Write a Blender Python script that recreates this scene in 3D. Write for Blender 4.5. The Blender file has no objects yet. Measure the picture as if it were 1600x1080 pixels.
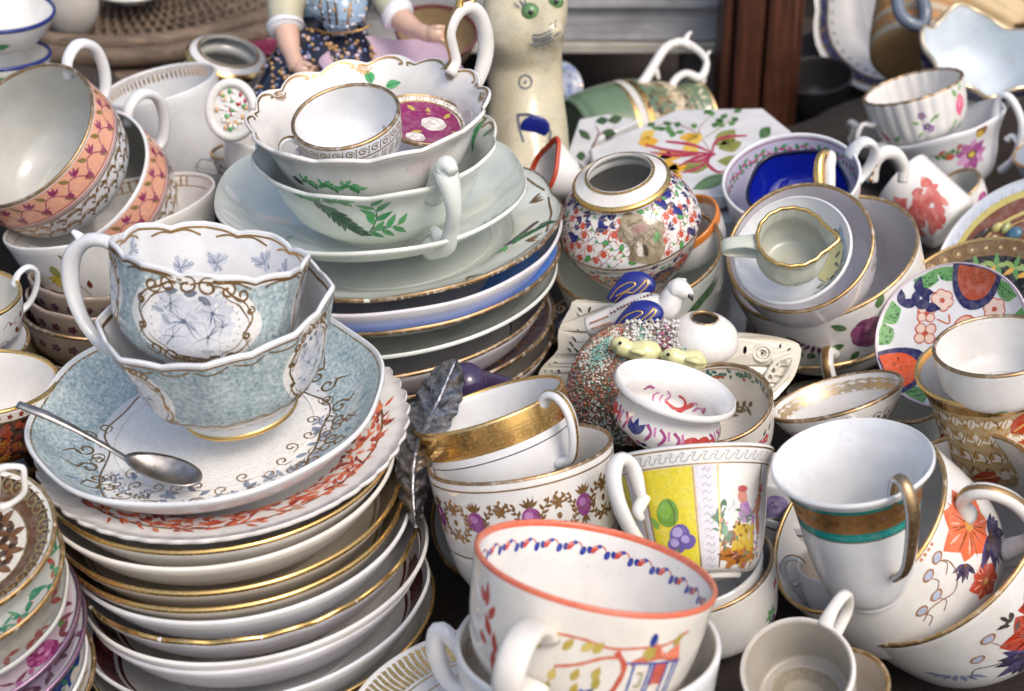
import bpy, math, random
import numpy as np
from mathutils import Vector, Matrix
from mathutils.geometry import tessellate_polygon
random.seed(7); RNG = np.random.default_rng(7)
sc = bpy.context.scene
COL = sc.collection
PI = math.pi
# ---------------------------------------------------------------- camera
F = 2537.0                       # focal length in pixels of the 1600 px wide photograph
CAMZ = 0.48
PITCH = math.radians(28)
cam_d = bpy.data.cameras.new('camera'); cam = bpy.data.objects.new('camera', cam_d); COL.objects.link(cam)
cam.location = (0, 0, CAMZ); cam.rotation_euler = (PI/2 - PITCH, 0, 0)
cam_d.sensor_width = 36; cam_d.lens = 36*F/1600; cam_d.clip_start = 0.02; cam_d.clip_end = 100
cam_d.dof.use_dof = True; cam_d.dof.focus_distance = 0.735; cam_d.dof.aperture_fstop = 11
sc.camera = cam
# ---------------------------------------------------------------- sky, sun, exposure
SUN_EL, SUN_ROT = math.radians(50), math.radians(145)
world = bpy.data.worlds.new("World"); sc.world = world; world.use_nodes = True
wn = world.node_tree; bg = wn.nodes['Background']
sky = wn.nodes.new('ShaderNodeTexSky'); sky.sky_type = 'NISHITA'; sky.sun_disc = False
sky.sun_elevation = SUN_EL; sky.sun_rotation = SUN_ROT
sky.air_density = 1.0; sky.dust_density = 4.0; sky.ozone_density = 0.6
wn.links.new(sky.outputs[0], bg.inputs[0]); bg.inputs[1].default_value = 0.15
sun_d = bpy.data.lights.new('sun', 'SUN'); sun = bpy.data.objects.new('sun', sun_d); COL.objects.link(sun)
sun_d.energy = 0.8; sun_d.angle = math.radians(20); sun_d.color = (1.0, 0.955, 0.89)
sdir = Vector((math.sin(SUN_ROT)*math.cos(SUN_EL), math.cos(SUN_ROT)*math.cos(SUN_EL), math.sin(SUN_EL)))
sun.rotation_euler = sdir.to_track_quat('Z', 'Y').to_euler()
sc.view_settings.view_transform = 'Standard'; sc.view_settings.look = 'None'
sc.view_settings.exposure = 0.55; sc.view_settings.gamma = 1.0
# ---------------------------------------------------------------- picture geometry helpers
CW = Vector((0, 0, CAMZ)); sP, cP = math.sin(PITCH), math.cos(PITCH)
RIGHT = Vector((1, 0, 0)); UP = Vector((0, sP, cP)); FWD = Vector((0, cP, -sP))
def pt(px, py, D):               # the point seen at a pixel, D metres in front of the lens
    px, py, D = float(px), float(py), float(D)
    return CW + D*(FWD + RIGHT*((px-800)/F) + UP*(-(py-540)/F))
def on_z(px, py, z):             # the point seen at a pixel on the level z
    px, py = float(px), float(py)
    d = FWD + RIGHT*((px-800)/F) + UP*(-(py-540)/F)
    return CW + d*((z-CAMZ)/d.z)
def frame_at(C):
    w = (CW-C).normalized()
    up = (UP - w*UP.dot(w)).normalized(); ri = up.cross(w).normalized()
    return w, ri, up
def lin(h):
    h = h.lstrip('#'); c = [int(h[i:i+2], 16)/255 for i in (0, 2, 4)]
    return tuple((x/12.92 if x <= .04045 else ((x+.055)/1.055)**2.4) for x in c)
# ---------------------------------------------------------------- materials
MATS = {}
def newmat(name):
    m = bpy.data.materials.new(name); m.use_nodes = True
    nt = m.node_tree; return m, nt, nt.nodes['Principled BSDF']
def N(nt, t, **k):
    n = nt.nodes.new(t)
    for a, b in k.items(): setattr(n, a, b)
    return n
def noise(nt, scale, detail=3, rough=.6, coord='Object'):
    tc = N(nt, 'ShaderNodeTexCoord'); n = N(nt, 'ShaderNodeTexNoise')
    oi = N(nt, 'ShaderNodeObjectInfo'); ad = N(nt, 'ShaderNodeVectorMath', operation='ADD')
    nt.links.new(tc.outputs[coord], ad.inputs[0]); nt.links.new(oi.outputs['Random'], ad.inputs[1])
    n.inputs['Scale'].default_value = scale; n.inputs['Detail'].default_value = detail; n.inputs['Roughness'].default_value = rough
    nt.links.new(ad.outputs[0], n.inputs['Vector']); return n.outputs['Fac']
def ramp(nt, src, stops):
    r = N(nt, 'ShaderNodeValToRGB'); e = r.color_ramp.elements
    while len(e) < len(stops): e.new(.5)
    for q, (p, c) in zip(e, stops): q.position = p; q.color = (*c, 1) if len(c) == 3 else c
    nt.links.new(src, r.inputs[0]); return r.outputs[0]
def mix(nt, fac, a, b, mode='MIX'):
    m = N(nt, 'ShaderNodeMix', data_type='RGBA', blend_type=mode)
    for i, v in ((0, fac), (6, a), (7, b)):
        if hasattr(v, 'links'): nt.links.new(v, m.inputs[i])
        elif i == 0: m.inputs[0].default_value = v
        else: m.inputs[i].default_value = (*v, 1)
    return m.outputs[2]
def bump(nt, b, h, s, dist=.0005):
    n = N(nt, 'ShaderNodeBump'); n.inputs['Strength'].default_value = s; n.inputs['Distance'].default_value = dist
    nt.links.new(h, n.inputs['Height']); nt.links.new(n.outputs[0], b.inputs['Normal'])
def glaze(name, rgb, rough=.06, dirt=.25, crackle=0, var=.06, coat=0):
    if name in MATS: return MATS[name]
    m, nt, b = newmat(name)
    n1 = noise(nt, 35, 4)
    dk = tuple(max(0, c*(1-var*3)) for c in rgb); wm = (rgb[0]*.97, rgb[1]*.9, rgb[2]*.78)
    c = ramp(nt, n1, [(.3, dk), (.6, rgb)])
    n2 = noise(nt, 420, 5, .7)
    f2 = ramp(nt, n2, [(.60, (0, 0, 0)), (.78, (dirt, dirt, dirt))])
    c = mix(nt, f2, c, (rgb[0]*.42, rgb[1]*.36, rgb[2]*.28))
    n4 = noise(nt, 90, 4, .65); f4 = ramp(nt, n4, [(.5, (0, 0, 0)), (.8, (dirt*1.1,)*3)])
    c = mix(nt, f4, c, wm)
    if crackle:
        tc = N(nt, 'ShaderNodeTexCoord'); v = N(nt, 'ShaderNodeTexVoronoi', feature='DISTANCE_TO_EDGE'); v.inputs['Scale'].default_value = crackle
        nt.links.new(tc.outputs['Object'], v.inputs['Vector'])
        f3 = ramp(nt, v.outputs['Distance'], [(0, (.45, .45, .45)), (.05, (0, 0, 0))])
        c = mix(nt, f3, c, (rgb[0]*.45, rgb[1]*.4, rgb[2]*.3))
    nt.links.new(c, b.inputs['Base Color'])
    b.inputs['Roughness'].default_value = rough; b.inputs['IOR'].default_value = 1.56
    rr = ramp(nt, n4, [(.35, (rough,)*3), (.8, (rough+.10,)*3)]); nt.links.new(rr, b.inputs['Roughness'])
    bump(nt, b, n1, .2, .0010)
    MATS[name] = m; return m
def paintmat():
    if 'enamel_paint' in MATS: return MATS['enamel_paint']
    m, nt, b = newmat('enamel_paint')
    a = N(nt, 'ShaderNodeAttribute', attribute_name='Col')
    n1 = noise(nt, 650, 4, .7); f = ramp(nt, n1, [(.3, (.86, .86, .86)), (.7, (1.1, 1.1, 1.1))])
    c = mix(nt, 1.0, a.outputs['Color'], f, 'MULTIPLY')
    n3 = noise(nt, 260, 3, .6); f3 = ramp(nt, n3, [(.45, (0, 0, 0)), (.75, (.12, .12, .12))]); c = mix(nt, f3, c, (.74, .72, .68))
    n2 = noise(nt, 1500, 3, .7); f2 = ramp(nt, n2, [(.64, (0, 0, 0)), (.76, (.22, .22, .22))])
    c = mix(nt, f2, c, (.72, .7, .66))
    nt.links.new(c, b.inputs['Base Color']); b.inputs['Roughness'].default_value = .16
    MATS['enamel_paint'] = m; return m
def goldmat(name='worn_gilding', rgb=(.68, .42, .15), rough=.17, wear=.5, under=(.30, .17, .07), scale=700):
    if name in MATS: return MATS[name]
    m, nt, b = newmat(name)
    n1 = noise(nt, scale, 6, .8)
    w = ramp(nt, n1, [(.50, (0, 0, 0)), (.70, (wear,)*3)])
    c = mix(nt, w, rgb, under)
    nt.links.new(c, b.inputs['Base Color'])
    mm = ramp(nt, n1, [(.50, (1, 1, 1)), (.70, (1-wear,)*3)]); nt.links.new(mm, b.inputs['Metallic'])
    rr = ramp(nt, n1, [(.3, (rough,)*3), (.7, (rough+.2,)*3)]); nt.links.new(rr, b.inputs['Roughness'])
    bump(nt, b, noise(nt, 500, 2), .12, .0003)
    MATS[name] = m; return m
def mottled(name, a, b_, c_, scale=700):
    if name in MATS: return MATS[name]
    m, nt, b = newmat(name)
    n1 = noise(nt, scale, 5, .8); n2 = noise(nt, scale*.25, 3, .6)
    c = ramp(nt, n1, [(.36, a), (.50, b_), (.66, c_)])
    c = mix(nt, ramp(nt, n2, [(.35, (0, 0, 0)), (.75, (.4, .4, .4))]), c, c_)
    nt.links.new(c, b.inputs['Base Color']); b.inputs['Roughness'].default_value = .14
    MATS[name] = m; return m
def plainmat(name, rgb, rough=.5, metal=0, nscale=200, var=.3, bmp=.3, trans=0):
    if name in MATS: return MATS[name]
    m, nt, b = newmat(name)
    n1 = noise(nt, nscale, 5, .65)
    c = ramp(nt, n1, [(.3, tuple(x*(1-var) for x in rgb)), (.7, tuple(min(1, x*(1+var)) for x in rgb))])
    nt.links.new(c, b.inputs['Base Color']); b.inputs['Roughness'].default_value = rough; b.inputs['Metallic'].default_value = metal
    if trans: b.inputs['Transmission Weight'].default_value = trans
    bump(nt, b, n1, bmp, .0008)
    MATS[name] = m; return m
def woodmat(name, a, b_, rough=.6, axis='Z', scale=18, dist=.001):
    if name in MATS: return MATS[name]
    m, nt, b = newmat(name)
    tc = N(nt, 'ShaderNodeTexCoord'); mp = N(nt, 'ShaderNodeMapping')
    s = {'X': (.06, 1, 1), 'Y': (1, .06, 1), 'Z': (1, 1, .06)}[axis]; mp.inputs['Scale'].default_value = s
    nt.links.new(tc.outputs['Object'], mp.inputs[0])
    n = N(nt, 'ShaderNodeTexNoise'); n.inputs['Scale'].default_value = scale*12; n.inputs['Detail'].default_value = 6; n.inputs['Roughness'].default_value = .7
    nt.links.new(mp.outputs[0], n.inputs['Vector'])
    n2 = noise(nt, 25, 3)
    c = ramp(nt, n.outputs['Fac'], [(.35, a), (.62, b_)])
    c = mix(nt, ramp(nt, n2, [(.4, (0, 0, 0)), (.7, (.55, .55, .55))]), c, tuple(x*.45 for x in a))
    nt.links.new(c, b.inputs['Base Color']); b.inputs['Roughness'].default_value = rough
    bump(nt, b, n.outputs['Fac'], .5, dist)
    MATS[name] = m; return m
WHITE = lambda: glaze('white_porcelain', (.745, .73, .70), dirt=.5)
COOL = lambda: glaze('cool_white_porcelain', (.705, .715, .725), dirt=.42)
WARM = lambda: glaze('warm_white_porcelain', (.76, .72, .655), dirt=.35)
GREENISH = lambda: glaze('pale_celadon_porcelain', (.70, .74, .68), dirt=.2)
CREAM = lambda: glaze('cream_earthenware', (.66, .60, .46), dirt=.45, crackle=260)
GREY = lambda: glaze('grey_stained_shaded_porcelain', (.52, .52, .49), dirt=.6)
SEPIA = lambda: glaze('tea_stained_porcelain', (.58, .52, .44), dirt=.6)
LILAC = lambda: glaze('lilac_white_porcelain', (.68, .66, .69), dirt=.35)
GOLD = lambda: goldmat()
BGOLD = lambda: goldmat('bright_gilding', (.80, .52, .19), .14, .3)
BROWN = lambda: goldmat('brown_gilt_line', (.46, .28, .12), .32, .8, (.22, .12, .05))
RIMG = lambda: goldmat('rubbed_gilt_rim', (.56, .36, .15), .28, 1.0, (.62, .58, .52), scale=260)
RIMB = lambda: goldmat('rubbed_brown_rim', (.40, .26, .13), .32, 1.0, (.60, .57, .52), scale=240)
# ---------------------------------------------------------------- objects
def tag(o, label=None, cat=None, group=None, kind=None):
    if label: o['label'] = label
    if cat: o['category'] = cat
    if group: o['group'] = group
    if kind: o['kind'] = kind
    return o
def mesh_obj(name, verts, faces, mat, parent=None, smooth=True, cols=None, matidx=None, mats=None, world=None):
    me = bpy.data.meshes.new(name)
    me.from_pydata([tuple(map(float, v)) for v in verts], [], faces)
    for m in (mats or [mat]): me.materials.append(m)
    if matidx is not None: me.polygons.foreach_set('material_index', matidx)
    me.polygons.foreach_set('use_smooth', [bool(smooth)]*len(me.polygons))
    if cols is not None:
        ca = me.color_attributes.new('Col', 'FLOAT_COLOR', 'POINT')
        ca.data.foreach_set('color', np.c_[np.asarray(cols, float), np.ones(len(cols))].ravel())
    me.update()
    o = bpy.data.objects.new(name, me); COL.objects.link(o)
    if parent: o.parent = parent
    if world is not None: o.matrix_world = world
    return o
def empty(name, M, label, cat, group=None):
    o = bpy.data.objects.new(name, None); COL.objects.link(o); o.matrix_world = M; o.empty_display_size = .01
    tag(o, label, cat, group); return o
def cr(P, n):                    # Catmull-Rom curve through points, n samples even in arc length
    P = np.asarray(P, float); Q = np.vstack([2*P[0]-P[1], P, 2*P[-1]-P[-2]]); out = []
    K = 24
    for i in range(len(P)-1):
        p0, p1, p2, p3 = Q[i:i+4]
        t = np.linspace(0, 1, K, endpoint=(i == len(P)-2))[:, None]
        out.append(.5*((2*p1)+(-p0+p2)*t+(2*p0-5*p1+4*p2-p3)*t*t+(-p0+3*p1-3*p2+p3)*t**3))
    C = np.vstack(out); d = np.r_[0, np.cumsum(np.linalg.norm(np.diff(C[:, :], axis=0), axis=1))]
    s = np.linspace(0, d[-1], n)
    return np.stack([np.interp(s, d, C[:, k]) for k in range(C.shape[1])], 1)
def grid_faces(nr, nc, wrap=True, off=0):
    f = []
    for i in range(nr-1):
        for j in range(nc if wrap else nc-1):
            k = (j+1) % nc
            f.append((off+i*nc+j, off+i*nc+k, off+(i+1)*nc+k, off+(i+1)*nc+j))
    return f
PROF = {
 'bowlcup': [(0, .06), (.3, .06), (.55, .12), (.76, .3), (.89, .6), (1, 1)],
 'bute': [(0, .05), (.4, .05), (.68, .09), (.86, .24), (.94, .5), (.98, .8), (1, 1)],
 'can': [(0, .03), (.7, .03), (.88, .07), (.93, .2), (.96, .6), (1, 1)],
 'flare': [(0, .07), (.36, .07), (.62, .16), (.76, .4), (.82, .7), (.9, .9), (1, 1)],
 'tall': [(0, .04), (.38, .04), (.58, .1), (.7, .25), (.78, .5), (.86, .8), (1, 1)],
 'tulip': [(0, .07), (.3, .07), (.55, .13), (.78, .32), (.84, .55), (.87, .8), (1, 1)],
 'saucer': [(0, .22), (.4, .22), (.56, .27), (.78, .5), (.92, .8), (1, 1)],
 'stk': [(0, .08), (.5, .08), (.68, .13), (.85, .42), (.94, .74), (1, 1)],
 'deep': [(0, .16), (.36, .16), (.58, .24), (.8, .5), (.93, .8), (1, 1)],
 'plate': [(0, .25), (.55, .25), (.66, .38), (.72, .55), (.86, .75), (1, 1)],
 'pot': [(0, .06), (.5, .06), (.75, .14), (.93, .4), (.9, .68), (.82, .82), (1, 1)],
}
VESSELS = []
class Vessel:
    def __init__(s, kind, label, cat, E, D, prof, H, mat, inmat=None, t=.0017, foot=(.45, .06), hdir=90, handles=(),
                 mod=None, group=None, nu=112, body='bowl', rim=None, rimw=.0011, footmat=None, ns=30, R=None, C=None, n=None):
        cx, cy, a, ratio, phi = E
        s.C = pt(cx, cy, D) if C is None else C
        s.R = a*D/F if R is None else R
        w, ri, up = frame_at(s.C); ph = math.radians(phi)
        img = lambda deg: ri*math.sin(math.radians(deg)) + up*math.cos(math.radians(deg))
        s.n = (w*ratio + img(phi)*math.sqrt(1-ratio*ratio)).normalized() if n is None else n
        g = img(hdir); x = g - w*(s.n.dot(g)/s.n.dot(w) if abs(s.n.dot(w)) > .03 else 0)
        x = (x - s.n*x.dot(s.n)).normalized(); y = s.n.cross(x)
        s.H = H*s.R
        B = s.C - s.n*s.H
        M = Matrix((x, y, s.n)).transposed().to_4x4(); M.translation = B; s.M = M
        s.thv = math.atan2(w.dot(y), w.dot(x)); s.mod = mod; s.t = t
        s.e = empty(kind, M, label, cat, group)
        P = PROF[prof] if isinstance(prof, str) else prof
        P = [(r*s.R, z*s.H) for r, z in P]
        c = cr(P, 240)[::-1]; c[:, 0] = np.maximum(c[:, 0], 0)
        d = np.r_[0, np.cumsum(np.linalg.norm(np.diff(c, axis=0), axis=1))]
        tg = np.gradient(c, d, axis=0); nn = np.stack([-tg[:, 1], tg[:, 0]], 1)    # outward normal (from rim down: tangent goes down)
        nn /= np.linalg.norm(nn, axis=1)[:, None]
        s.L = d[-1]; s.out_s, s.out = d, c
        ic = c - nn*t; ic[:, 0] = np.where(ic[:, 0] < 0, 0, ic[:, 0])
        di = np.r_[0, np.cumsum(np.linalg.norm(np.diff(ic, axis=0), axis=1))]; s.in_s, s.inn = di, ic; s.Li = di[-1]
        # mesh
        th = np.linspace(0, 2*PI, nu, endpoint=False); rows = []; no = ns
        q = np.linspace(0, 1, no)**.9
        for k in q[::-1]: rows.append(s.pos('out', th, np.full(nu, k*s.L)))
        for a_ in (.25, .5, .75):
            p0 = s.pos('out', th, np.zeros(nu)); p1 = s.pos('in', th, np.zeros(nu))
            r_ = .5*(p0+p1)+ (p0-p1)*.5*math.cos(a_*PI); r_[:, 2] += t*.5*math.sin(a_*PI); rows.append(r_)
        for k in q: rows.append(s.pos('in', th, np.full(nu, k*s.Li)))
        V = np.vstack(rows); nr = len(rows); Fc = grid_faces(nr, nu)
        mi = [0]*(nu*(no+1)) + [1]*(len(Fc)-nu*(no+1))
        s.body = mesh_obj(body, V, Fc, mat, s.e, mats=[mat, inmat or mat], matidx=mi)
        if foot:
            fr, fh = foot[0]*s.R, foot[1]*s.H
            wd = .035*s.R+.0008; zz = fh+.0015+(P[1][1]-fh if P[1][1] > fh else 0)
            prof_ = [(fr-wd*1.4, zz), (fr-wd, fh*.3), (fr-wd*.6, 0), (fr+wd*.6, 0), (fr+wd, fh*.3), (fr+wd*1.5, zz+.0006)]
            rr = [np.c_[r*np.cos(th[::2]), r*np.sin(th[::2]), np.full(nu//2, z)] for r, z in cr(prof_, 11)]
            mesh_obj('foot_ring', np.vstack(rr), grid_faces(len(rr), nu//2), mat, s.e)
        s.dec = {}
        if rim: s.rimband({'worn_gilding': RIMG, 'brown_gilt_line': RIMB}.get(rim.name, lambda: rim)(), rimw*.55, rimw*.7)
        for h in handles: s.handle(**h, mat=h.get('m', mat)) if 'm' not in h else s.handle(**{k: v for k, v in h.items() if k != 'm'}, mat=h['m'])
        VESSELS.append(s)
    def pos(s, side, th, q):
        S, c, L = (s.out_s, s.out, s.L) if side == 'out' else (s.in_s, s.inn, s.Li)
        r = np.interp(q, S, c[:, 0]); z = np.interp(q, S, c[:, 1])
        if s.mod is not None:
            ht = np.clip(1-q/L, 0, 1); mr, mz = s.mod(th-s.thv, ht)
            r = r*(1+mr); z = z+mz*s.R
        return np.stack([r*np.cos(th), r*np.sin(th), z], 1)
    def posn(s, side, th, q, off=0):
        p = s.pos(side, th, q); e = 1e-4
        a = s.pos(side, th+.004, q)-s.pos(side, th-.004, q); b = s.pos(side, th, q+e)-s.pos(side, th, np.maximum(q-e, 0))
        n = np.cross(b, a) if side == 'out' else np.cross(a, b)
        n /= np.linalg.norm(n, axis=1)[:, None]+1e-12
        return p+n*np.reshape(off, (-1, 1)), n
    def rimband(s, mat, wo, wi, name='gilt_rim', off=.00011, nu=144):
        th = np.linspace(0, 2*PI, nu, endpoint=False); one = np.ones(nu); rows = []
        for k in (1, .5, .04): rows.append(s.posn('out', th, one*wo*k, off)[0])
        p0 = s.pos('out', th, one*0); p1 = s.pos('in', th, one*0)
        for a_ in (.25, .5, .75):
            r_ = .5*(p0+p1)+(p0-p1)*(.5+off/s.t)*math.cos(a_*PI); r_[:, 2] += (s.t*.5+off)*math.sin(a_*PI); rows.append(r_)
        for k in (.04, .5, 1): rows.append(s.posn('in', th, one*wi*k, off)[0])
        return mesh_obj(name, np.vstack(rows), grid_faces(len(rows), nu), mat, s.e)
    def handle(s, pts, w=.05, th=.035, mat=None, name='handle', gold=None, goldw=.5, n=34, ring=12, closed=False, ang=0, taper=None):
        P = np.array(pts, float)*s.R
        c = cr(P, n); R = s.R; c3 = np.c_[c[:, 0], np.zeros(n), c[:, 1]]
        tg = np.gradient(c3, axis=0); tg /= np.linalg.norm(tg, axis=1)[:, None]
        side = np.array([0, 1, 0.]); nr = np.cross(tg, side)
        ww = np.full(n, w*R); hh = np.full(n, th*R)
        if taper is None: taper = [1.4, 1, 1, 1, 1, 1, 1.4]
        if taper is not None:
            k = np.interp(np.linspace(0, 1, n), np.linspace(0, 1, len(taper)), taper); ww = ww*k; hh = hh*k
        a = np.linspace(0, 2*PI, ring, endpoint=False); V = []
        for i in range(n): V.append(c3[i] + np.outer(np.cos(a), side)*ww[i] + np.outer(np.sin(a), nr[i])*hh[i])
        ca, sa = math.cos(math.radians(ang)), math.sin(math.radians(ang)); Rm = np.array([[ca, -sa, 0], [sa, ca, 0], [0, 0, 1]])
        V = np.vstack(V)@Rm.T
        Fc = grid_faces(n, ring) + [tuple(range(ring))[::-1], tuple(range((n-1)*ring, n*ring))]
        h = mesh_obj(name, V, Fc, mat, s.e)
        if gold is not None:
            for sg in (1, -1):
                V = []
                for i in range(n):
                    for k in np.linspace(-1, 1, 5)*goldw:
                        A = math.pi/2*sg + k
                        V.append(c3[i]+side*math.cos(A)*(ww[i]+.00015)+nr[i]*math.sin(A)*(hh[i]+.00015))
                if sg == 1 or gold[1]: mesh_obj('gilt_line', (np.array(V))@Rm.T, grid_faces(n, 5, wrap=False), gold[0], h)
        return h
    def br(s, side='out', ang=0, y=0, mode='wrap', rot=0):
        return Brush(s, side, ang, y, mode, rot)
    def band(s, side, s0, s1, key='paint', col='#ffffff', lay=0, nu=144, a0=0, a1=360):
        """ring band between arc lengths s0,s1 (mm below the rim)"""
        s0, s1 = s0/1000, s1/1000; nrw = max(2, int(abs(s1-s0)/.0012)+2); full = a1-a0 >= 360
        th = np.radians(np.linspace(a0, a1, nu, endpoint=not full))
        if not full: th = th + s.thv + (0 if side == 'out' else PI)
        q = np.linspace(s0, s1, nrw); T, Q = np.meshgrid(th, q); V = np.stack([T.ravel(), Q.ravel()], 1)
        s.add(key, side, V, grid_faces(nrw, nu, wrap=full), col, lay)
    def add(s, key, side, V, Fc, col, lay):
        d = s.dec.setdefault(key, dict(V={'in': [], 'out': []}, n=0, F=[], parts=[]))
        d['parts'].append((side, V, Fc, lin(col) if isinstance(col, str) else col, lay))
    def finish(s, names):
        for key, d in s.dec.items():
            Vs, Fs, Cs, off = [], [], [], 0
            for side, V, Fc, col, lay in d['parts']:
                p, _ = s.posn(side, V[:, 0], np.clip(V[:, 1], 0, s.L*.995), .00008+lay*.000035)
                Vs.append(p); Fs += [tuple(i+off for i in f) for f in Fc]; Cs.append(np.tile(col, (len(V), 1))); off += len(V)
            nm, mat = names[key]
            o_ = mesh_obj(nm, np.vstack(Vs), Fs, mat(), s.e, cols=np.vstack(Cs))
            if len(d['parts']) > 1: o_['kind'] = 'stuff'
class Brush:
    """paints flat strokes, in mm, on a surface: x to the viewer's right, y up"""
    def __init__(s, v, side, ang, y, mode, rot):
        s.v, s.side, s.mode = v, side, mode
        if mode == 'wrap':
            s.s0 = -y/1000; s.th0 = v.thv+(0 if side == 'out' else PI)+math.radians(ang)*(1 if side == 'out' else -1)
            S, c = (v.out_s, v.out) if side == 'out' else (v.in_s, v.inn)
            s.r0 = max(.3*v.R, np.interp(s.s0, S, c[:, 0]))
        s.rot = math.radians(rot)
    def map(s, P):
        P = np.asarray(P, float)/1000*getattr(s, 'sc', 1); c, q = math.cos(s.rot), math.sin(s.rot); P = P@np.array([[c, q], [-q, c]])
        if s.mode == 'wrap':
            th = s.th0 + (P[:, 0] if s.side == 'out' else -P[:, 0])/s.r0; return np.stack([th, s.s0-P[:, 1]], 1)
        r = np.hypot(P[:, 0], P[:, 1]); th = s.v.thv+PI/2+np.arctan2(P[:, 1], P[:, 0])
        cc, S = (s.v.inn, s.v.in_s) if s.side == 'in' else (s.v.out, s.v.out_s)
        return np.stack([th, np.interp(-r, -cc[:, 0], S)], 1)
    def emit(s, P, Fc, col, lay, key): s.v.add(key, s.side, s.map(P), Fc, col, lay)
    def fill(s, P, col, lay=0, key='paint', step=1.8):
        P = np.asarray(P, float); c = P.mean(0); mx = np.abs(P-c).max(); kk = len(P)
        if kk > 4 and mx > .8:
            t = np.arange(kk)/kk*2*PI; q = RNG.uniform(0, 6.28, 3); am = min(.04, .3/mx); P = c+(P-c)*(1+am*(np.sin(2*t+q[0])+np.sin(3*t+q[1])*.8+(np.sin(7*t+q[2])*.4 if kk > 20 else 0)))[:, None]
        n = max(1, int(mx/step+.5)); k = len(P); V = [c[None]]
        for i in range(1, n+1): V.append(c+(P-c)*i/n)
        V = np.vstack(V); Fc = [(0, 1+j, 1+(j+1) % k) for j in range(k)]
        for i in range(n-1):
            o = 1+i*k; Fc += [(o+j, o+k+j, o+k+(j+1) % k, o+(j+1) % k) for j in range(k)]
        s.emit(V, Fc, col, lay, key)
    def line(s, P, w, col='#6a4a20', lay=1, key='paint', tap=(1, 1), n=None, closed=False):
        P = np.asarray(P, float)
        if closed: P = np.vstack([P, P[:1]])
        L = np.linalg.norm(np.diff(P, axis=0), axis=1).sum(); n = n or max(4, min(60, int(L/1.1)+3))
        C = cr(P, n) if len(P) > 2 else np.stack([np.linspace(P[0, k], P[-1, k], n) for k in (0, 1)], 1)
        t = np.gradient(C, axis=0); t /= np.linalg.norm(t, axis=1)[:, None]+1e-9; nn = np.stack([-t[:, 1], t[:, 0]], 1)
        u = np.linspace(0, 1, n); ww = w*.5*np.interp(u, [0, .5, 1], [tap[0], 1, tap[1]])[:, None]*(1+.12*np.sin(u*L*1.1+RNG.uniform(0, 6))[:, None])
        V = np.vstack([C+nn*ww, C-nn*ww]); Fc = [(i, i+1, n+i+1, n+i) for i in range(n-1)]
        s.emit(V, Fc, col, lay, key)
    # ---- motifs
    def ell(s, x, y, a, b=None, ang=0, col='#a04060', lay=1, key='paint', n=14):
        b = b or a; t = np.linspace(0, 2*PI, n, endpoint=False); A = math.radians(ang)
        P = np.stack([a*np.cos(t), b*np.sin(t)], 1); R = np.array([[math.cos(A), math.sin(A)], [-math.sin(A), math.cos(A)]])
        s.fill(P@R+[x, y], col, lay, key)
    def leaf(s, x, y, l, w, ang, col='#3c7a3c', lay=1, vein=None, key='paint', n=9):
        t = np.linspace(0, 1, n); up = np.stack([t*l, w*.5*np.sin(PI*t**.8)], 1); dn = np.stack([t[::-1]*l, -w*.5*np.sin(PI*t[::-1]**.8)], 1)[1:-1]
        A = math.radians(ang); R = np.array([[math.cos(A), math.sin(A)], [-math.sin(A), math.cos(A)]])
        s.fill(np.vstack([up, dn])@R+[x, y], col, lay, key)
        if vein: s.line([(x+math.cos(A)*l*.1, y+math.sin(A)*l*.1), (x+math.cos(A)*l*.9, y+math.sin(A)*l*.9)], w*.1, vein, lay+1)
    def flower(s, x, y, r, n=5, col='#d06080', mid='#e8c040', lay=1, rot=0, w=.75, edge=None):
        for i in range(n):
            A = 360*i/n+rot
            if edge: s.leaf(x, y, r*1.1, r*w*1.15, A, edge, lay)
            s.leaf(x, y, r, r*w, A, col, lay+(1 if edge else 0))
        if mid: s.ell(x, y, r*.22, col=mid, lay=lay+2)
    def rose(s, x, y, r, cols=('#8a2a6a', '#b85a94', '#d897bd'), lay=1, rot=0):
        for i in range(7):
            A = math.radians(360*i/7+rot); s.ell(x+math.cos(A)*r*.55, y+math.sin(A)*r*.55, r*.48, r*.36, math.degrees(A)+90, cols[i % 2], lay)
        for i in range(5):
            A = math.radians(72*i+20+rot); s.ell(x+math.cos(A)*r*.28, y+math.sin(A)*r*.28, r*.32, r*.2, math.degrees(A)+90, cols[(i+1) % 3], lay+1)
        s.ell(x, y, r*.2, r*.16, 0, cols[0], lay+2)
        for i in range(4):
            a0 = math.radians(90*i+rot); s.line([(x+math.cos(a0+k)*r*(.4+.06*i), y+math.sin(a0+k)*r*(.4+.06*i)) for k in (0, .4, .8, 1.2)], r*.07, cols[0], lay+3, tap=(.2, .2))
    def scroll(s, x, y, r, ang=0, turns=1.1, w=.5, key='gold', flip=1, lay=2, col='#6a4a20', tail=0):
        k = np.linspace(0, 1, 14); t = k*turns*2*PI; rr = r*(1-.78*k); A = math.radians(ang)
        P = np.stack([rr*np.cos(flip*t), rr*np.sin(flip*t)], 1)
        if tail: P = np.vstack([[[r, -flip*tail]], P])
        R = np.array([[math.cos(A), math.sin(A)], [-math.sin(A), math.cos(A)]]); s.line(P@R+[x, y], w, col, lay, key, tap=(.6, 1.2), n=26)
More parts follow.
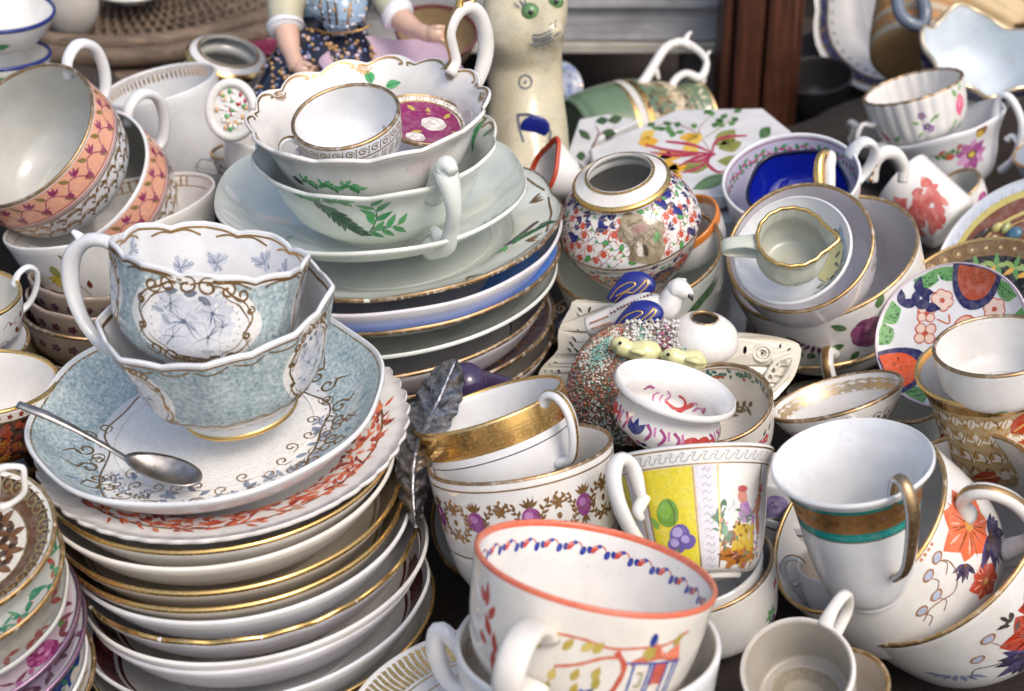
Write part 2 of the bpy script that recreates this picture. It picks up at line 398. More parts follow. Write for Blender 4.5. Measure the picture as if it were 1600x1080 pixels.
    def sprig(s, P, w, stem, leafc, l, lw, n=6, lay=1, both=True, berry=None, start=.15, key='paint'):
        s.line(P, w, stem, lay, tap=(1.2, .5), key=key)
        C = cr(P, 40) if len(P) > 2 else np.linspace(P[0], P[-1], 40)
        for i in range(n):
            k = int((start+(1-start)*i/max(1, n-1))*38); t = C[min(k+1, 39)]-C[k]; A = math.degrees(math.atan2(t[1], t[0]))
            sg = (1 if i % 2 else -1) if both else 1
            c = leafc[i % len(leafc)] if isinstance(leafc, (list, tuple)) else leafc
            s.leaf(C[k, 0], C[k, 1], l*(.8+.4*random.random()), lw, A+sg*(38+18*random.random()), c, lay+1, key=key)
            if berry and i % 2: s.ell(C[k, 0]+math.cos(math.radians(A-sg*60))*l*.8, C[k, 1]+math.sin(math.radians(A-sg*60))*l*.8, l*.22, col=berry, lay=lay+1)
    def dots(s, P, r, n, col='#6a4a20', key='gold', lay=1):
        for p in cr(P, n): s.ell(p[0], p[1], r, col=col, key=key, lay=lay, n=7)
PKEYS = {'paint': ('painted_flowers', paintmat), 'gold': ('gilding', GOLD), 'brown': ('gilt_scrollwork', BROWN), 'bgold': ('gold_band', BGOLD)}
# ---- generic solids
def tube(name, pts, rad, mat, parent=None, n=30, ring=12, flat=1.0, world=None, side=None, cols=None):
    P = np.array([tuple(p) for p in pts], float); c = cr(P, n); r = np.interp(np.linspace(0, 1, n), np.linspace(0, 1, len(rad)), rad)
    return mesh_obj(name, *tube_vf(c, r, ring, flat, side), mat, parent, world=world)
def tube_vf(c, r, ring=12, flat=1.0, side=None, off=0):
    n = len(c); tg = np.gradient(c, axis=0); tg /= np.linalg.norm(tg, axis=1)[:, None]+1e-12
    ref = np.array(side if side is not None else (0, 0, 1.)); V = []; a = np.linspace(0, 2*PI, ring, endpoint=False)
    if side is None and abs(tg[:, 2]).mean() > .8: ref = np.array((1., 0, 0))
    for i in range(n):
        u = ref-tg[i]*ref.dot(tg[i]); u /= np.linalg.norm(u)+1e-12; v = np.cross(tg[i], u)
        V.append(c[i]+np.outer(np.cos(a), u)*r[i]*flat+np.outer(np.sin(a), v)*r[i])
    Fc = grid_faces(n, ring, off=off)+[tuple(off+k for k in range(ring))[::-1], tuple(off+k for k in range((n-1)*ring, n*ring))]
    return np.vstack(V), Fc
def ellipsoid_vf(c, ax, nu=20, nv=12, off=0, M=None):
    V = []
    for i in range(nv+1):
        f = PI*i/nv
        for j in range(nu):
            g = 2*PI*j/nu; V.append((ax[0]*math.sin(f)*math.cos(g), ax[1]*math.sin(f)*math.sin(g), ax[2]*math.cos(f)))
    V = np.array(V)
    if M is not None: V = V@np.array(M).T
    return V+np.array(c), grid_faces(nv+1, nu, off=off)
def box_vf(x0, x1, y0, y1, z0, z1, b=.0, off=0):
    V = [(x, y, z) for x in (x0, x1) for y in (y0, y1) for z in (z0, z1)]
    Fc = [(0, 1, 3, 2), (4, 6, 7, 5), (0, 4, 5, 1), (2, 3, 7, 6), (0, 2, 6, 4), (1, 5, 7, 3)]
    return V, [tuple(i+off for i in f) for f in Fc]
def box(name, x0, x1, y0, y1, z0, z1, mat, parent=None, bev=.001):
    V, Fc = box_vf(x0, x1, y0, y1, z0, z1); o = mesh_obj(name, V, Fc, mat, parent, smooth=False)
    if bev: m = o.modifiers.new('bevel', 'BEVEL'); m.width = bev; m.segments = 2
    return o
# ================================================================ setting
TZ = 0.0
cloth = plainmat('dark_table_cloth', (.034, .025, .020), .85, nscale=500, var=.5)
V, Fc = [], []
nx, ny = 60, 60
for j in range(ny):
    for i in range(nx):
        x = -1.2+2.4*i/(nx-1); y = .1+1.75*j/(ny-1)
        V.append((x, y, TZ+.003*math.sin(x*23+1.7*math.sin(y*11))+.002*math.sin(y*37+x*9)))
tag(mesh_obj('table_top', V, grid_faces(ny, nx, wrap=False), cloth), kind='structure')
gv, gf = box_vf(-20, 20, -20, 20, -.85, -.8)
tag(mesh_obj('ground', gv, gf, plainmat('grey_paving', (.16, .15, .14), .9, nscale=3), smooth=False), kind='structure')
GW = woodmat('weathered_grey_wood', (.27, .27, .28), (.44, .44, .45), .7, 'X')
GW2 = woodmat('dark_grey_wood', (.09, .085, .08), (.17, .16, .15), .8, 'Z')
RW = woodmat('red_brown_wood', (.035, .012, .007), (.115, .038, .018), .4, 'Z', 22, .002)
BK = plainmat('shade_black_backboard', (.012, .010, .009), .9)  # near-black colour stands in for the darkness below the shelf
back = box('added_back_board', -1.3, 1.3, 1.62, 1.64, -.05, .55, BK); tag(back, kind='structure')  # board added to cut off light from behind and darken the gap
sh = empty('cabinet_shelf', Matrix.Translation((.16, 1.30, .05)), 'weathered grey wooden shelf edge with a dark gap under it, behind the cat', 'shelf')
z0 = pt(1000, 64, 1.27).z; z1 = pt(1000, 4, 1.27).z
y0 = pt(1000, 64, 1.27).y
M0 = sh.matrix_world.inverted()
def shbox(name, x0, x1, ya, yb, za, zb, mat, par=sh, bev=.001):
    o = mesh_obj(name, *box_vf(x0, x1, ya, yb, za, zb), mat, smooth=False); o.parent = par; o.matrix_parent_inverse = par.matrix_world.inverted()
    m = o.modifiers.new('bevel', 'BEVEL'); m.width = bev; m.segments = 2; return o
xp = pt(1130, 100, 1.27).x
bpy.context.view_layer.update()
shbox('front_rail', -.5, xp-.004, y0, y0+.02, z0, z1, GW)
shbox('shelf_board', -.5, xp-.004, y0-.006, 1.615, z1+.001, z1+.02, GW)
shbox('lower_lip', -.5, xp-.004, y0-.004, y0+.018, z0-.009, z0-.001, woodmat('pale_worn_wood', (.33, .31, .27), (.5, .47, .4), .7, 'X'))
shbox('upright_board', pt(1066, 100, 1.3).x, pt(1128, 100, 1.3).x, y0+.03, y0+.05, -.0, z1-.002, GW2)
pe = empty('wooden_post', Matrix.Translation((pt(1195, 100, 1.22).x, pt(1195, 100, 1.22).y, 0)), 'dark red brown wooden post with grooved face between the shelf and the blue bordered plate', 'post')
bpy.context.view_layer.update()
px_ = lambda p, D: pt(p, 100, D).x
yp = pt(1195, 60, 1.2).y
shbox('side_moulding', px_(1132, 1.2), px_(1150, 1.2), yp+.012, yp+.05, 0, .5, RW, pe, .002)
shbox('post_face', px_(1151, 1.2), px_(1196, 1.2), yp+.004, yp+.05, 0, .5, RW, pe, .003)
shbox('post_face', px_(1199, 1.2), px_(1244, 1.2), yp, yp+.05, 0, .5, RW, pe, .003)
shbox('side_moulding', px_(1246, 1.2), px_(1262, 1.2), yp+.02, yp+.05, 0, .5, RW, pe, .002)

# ---------------------------------------------------------------- shape helpers
def ear(H, top=.82, bot=.28, out=.55, r=.97, rb=.85, rise=.08):
    return [(r-.05, top*H), (r+.1, top*H+.02), (r+out*.62, (top+rise)*H), (r+out, (top*.72+bot*.28)*H), (r+out*.8, (top*.3+bot*.7)*H), (rb+out*.25, bot*H), (rb-.04, bot*H+.02)]
def ringh(H, mid=.6, rad=.28, r=.97, a0=150, a1=-150):
    return [(r+rad*.82+rad*math.cos(math.radians(a)), mid*H+rad*1.15*math.sin(math.radians(a))) for a in np.linspace(a0, a1, 12)]
def poly(n, k=.7, off=0, sc_=.0, p=1.2):
    def f(th, ht):
        d = 2*PI/n; m = np.mod(th+off, d)-d/2; g = math.cos(d/2)/np.cos(m)
        wgt = np.clip(ht, 0, 1)**p
        return (g-1)*k*wgt, -sc_*(1-np.abs(np.cos((th+off)*n/2)))**2*np.clip((ht-.8)/.2, 0, 1)
    return f
def scal(n, a=.04, az=.03, off=0, p=3, sharp=1):
    def f(th, ht):
        k = (1-np.abs(np.sin((th+off)*n/2)))**sharp; wgt = ht**p
        return -a*k*wgt, -az*k*wgt
    return f
def wavy(n, a=.02, az=.01, off=0, p=4):
    def f(th, ht):
        k = np.cos((th+off)*n); return a*k*ht**p, az*k*ht**p
    return f
def flute(n, a=.02):
    def f(th, ht): return a*np.abs(np.sin(th*n/2))*np.clip(ht*3-.9, 0, 1), 0*th
    return f
GB = '#7d8798'; GB2 = '#a3abb9'; GB3 = '#5f6a80'
def cartouche(b, w, h, seed=1, key='brown'):
    t = np.linspace(0, 2*PI, 48, endpoint=False)
    k = 1+.06*np.cos(4*t)+.05*np.cos(2*t+.4)+.02*np.cos(10*t)
    P = np.stack([w/2*np.sign(np.cos(t))*np.abs(np.cos(t))**.75*k, h/2*np.sign(np.sin(t))*np.abs(np.sin(t))**.9*k], 1)
    b.fill(P*1.22, '#e6e4df', 1); b.fill(P*.98, '#dfdfe0', 2)
    for lo, hi, sc_ in ((2, 12, 1.08), (13, 23, 1.10), (26, 36, 1.08), (37, 47, 1.10), (0, 9, .95), (15, 24, .95), (27, 47, .95)):
        b.line(P[lo:hi]*sc_, 1.15 if sc_ > 1 else .8, key=key, lay=4, tap=(.3, .4))
    for sx in (-1, 1):
        for x, y, r, a, f in ((.10, .50, .10, 80, 1), (.27, .47, .09, 120, -1), (.42, .42, .08, 190, 1), (.53, .20, .05, 100, -1), (.52, -.12, .05, 90, 1), (.40, -.42, .09, 10, -1), (.22, -.50, .10, -90, 1), (.08, -.54, .07, -60, -1)):
            b.scroll(sx*w*x, h*y, w*r, a if sx > 0 else 180-a, 1.15, .95, key, f*sx, 5)
        for i in range(9):
            q = math.radians(-52+13*i); b.ell(sx*w*.43*math.cos(q), h*.41*math.sin(q), .42, .3, key=key, lay=4, n=6)
        b.line([(sx*w*.47, h*.3), (sx*w*.56, h*.1), (sx*w*.50, -h*.1), (sx*w*.57, -h*.3)], 1.0, key=key, lay=4, tap=(.2, .2))
    for i in range(-4, 5): b.line([(i*w*.03, -h*.47), (i*w*.055, -h*.62)], 1.1, key=key, lay=5, tap=(.4, 1.1))
    rnd = random.Random(seed)
    pale = ['#cdd0d8', '#d5d7dc', '#c4c8d2', '#d9dadd']
    for (x, y, r) in ((-.10, .02, .30), (.16, .18, .20), (-.24, .22, .16), (.14, -.14, .2), (-.2, -.2, .16), (.26, 0, .14)):
        b.flower(x*w, y*h, r*w, 7, rnd.choice(pale), None, 3, rnd.uniform(0, 60), .8)
        for i in range(11):
            A = rnd.uniform(0, 2*PI); l = rnd.uniform(.5, .95); b.line([(x*w, y*h), (x*w+math.cos(A)*r*w*l*.5, y*h+math.sin(A)*r*w*l*.5+.3), (x*w+math.cos(A)*r*w*l, y*h+math.sin(A)*r*w*l)], .26, rnd.choice([GB3, GB, GB2]), 6, tap=(1.2, .2))
        b.ell(x*w, y*h, r*w*.09, col=GB3, lay=7)
    for i in range(12):
        x, y = rnd.uniform(-.34, .34)*w, rnd.uniform(-.36, .36)*h; b.leaf(x, y, w*.14, w*.06, rnd.uniform(0, 360), rnd.choice(pale+[GB2]), 4, vein=GB)
    for (x, y) in ((-.3, .36), (-.12, .38), (.02, .36)): b.leaf(x*w, y*h, w*.14, w*.08, rnd.uniform(-30, 30), '#6f7685', 4)
def butterfly(b, x, y, s, rot=0):
    for a, l in ((40, 1), (75, .8), (130, 1), (160, .7), (250, .55), (300, .55)): b.leaf(x, y, s*l, s*.5, a+rot, random.choice(['#c3c8d2', '#b3bac8']), 1, vein='#7d8798'); b.line([(x, y), (x+s*l*.9*math.cos(math.radians(a+rot+12)), y+s*l*.9*math.sin(math.radians(a+rot+12)))], .25, '#7d8798', 3)
TEALKEY = lambda: mottled('mottled_teal_ground', (.17, .25, .27), (.32, .42, .44), (.63, .67, .67), 520)
PKEYS['teal'] = ('mottled_ground', TEALKEY)

# ================================================================ teal tea set
ts = Vessel('saucer', 'mottled teal and white saucer carrying the two teal cups and a spoon', 'saucer',
            (324, 622, 278, .53, -12), .70, 'stk', .28, COOL(), foot=(.5, .1), nu=160, mod=wavy(8, .012, .006), rim=COOL(), rimw=.001)
ts.band('in', 1.5, 30, 'teal', nu=180)
bb = ts.br('in', mode='disc')
R_ = ts.R*1000
def lobes(b, n, r0, r1, key='brown', w=.8, lay=3, off=0):
    for i in range(n):
        a0, a1 = 360*i/n+off, 360*(i+1)/n+off; m = (a0+a1)/2
        pc = lambda r, a: (r*math.cos(math.radians(a)), r*math.sin(math.radians(a)))
        b.line([pc(r0, a0+3), pc(r1, a0+10), pc(r1*1.0, m), pc(r1, a1-10), pc(r0, a1-3)], w, key=key, lay=lay)
pc = lambda r, a: (r*math.cos(math.radians(a)), r*math.sin(math.radians(a)))
WH = '#ebe9e4'
# white centre with lobed edge over the teal border
T_ = np.linspace(0, 360, 90, endpoint=False)
rr_ = [R_*(.60+.30*math.exp(-((a-258)/48)**4)+.05*abs(math.cos(math.radians(a*2.5+20)))+.022*math.cos(math.radians(a*9))) for a in T_]
bb.fill([pc(r*.985, a) for r, a in zip(rr_, T_)], WH, 1, step=2.5)
bb.line([pc(r, a) for r, a in zip(rr_, T_)], .8, key='brown', lay=3, closed=True, n=180)
for a in (195, 215, 240, 268, 296, 318, 335, 350, 20, 170):
    for k in (-1, 1):
        c = pc(R_*.72, a+k*5); bb.scroll(c[0], c[1], 4.5, a, 1.2, 1.0, 'brown', k, 3); bb.line([pc(R_*.84, a+k*10), pc(R_*.78, a+k*6), pc(R_*.74, a+k*9)], 1.0, key='brown', lay=3, tap=(.2, 1))
        c = pc(R_*.66, a+k*14); bb.scroll(c[0], c[1], 3.5, a+90, 1.3, .7, 'brown', -k, 3)
    for k in range(6):
        c = pc(R_*(.62+.04*random.random()), a-16+k*6); bb.ell(c[0], c[1], .5, key='brown', lay=3, n=6)
rnd = random.Random(3)
for a in (200, 212, 224, 236, 248, 262, 276, 290, 302, 316, 330, 345):
    c = pc(R_*rnd.uniform(.50, .62), a+5); bb.scroll(c[0], c[1], 3.2, a, 1.1, .7, 'brown', rnd.choice((-1, 1)), 3, tail=3)
    c = pc(R_*rnd.uniform(.60, .70), a+3)
    for k in range(5): bb.leaf(c[0], c[1], 4.6, 2.6, k*72+a, '#a7aebb', 2, vein=GB3)
    for k in range(5):
        c = pc(R_*rnd.uniform(.55, .84), a+rnd.uniform(-6, 6)); bb.leaf(c[0], c[1], 6, 2.8, rnd.uniform(0, 360), rnd.choice([GB, GB2, '#8a97a8']), 2, vein=GB3)
ts.band('in', 1.5, 2.3, 'brown')
lc = Vessel('teacup', 'lower teal faceted cup with gold edged white cartouches standing on the teal saucer', 'cup',
            (336, 476, 190, .46, -14), .672, [(0, .10), (.36, .10), (.6, .18), (.78, .38), (.90, .7), (1, 1)], 1.04, COOL(), foot=(.43, .09), nu=176, ns=40,
            mod=poly(8, .75, .2, .03), group='faceted teal cups', rim=COOL(), rimw=.0008)
lc.band('out', 2.4, 41, 'teal', nu=200)
lc.band('in', 2.5, 4.0, 'brown', nu=200); lc.band('out', 1.2, 2.2, 'brown', nu=200); lc.band('out', 41, 41.8, 'brown', nu=160)
for a in (-62, 50):
    cartouche(lc.br('out', a, -22), 27, 35, 5+a)
b = lc.br('out', 0, -4)
for i in range(-6, 7): b.line([(i*16+1, .8), (i*16+5, -.8), (i*16+10, -1.2), (i*16+15, .8)], .8, key='brown', lay=3)
for i in range(-5, 6):
    lc.br('out', i*30, -41).line([(-11, 0), (-7, 1.5), (-2, 2.5), (2, 1.2), (6, 2.6), (11, .5)], .9, key='brown', lay=3)
b = lc.br('out', 0, -44)
for i in range(-6, 7): b.leaf(i*8, -3, 4, 1.6, 20, GB2, 2)
cartouche(lc.br('in', 30, -26), 24, 30, 8)
lc.br('out', 0, 0); b = lc.br('in', -60, -14); butterfly(b, 0, 0, 7)
# gilt line on the foot
th = np.linspace(0, 2*PI, 96, endpoint=False); fr = .43*lc.R+.0032
mesh_obj('gilt_foot_line', np.vstack([np.c_[r*np.cos(th), r*np.sin(th), np.full(96, z)] for r, z in ((fr-.001, .0001), (fr, .0006), (fr+.0003, .0022), (fr-.0006, .003))]), grid_faces(4, 96), BGOLD(), lc.e)
uc = Vessel('teacup', 'upper teal faceted cup with looped white handle and grey flowers, tilted inside the lower cup', 'cup',
            (330, 389, 157, .27, 5), .668, [(0, .07), (.42, .07), (.70, .12), (.90, .34), (.955, .7), (1, 1)], 1.14, COOL(), foot=(.4, .05), nu=176, ns=40, hdir=283,
            mod=poly(8, .8, -.1, .05), group='faceted teal cups', rim=COOL(), rimw=.0008,
            handles=[dict(pts=[(.93, .86), (1.04, .90), (1.18, .96), (1.40, .92), (1.56, .74), (1.58, .50), (1.50, .24), (1.34, .0), (1.14, -.14), (.95, -.12), (.80, -.0)], w=.09, th=.07, taper=[.8, 1, 1.1, 1.3, 1.2, 1, .9, 1.1, 1]),
                     dict(pts=[(1.42, .86), (1.50, .94), (1.58, .98)], w=.07, th=.05, taper=[1.1, 1, .5], name='thumb_rest', n=10)])
uc.band('out', 3, 46, 'teal', nu=200); uc.band('out', 1.0, 2.2, 'brown', nu=200); uc.band('in', 1.2, 2.2, 'brown', nu=200)
cartouche(uc.br('out', -6, -21), 43, 33, 2)
cartouche(uc.br('out', -92, -19), 30, 30, 3); cartouche(uc.br('out', 96, -19), 30, 30, 4)
for i in range(-4, 5): uc.br('out', i*45+8, -3.2).line([(-13, -1), (-7, .6), (0, 1), (7, .6), (13, -1)], .8, key='brown', lay=4)
for a, y in ((-62, -9), (38, -13), (62, -12), (-20, -20), (5, -17)): butterfly(uc.br('in', a, y), 0, 0, 7, a)
for i in range(8): uc.br('in', i*45+20, -3.6).line([(-12, -1.5), (-6, .8), (0, 1.2), (6, .8), (12, -1.5)], .9, key='brown', lay=2)
# spoon
SP = plainmat('tarnished_silver', (.40, .375, .35), .36, 1, 160, .4, .12)
se = empty('teaspoon', Matrix.Translation(pt(200, 715, .68)), 'tarnished teaspoon lying across the teal saucer with its handle over the edge', 'spoon')
bpy.context.view_layer.update()
def child(o, par):
    o.parent = par; o.matrix_parent_inverse = par.matrix_world.inverted(); return o
def spd(x, y): return pt(x, y, .664+(690-y)*-.00000)
hp = [pt(28, 632, .668), pt(70, 648, .668), pt(120, 672, .670), (pt(170, 700, .672)), pt(212, 726, .670)]
child(tube('handle', hp, [.0022, .0027, .0021, .0016, .0014, .0017], SP, n=40, ring=10, flat=.55), se)
ends = (pt(196, 716, .668), pt(314, 754, .662)); cA = (ends[0]+ends[1])/2; ax = (ends[1]-ends[0]).normalized()
nS = ts.n; ay = nS.cross(ax).normalized(); azz = ax.cross(ay); V = []
nu_, nr_ = 36, 8
for sg in (1, -1):
    for i in range(nr_+1):
        k = i/nr_
        for j in range(nu_):
            a = 2*PI*j/nu_; l = (ends[1]-ends[0]).length/2
            wv = .0080*(1+.18*math.cos(a)); p = cA+ax*(l*k*math.cos(a))+ay*(wv*k*math.sin(a))+azz*(-.0045*(1-k*k)+(.0006 if sg > 0 else -.0005)+.001)
            V.append(tuple(p))
Fs = grid_faces(nr_+1, nu_)+[tuple(i+(nr_+1)*nu_ for i in f)[::-1] for f in grid_faces(nr_+1, nu_)]
o_ = (nr_+1)*nu_; Fs += [(nr_*nu_+j, nr_*nu_+(j+1) % nu_, o_+nr_*nu_+(j+1) % nu_, o_+nr_*nu_+j) for j in range(nu_)]
child(mesh_obj('spoon_bowl', V, Fs, SP), se)

# ================================================================ left big stack of plates under the teal saucer
LS = [ # cx, bottom y, a, ratio, phi, kind, tint, rim, label
 (351, 829, 292, .54, -10, 'plate', WHITE, None, 'white plate with fluted scalloped edge and orange red flowers directly under the teal saucer', scal(46, .028, .02, p=8)),
 (345, 848, 278, .54, -9, 'saucer', WARM, 'g', 'white saucer with a thin gold rim line, third from the top of the left stack', None),
 (342, 874, 276, .54, -9, 'saucer', WARM, None, 'cream rimmed tan saucer below the gold lined white saucer in the left stack', None),
 (355, 912, 272, .54, -9, 'deep', SEPIA, 'G', 'tan saucer with broad gold rim, upper of two gold edged ones in the left stack', None),
 (362, 938, 270, .54, -9, 'deep', SEPIA, 'G', 'grey tan saucer with gold rim, lower of two gold edged ones in the left stack', None),
 (375, 957, 268, .54, -10, 'saucer', COOL, None, 'bluish white plain rimmed saucer just under the gold edged pair in the left stack', None),
 (385, 986, 270, .54, -10, 'saucer', LILAC, 'g', 'pinkish white saucer with a wavy gold edge in the middle of the left stack', scal(22, .02, .022, p=8)),
 (400, 1018, 272, .54, -12, 'saucer', WHITE, None, 'white saucer with dark red painted inside and thick white rim below the wavy gilt one', None),
 (400, 1032, 262, .54, -12, 'saucer', LILAC, None, 'plain pinkish white deep saucer low in the left stack', None),
 (402, 1078, 272, .54, -13, 'deep', COOL, None, 'white wavy rimmed saucer with dark red inside near the left stack bottom', wavy(10, .008, .008)),
 (408, 1112, 276, .54, -13, 'saucer', WHITE, 'g', 'gilt lined saucer lowest visible at the bottom edge of the left stack', None)]
for i, (cx, by, a, ra, ph, pr, mt, rm, lab, md) in enumerate(LS):
    R0 = a*.70/F
    v = Vessel('plate' if pr == 'plate' else 'saucer', lab, 'plate' if pr == 'plate' else 'saucer', (cx, by-a*ra-2, a, ra, ph), .705+.0005*i, 'stk' if pr != 'plate' else pr, .36 if pr != 'plate' else .17, mt(), foot=(.5, .1),
               nu=176, mod=md, group='plates and saucers of the left stack', rim={None: None, 'g': BGOLD(), 'G': BGOLD()}[rm], rimw=.0007 if rm == 'g' else .0013, ns=22)
    if i == 0:
        v.band('in', 12, 13.2, 'brown')
        b = v.br('in', mode='disc'); r0 = v.R*1000
        rnd = random.Random(5)
        for a_ in list(range(-170, 60, 8)):
            for k in range(14):
                rr = r0*rnd.uniform(.70, .87); p = pc(rr, a_+rnd.uniform(-6, 6))
                b.leaf(p[0], p[1], rnd.uniform(4, 8), rnd.uniform(1.2, 2.4), a_+90+rnd.uniform(-50, 50), rnd.choice(['#a8402a', '#c25a38', '#8a2f20', '#d27850']), 1+k % 3)
    if i in (7, 9):
        v.band('in', 4, 20, 'paint', '#5a1c18', 0)
        rnd = random.Random(i); b = v.br('in', mode='disc')
        for a_ in range(0, 360, 12): p = pc(v.R*1000*.86, a_); b.leaf(p[0], p[1], 7, 3, a_+rnd.uniform(-60, 60), rnd.choice(['#8a2a22', '#1a1c3a', '#c8c0b0']), 1)
    if i in (3, 4): v.band('in', 2.2, 20, 'paint', '#8a7a60', 0)


# ================================================================ lower left corner stack
LL = [
 (-60, 850, 150, .74, -28, 'saucer', WARM, 'g', 'brown and gold painted saucer on top of the small stack at the lower left edge', '#5a3a1a'),
 (-50, 896, 152, .74, -28, 'saucer', WHITE, 'g', 'white saucer with green and red sprays under the brown gold one, lower left', '#c8ccc8'),
 (-48, 942, 158, .74, -28, 'saucer', GREY, None, 'grey white scalloped saucer with red line, third in the lower left corner stack', '#a8a49c'),
 (-40, 972, 168, .74, -28, 'saucer', LILAC, 'p', 'pink flowered saucer with a purple lustre rim in the lower left corner stack', '#c9b8c4'),
 (-32, 1002, 170, .74, -28, 'saucer', LILAC, 'p', 'second purple lustre rimmed saucer just under the pink flowered one', '#a89ab0'),
 (-20, 1050, 160, .74, -28, 'saucer', COOL, None, 'deep blue saucer with white rim low in the corner stack', '#16357e'),
 (-6, 1068, 158, .74, -28, 'saucer', WHITE, 'g', 'white saucer with brown rim line lowest in the lower left corner', '#b8b0a0')]
for i, (cx, cy, a, ra, ph, pr, mt, rm, lab, ic) in enumerate(LL):
    mtl = {'g': GOLD(), 'p': goldmat('purple_lustre', (.42, .27, .40), .25, .5, (.3, .2, .3)), None: None}[rm]
    v = Vessel('saucer', lab, 'saucer', (cx, cy, a, ra, ph), .64+.003*i, pr, .22, mt(), foot=(.5, .1), nu=128, group='saucers stacked in the lower left corner', rim=mtl, rimw=.0013, ns=20,
               mod=wavy(9, .012, .01) if i == 2 else None)
    v.band('in', 3.0, 16, 'paint', ic, 0)
    b = v.br('in', mode='disc'); r0 = v.R*1000; rnd = random.Random(i+40)
    pal = [['#6a4420', '#3a2412', '#a07a40'], ['#3f8a6a', '#c0524a', '#5f9a70'], ['#8f4a40', '#9a9a94'], ['#4f8a3a', '#b06a98', '#7a3a4a'], ['#7a4a6a', '#5a3a4a'], ['#2f7a5a', '#d0c8c0'], ['#8a6a4a']][i]
    if i == 0:
        for a_ in range(-120, 120, 9):
            p = pc(r0*.84, a_); b.scroll(p[0], p[1], 3.4, a_, 1.3, .9, 'gold', 1, 2); b.leaf(p[0], p[1], 5, 2.5, a_+60, pal[1], 1)
        b.fill([pc(r0*.66*(1+.02*math.cos(q*8)), math.degrees(q)) for q in np.linspace(0, 6.28, 48, endpoint=False)], '#cfc8ba', 1, step=3)
        for a_ in range(-90, 90, 26):
            for k in range(5): p = pc(r0*.47, a_); b.leaf(p[0], p[1], 7, 3.4, a_+k*72, pal[k % 2], 3)
        b.line([pc(r0*.66, q) for q in range(0, 360, 8)], .8, key='gold', lay=3, closed=True, n=120)
    else:
        for a_ in range(-100, 60, 13):
            p = pc(r0*rnd.uniform(.78, .9), a_)
            for k in range(4): b.leaf(p[0], p[1], rnd.uniform(4, 9), rnd.uniform(1.8, 3.4), rnd.uniform(0, 360), rnd.choice(pal), 1+k % 2)
        if i == 3: b.rose(*pc(r0*.8, -62), 8, lay=3)
# ================================================================ upper left: peach cups, bowls, mug
PEACH = '#e0a588'; MAG = '#8f2f5e'; OLV = '#85703a'
def peachpaint(v, hh):
    v.band('out', 1.0, 19, 'paint', PEACH, 0, nu=160)
    v.band('out', 19.6, 20.3, 'paint', MAG, 1); v.band('out', 17.4, 18.0, 'paint', MAG, 1); v.band('out', 21, 22.2, 'brown', lay=1)
    rnd = random.Random(9)
    for a in range(-150, 150, 19):
        b = v.br('out', a, -9.5, ); b.sc = 1.22
        b.line([(-7, -2.5), (-3, 2.2), (1, 1), (4, -2.5), (7.5, -2.2)], .5, MAG, 2)
        b.leaf(-3.5, 2, 5.5, 2.2, 125, OLV, 2); b.leaf(3, -2, 5.5, 2.2, -60, OLV, 2)
        for k in (-1, 0, 1): b.leaf(0, 2, 4.6, 1.6, 55+k*34, MAG, 2)
        for k in (-1, 0, 1): b.leaf(6, -2.5, 4.0, 1.5, -130+k*34, MAG, 2)
        b.line([(0, 1), (1, 3.5)], .4, MAG, 2)
    for a in range(-150, 150, 13):
        for y in (-26, -34):
            b = v.br('out', a+(y == -34)*6, y)
            b.line([(-5, -3), (0, 2), (5, 3)], .7, key='brown', lay=1)
            for k in range(4): b.leaf(-4+k*2.6, -2+k*1.4, 4.5, 1.7, 100-k*50+rnd.uniform(-20, 20), key='brown', lay=2)
            b.leaf(3, -2, 3.5, 1.5, -60, key='brown', lay=2)
pk1 = Vessel('teacup', 'large peach banded teacup at the far left edge, its white inside greyed for shade, facing the viewer', 'cup', (33, 210, 133, .62, -49), .86, [(0, .05), (.4, .05), (.68, .10), (.90, .28), (1.0, .6), (1.005, .85), (1, 1)], 1.22, COOL(), inmat=GREY(), hdir=28, nu=144,  # grey inner glaze puts the shade inside the cup into its colour
             handles=[dict(pts=[(.93, 1.02), (1.10, 1.16), (1.34, 1.14), (1.46, .90), (1.36, .62), (1.14, .42), (.88, .42)], w=.085, th=.065, taper=[.8, 1, 1.05, 1, .9])], group='peach banded teacups', rim=BROWN(), rimw=.0007)
peachpaint(pk1, 1)
pk2 = Vessel('teacup', 'second peach banded teacup nested behind and under the large one, handle towards the white mug', 'cup', (33, 210, 133, .62, -49), .86, [(0, .05), (.4, .05), (.68, .10), (.90, .28), (1.0, .6), (1.005, .85), (1, 1)], 1.22, COOL(), inmat=GREY(), hdir=34, nu=144,  # inside greyed the same way, shade set into the glaze colour
             C=pk1.C-pk1.n*.0385+Vector((.005, .001, -.004)), R=pk1.R*1.02, n=(pk1.n+Vector((.02, 0, .03))).normalized(),
             handles=[dict(pts=[(.93, 1.02), (1.10, 1.16), (1.34, 1.14), (1.46, .90), (1.36, .62), (1.14, .42), (.88, .42)], w=.085, th=.065, taper=[.8, 1, 1.05, 1, .9])], group='peach banded teacups', rim=COOL(), rimw=.0007)
peachpaint(pk2, 1)
bw = Vessel('bowl', 'wide white bowl with a yellow daisy on its side holding the peach cups', 'bowl', (172, 328, 168, .24, -17), .87, 'bowlcup', .95, WHITE(), foot=(.4, .06), nu=128)
for k in range(-40, 60, 5):
    bw.br('in', k, -4).line([(-1.2, 2.4), (1.2, 2.4)], .5, key='brown'); b = bw.br('in', k, -4); b.line([(-1.2, 0), (1.2, 0)], .5, key='brown'); b.line([(0, -2.4), (0, 2.4)], 1.0, key='brown')
bw.band('in', 1.0, 1.5, 'brown'); bw.band('in', 6.6, 7.1, 'brown')
b = bw.br('out', -40, -18)
b.line([(2, 1), (9, -6), (12, -14)], .5, '#5a4a30', 1); b.line([(12, 6), (8, 1), (8, -3)], .6, '#4a2a35', 1)
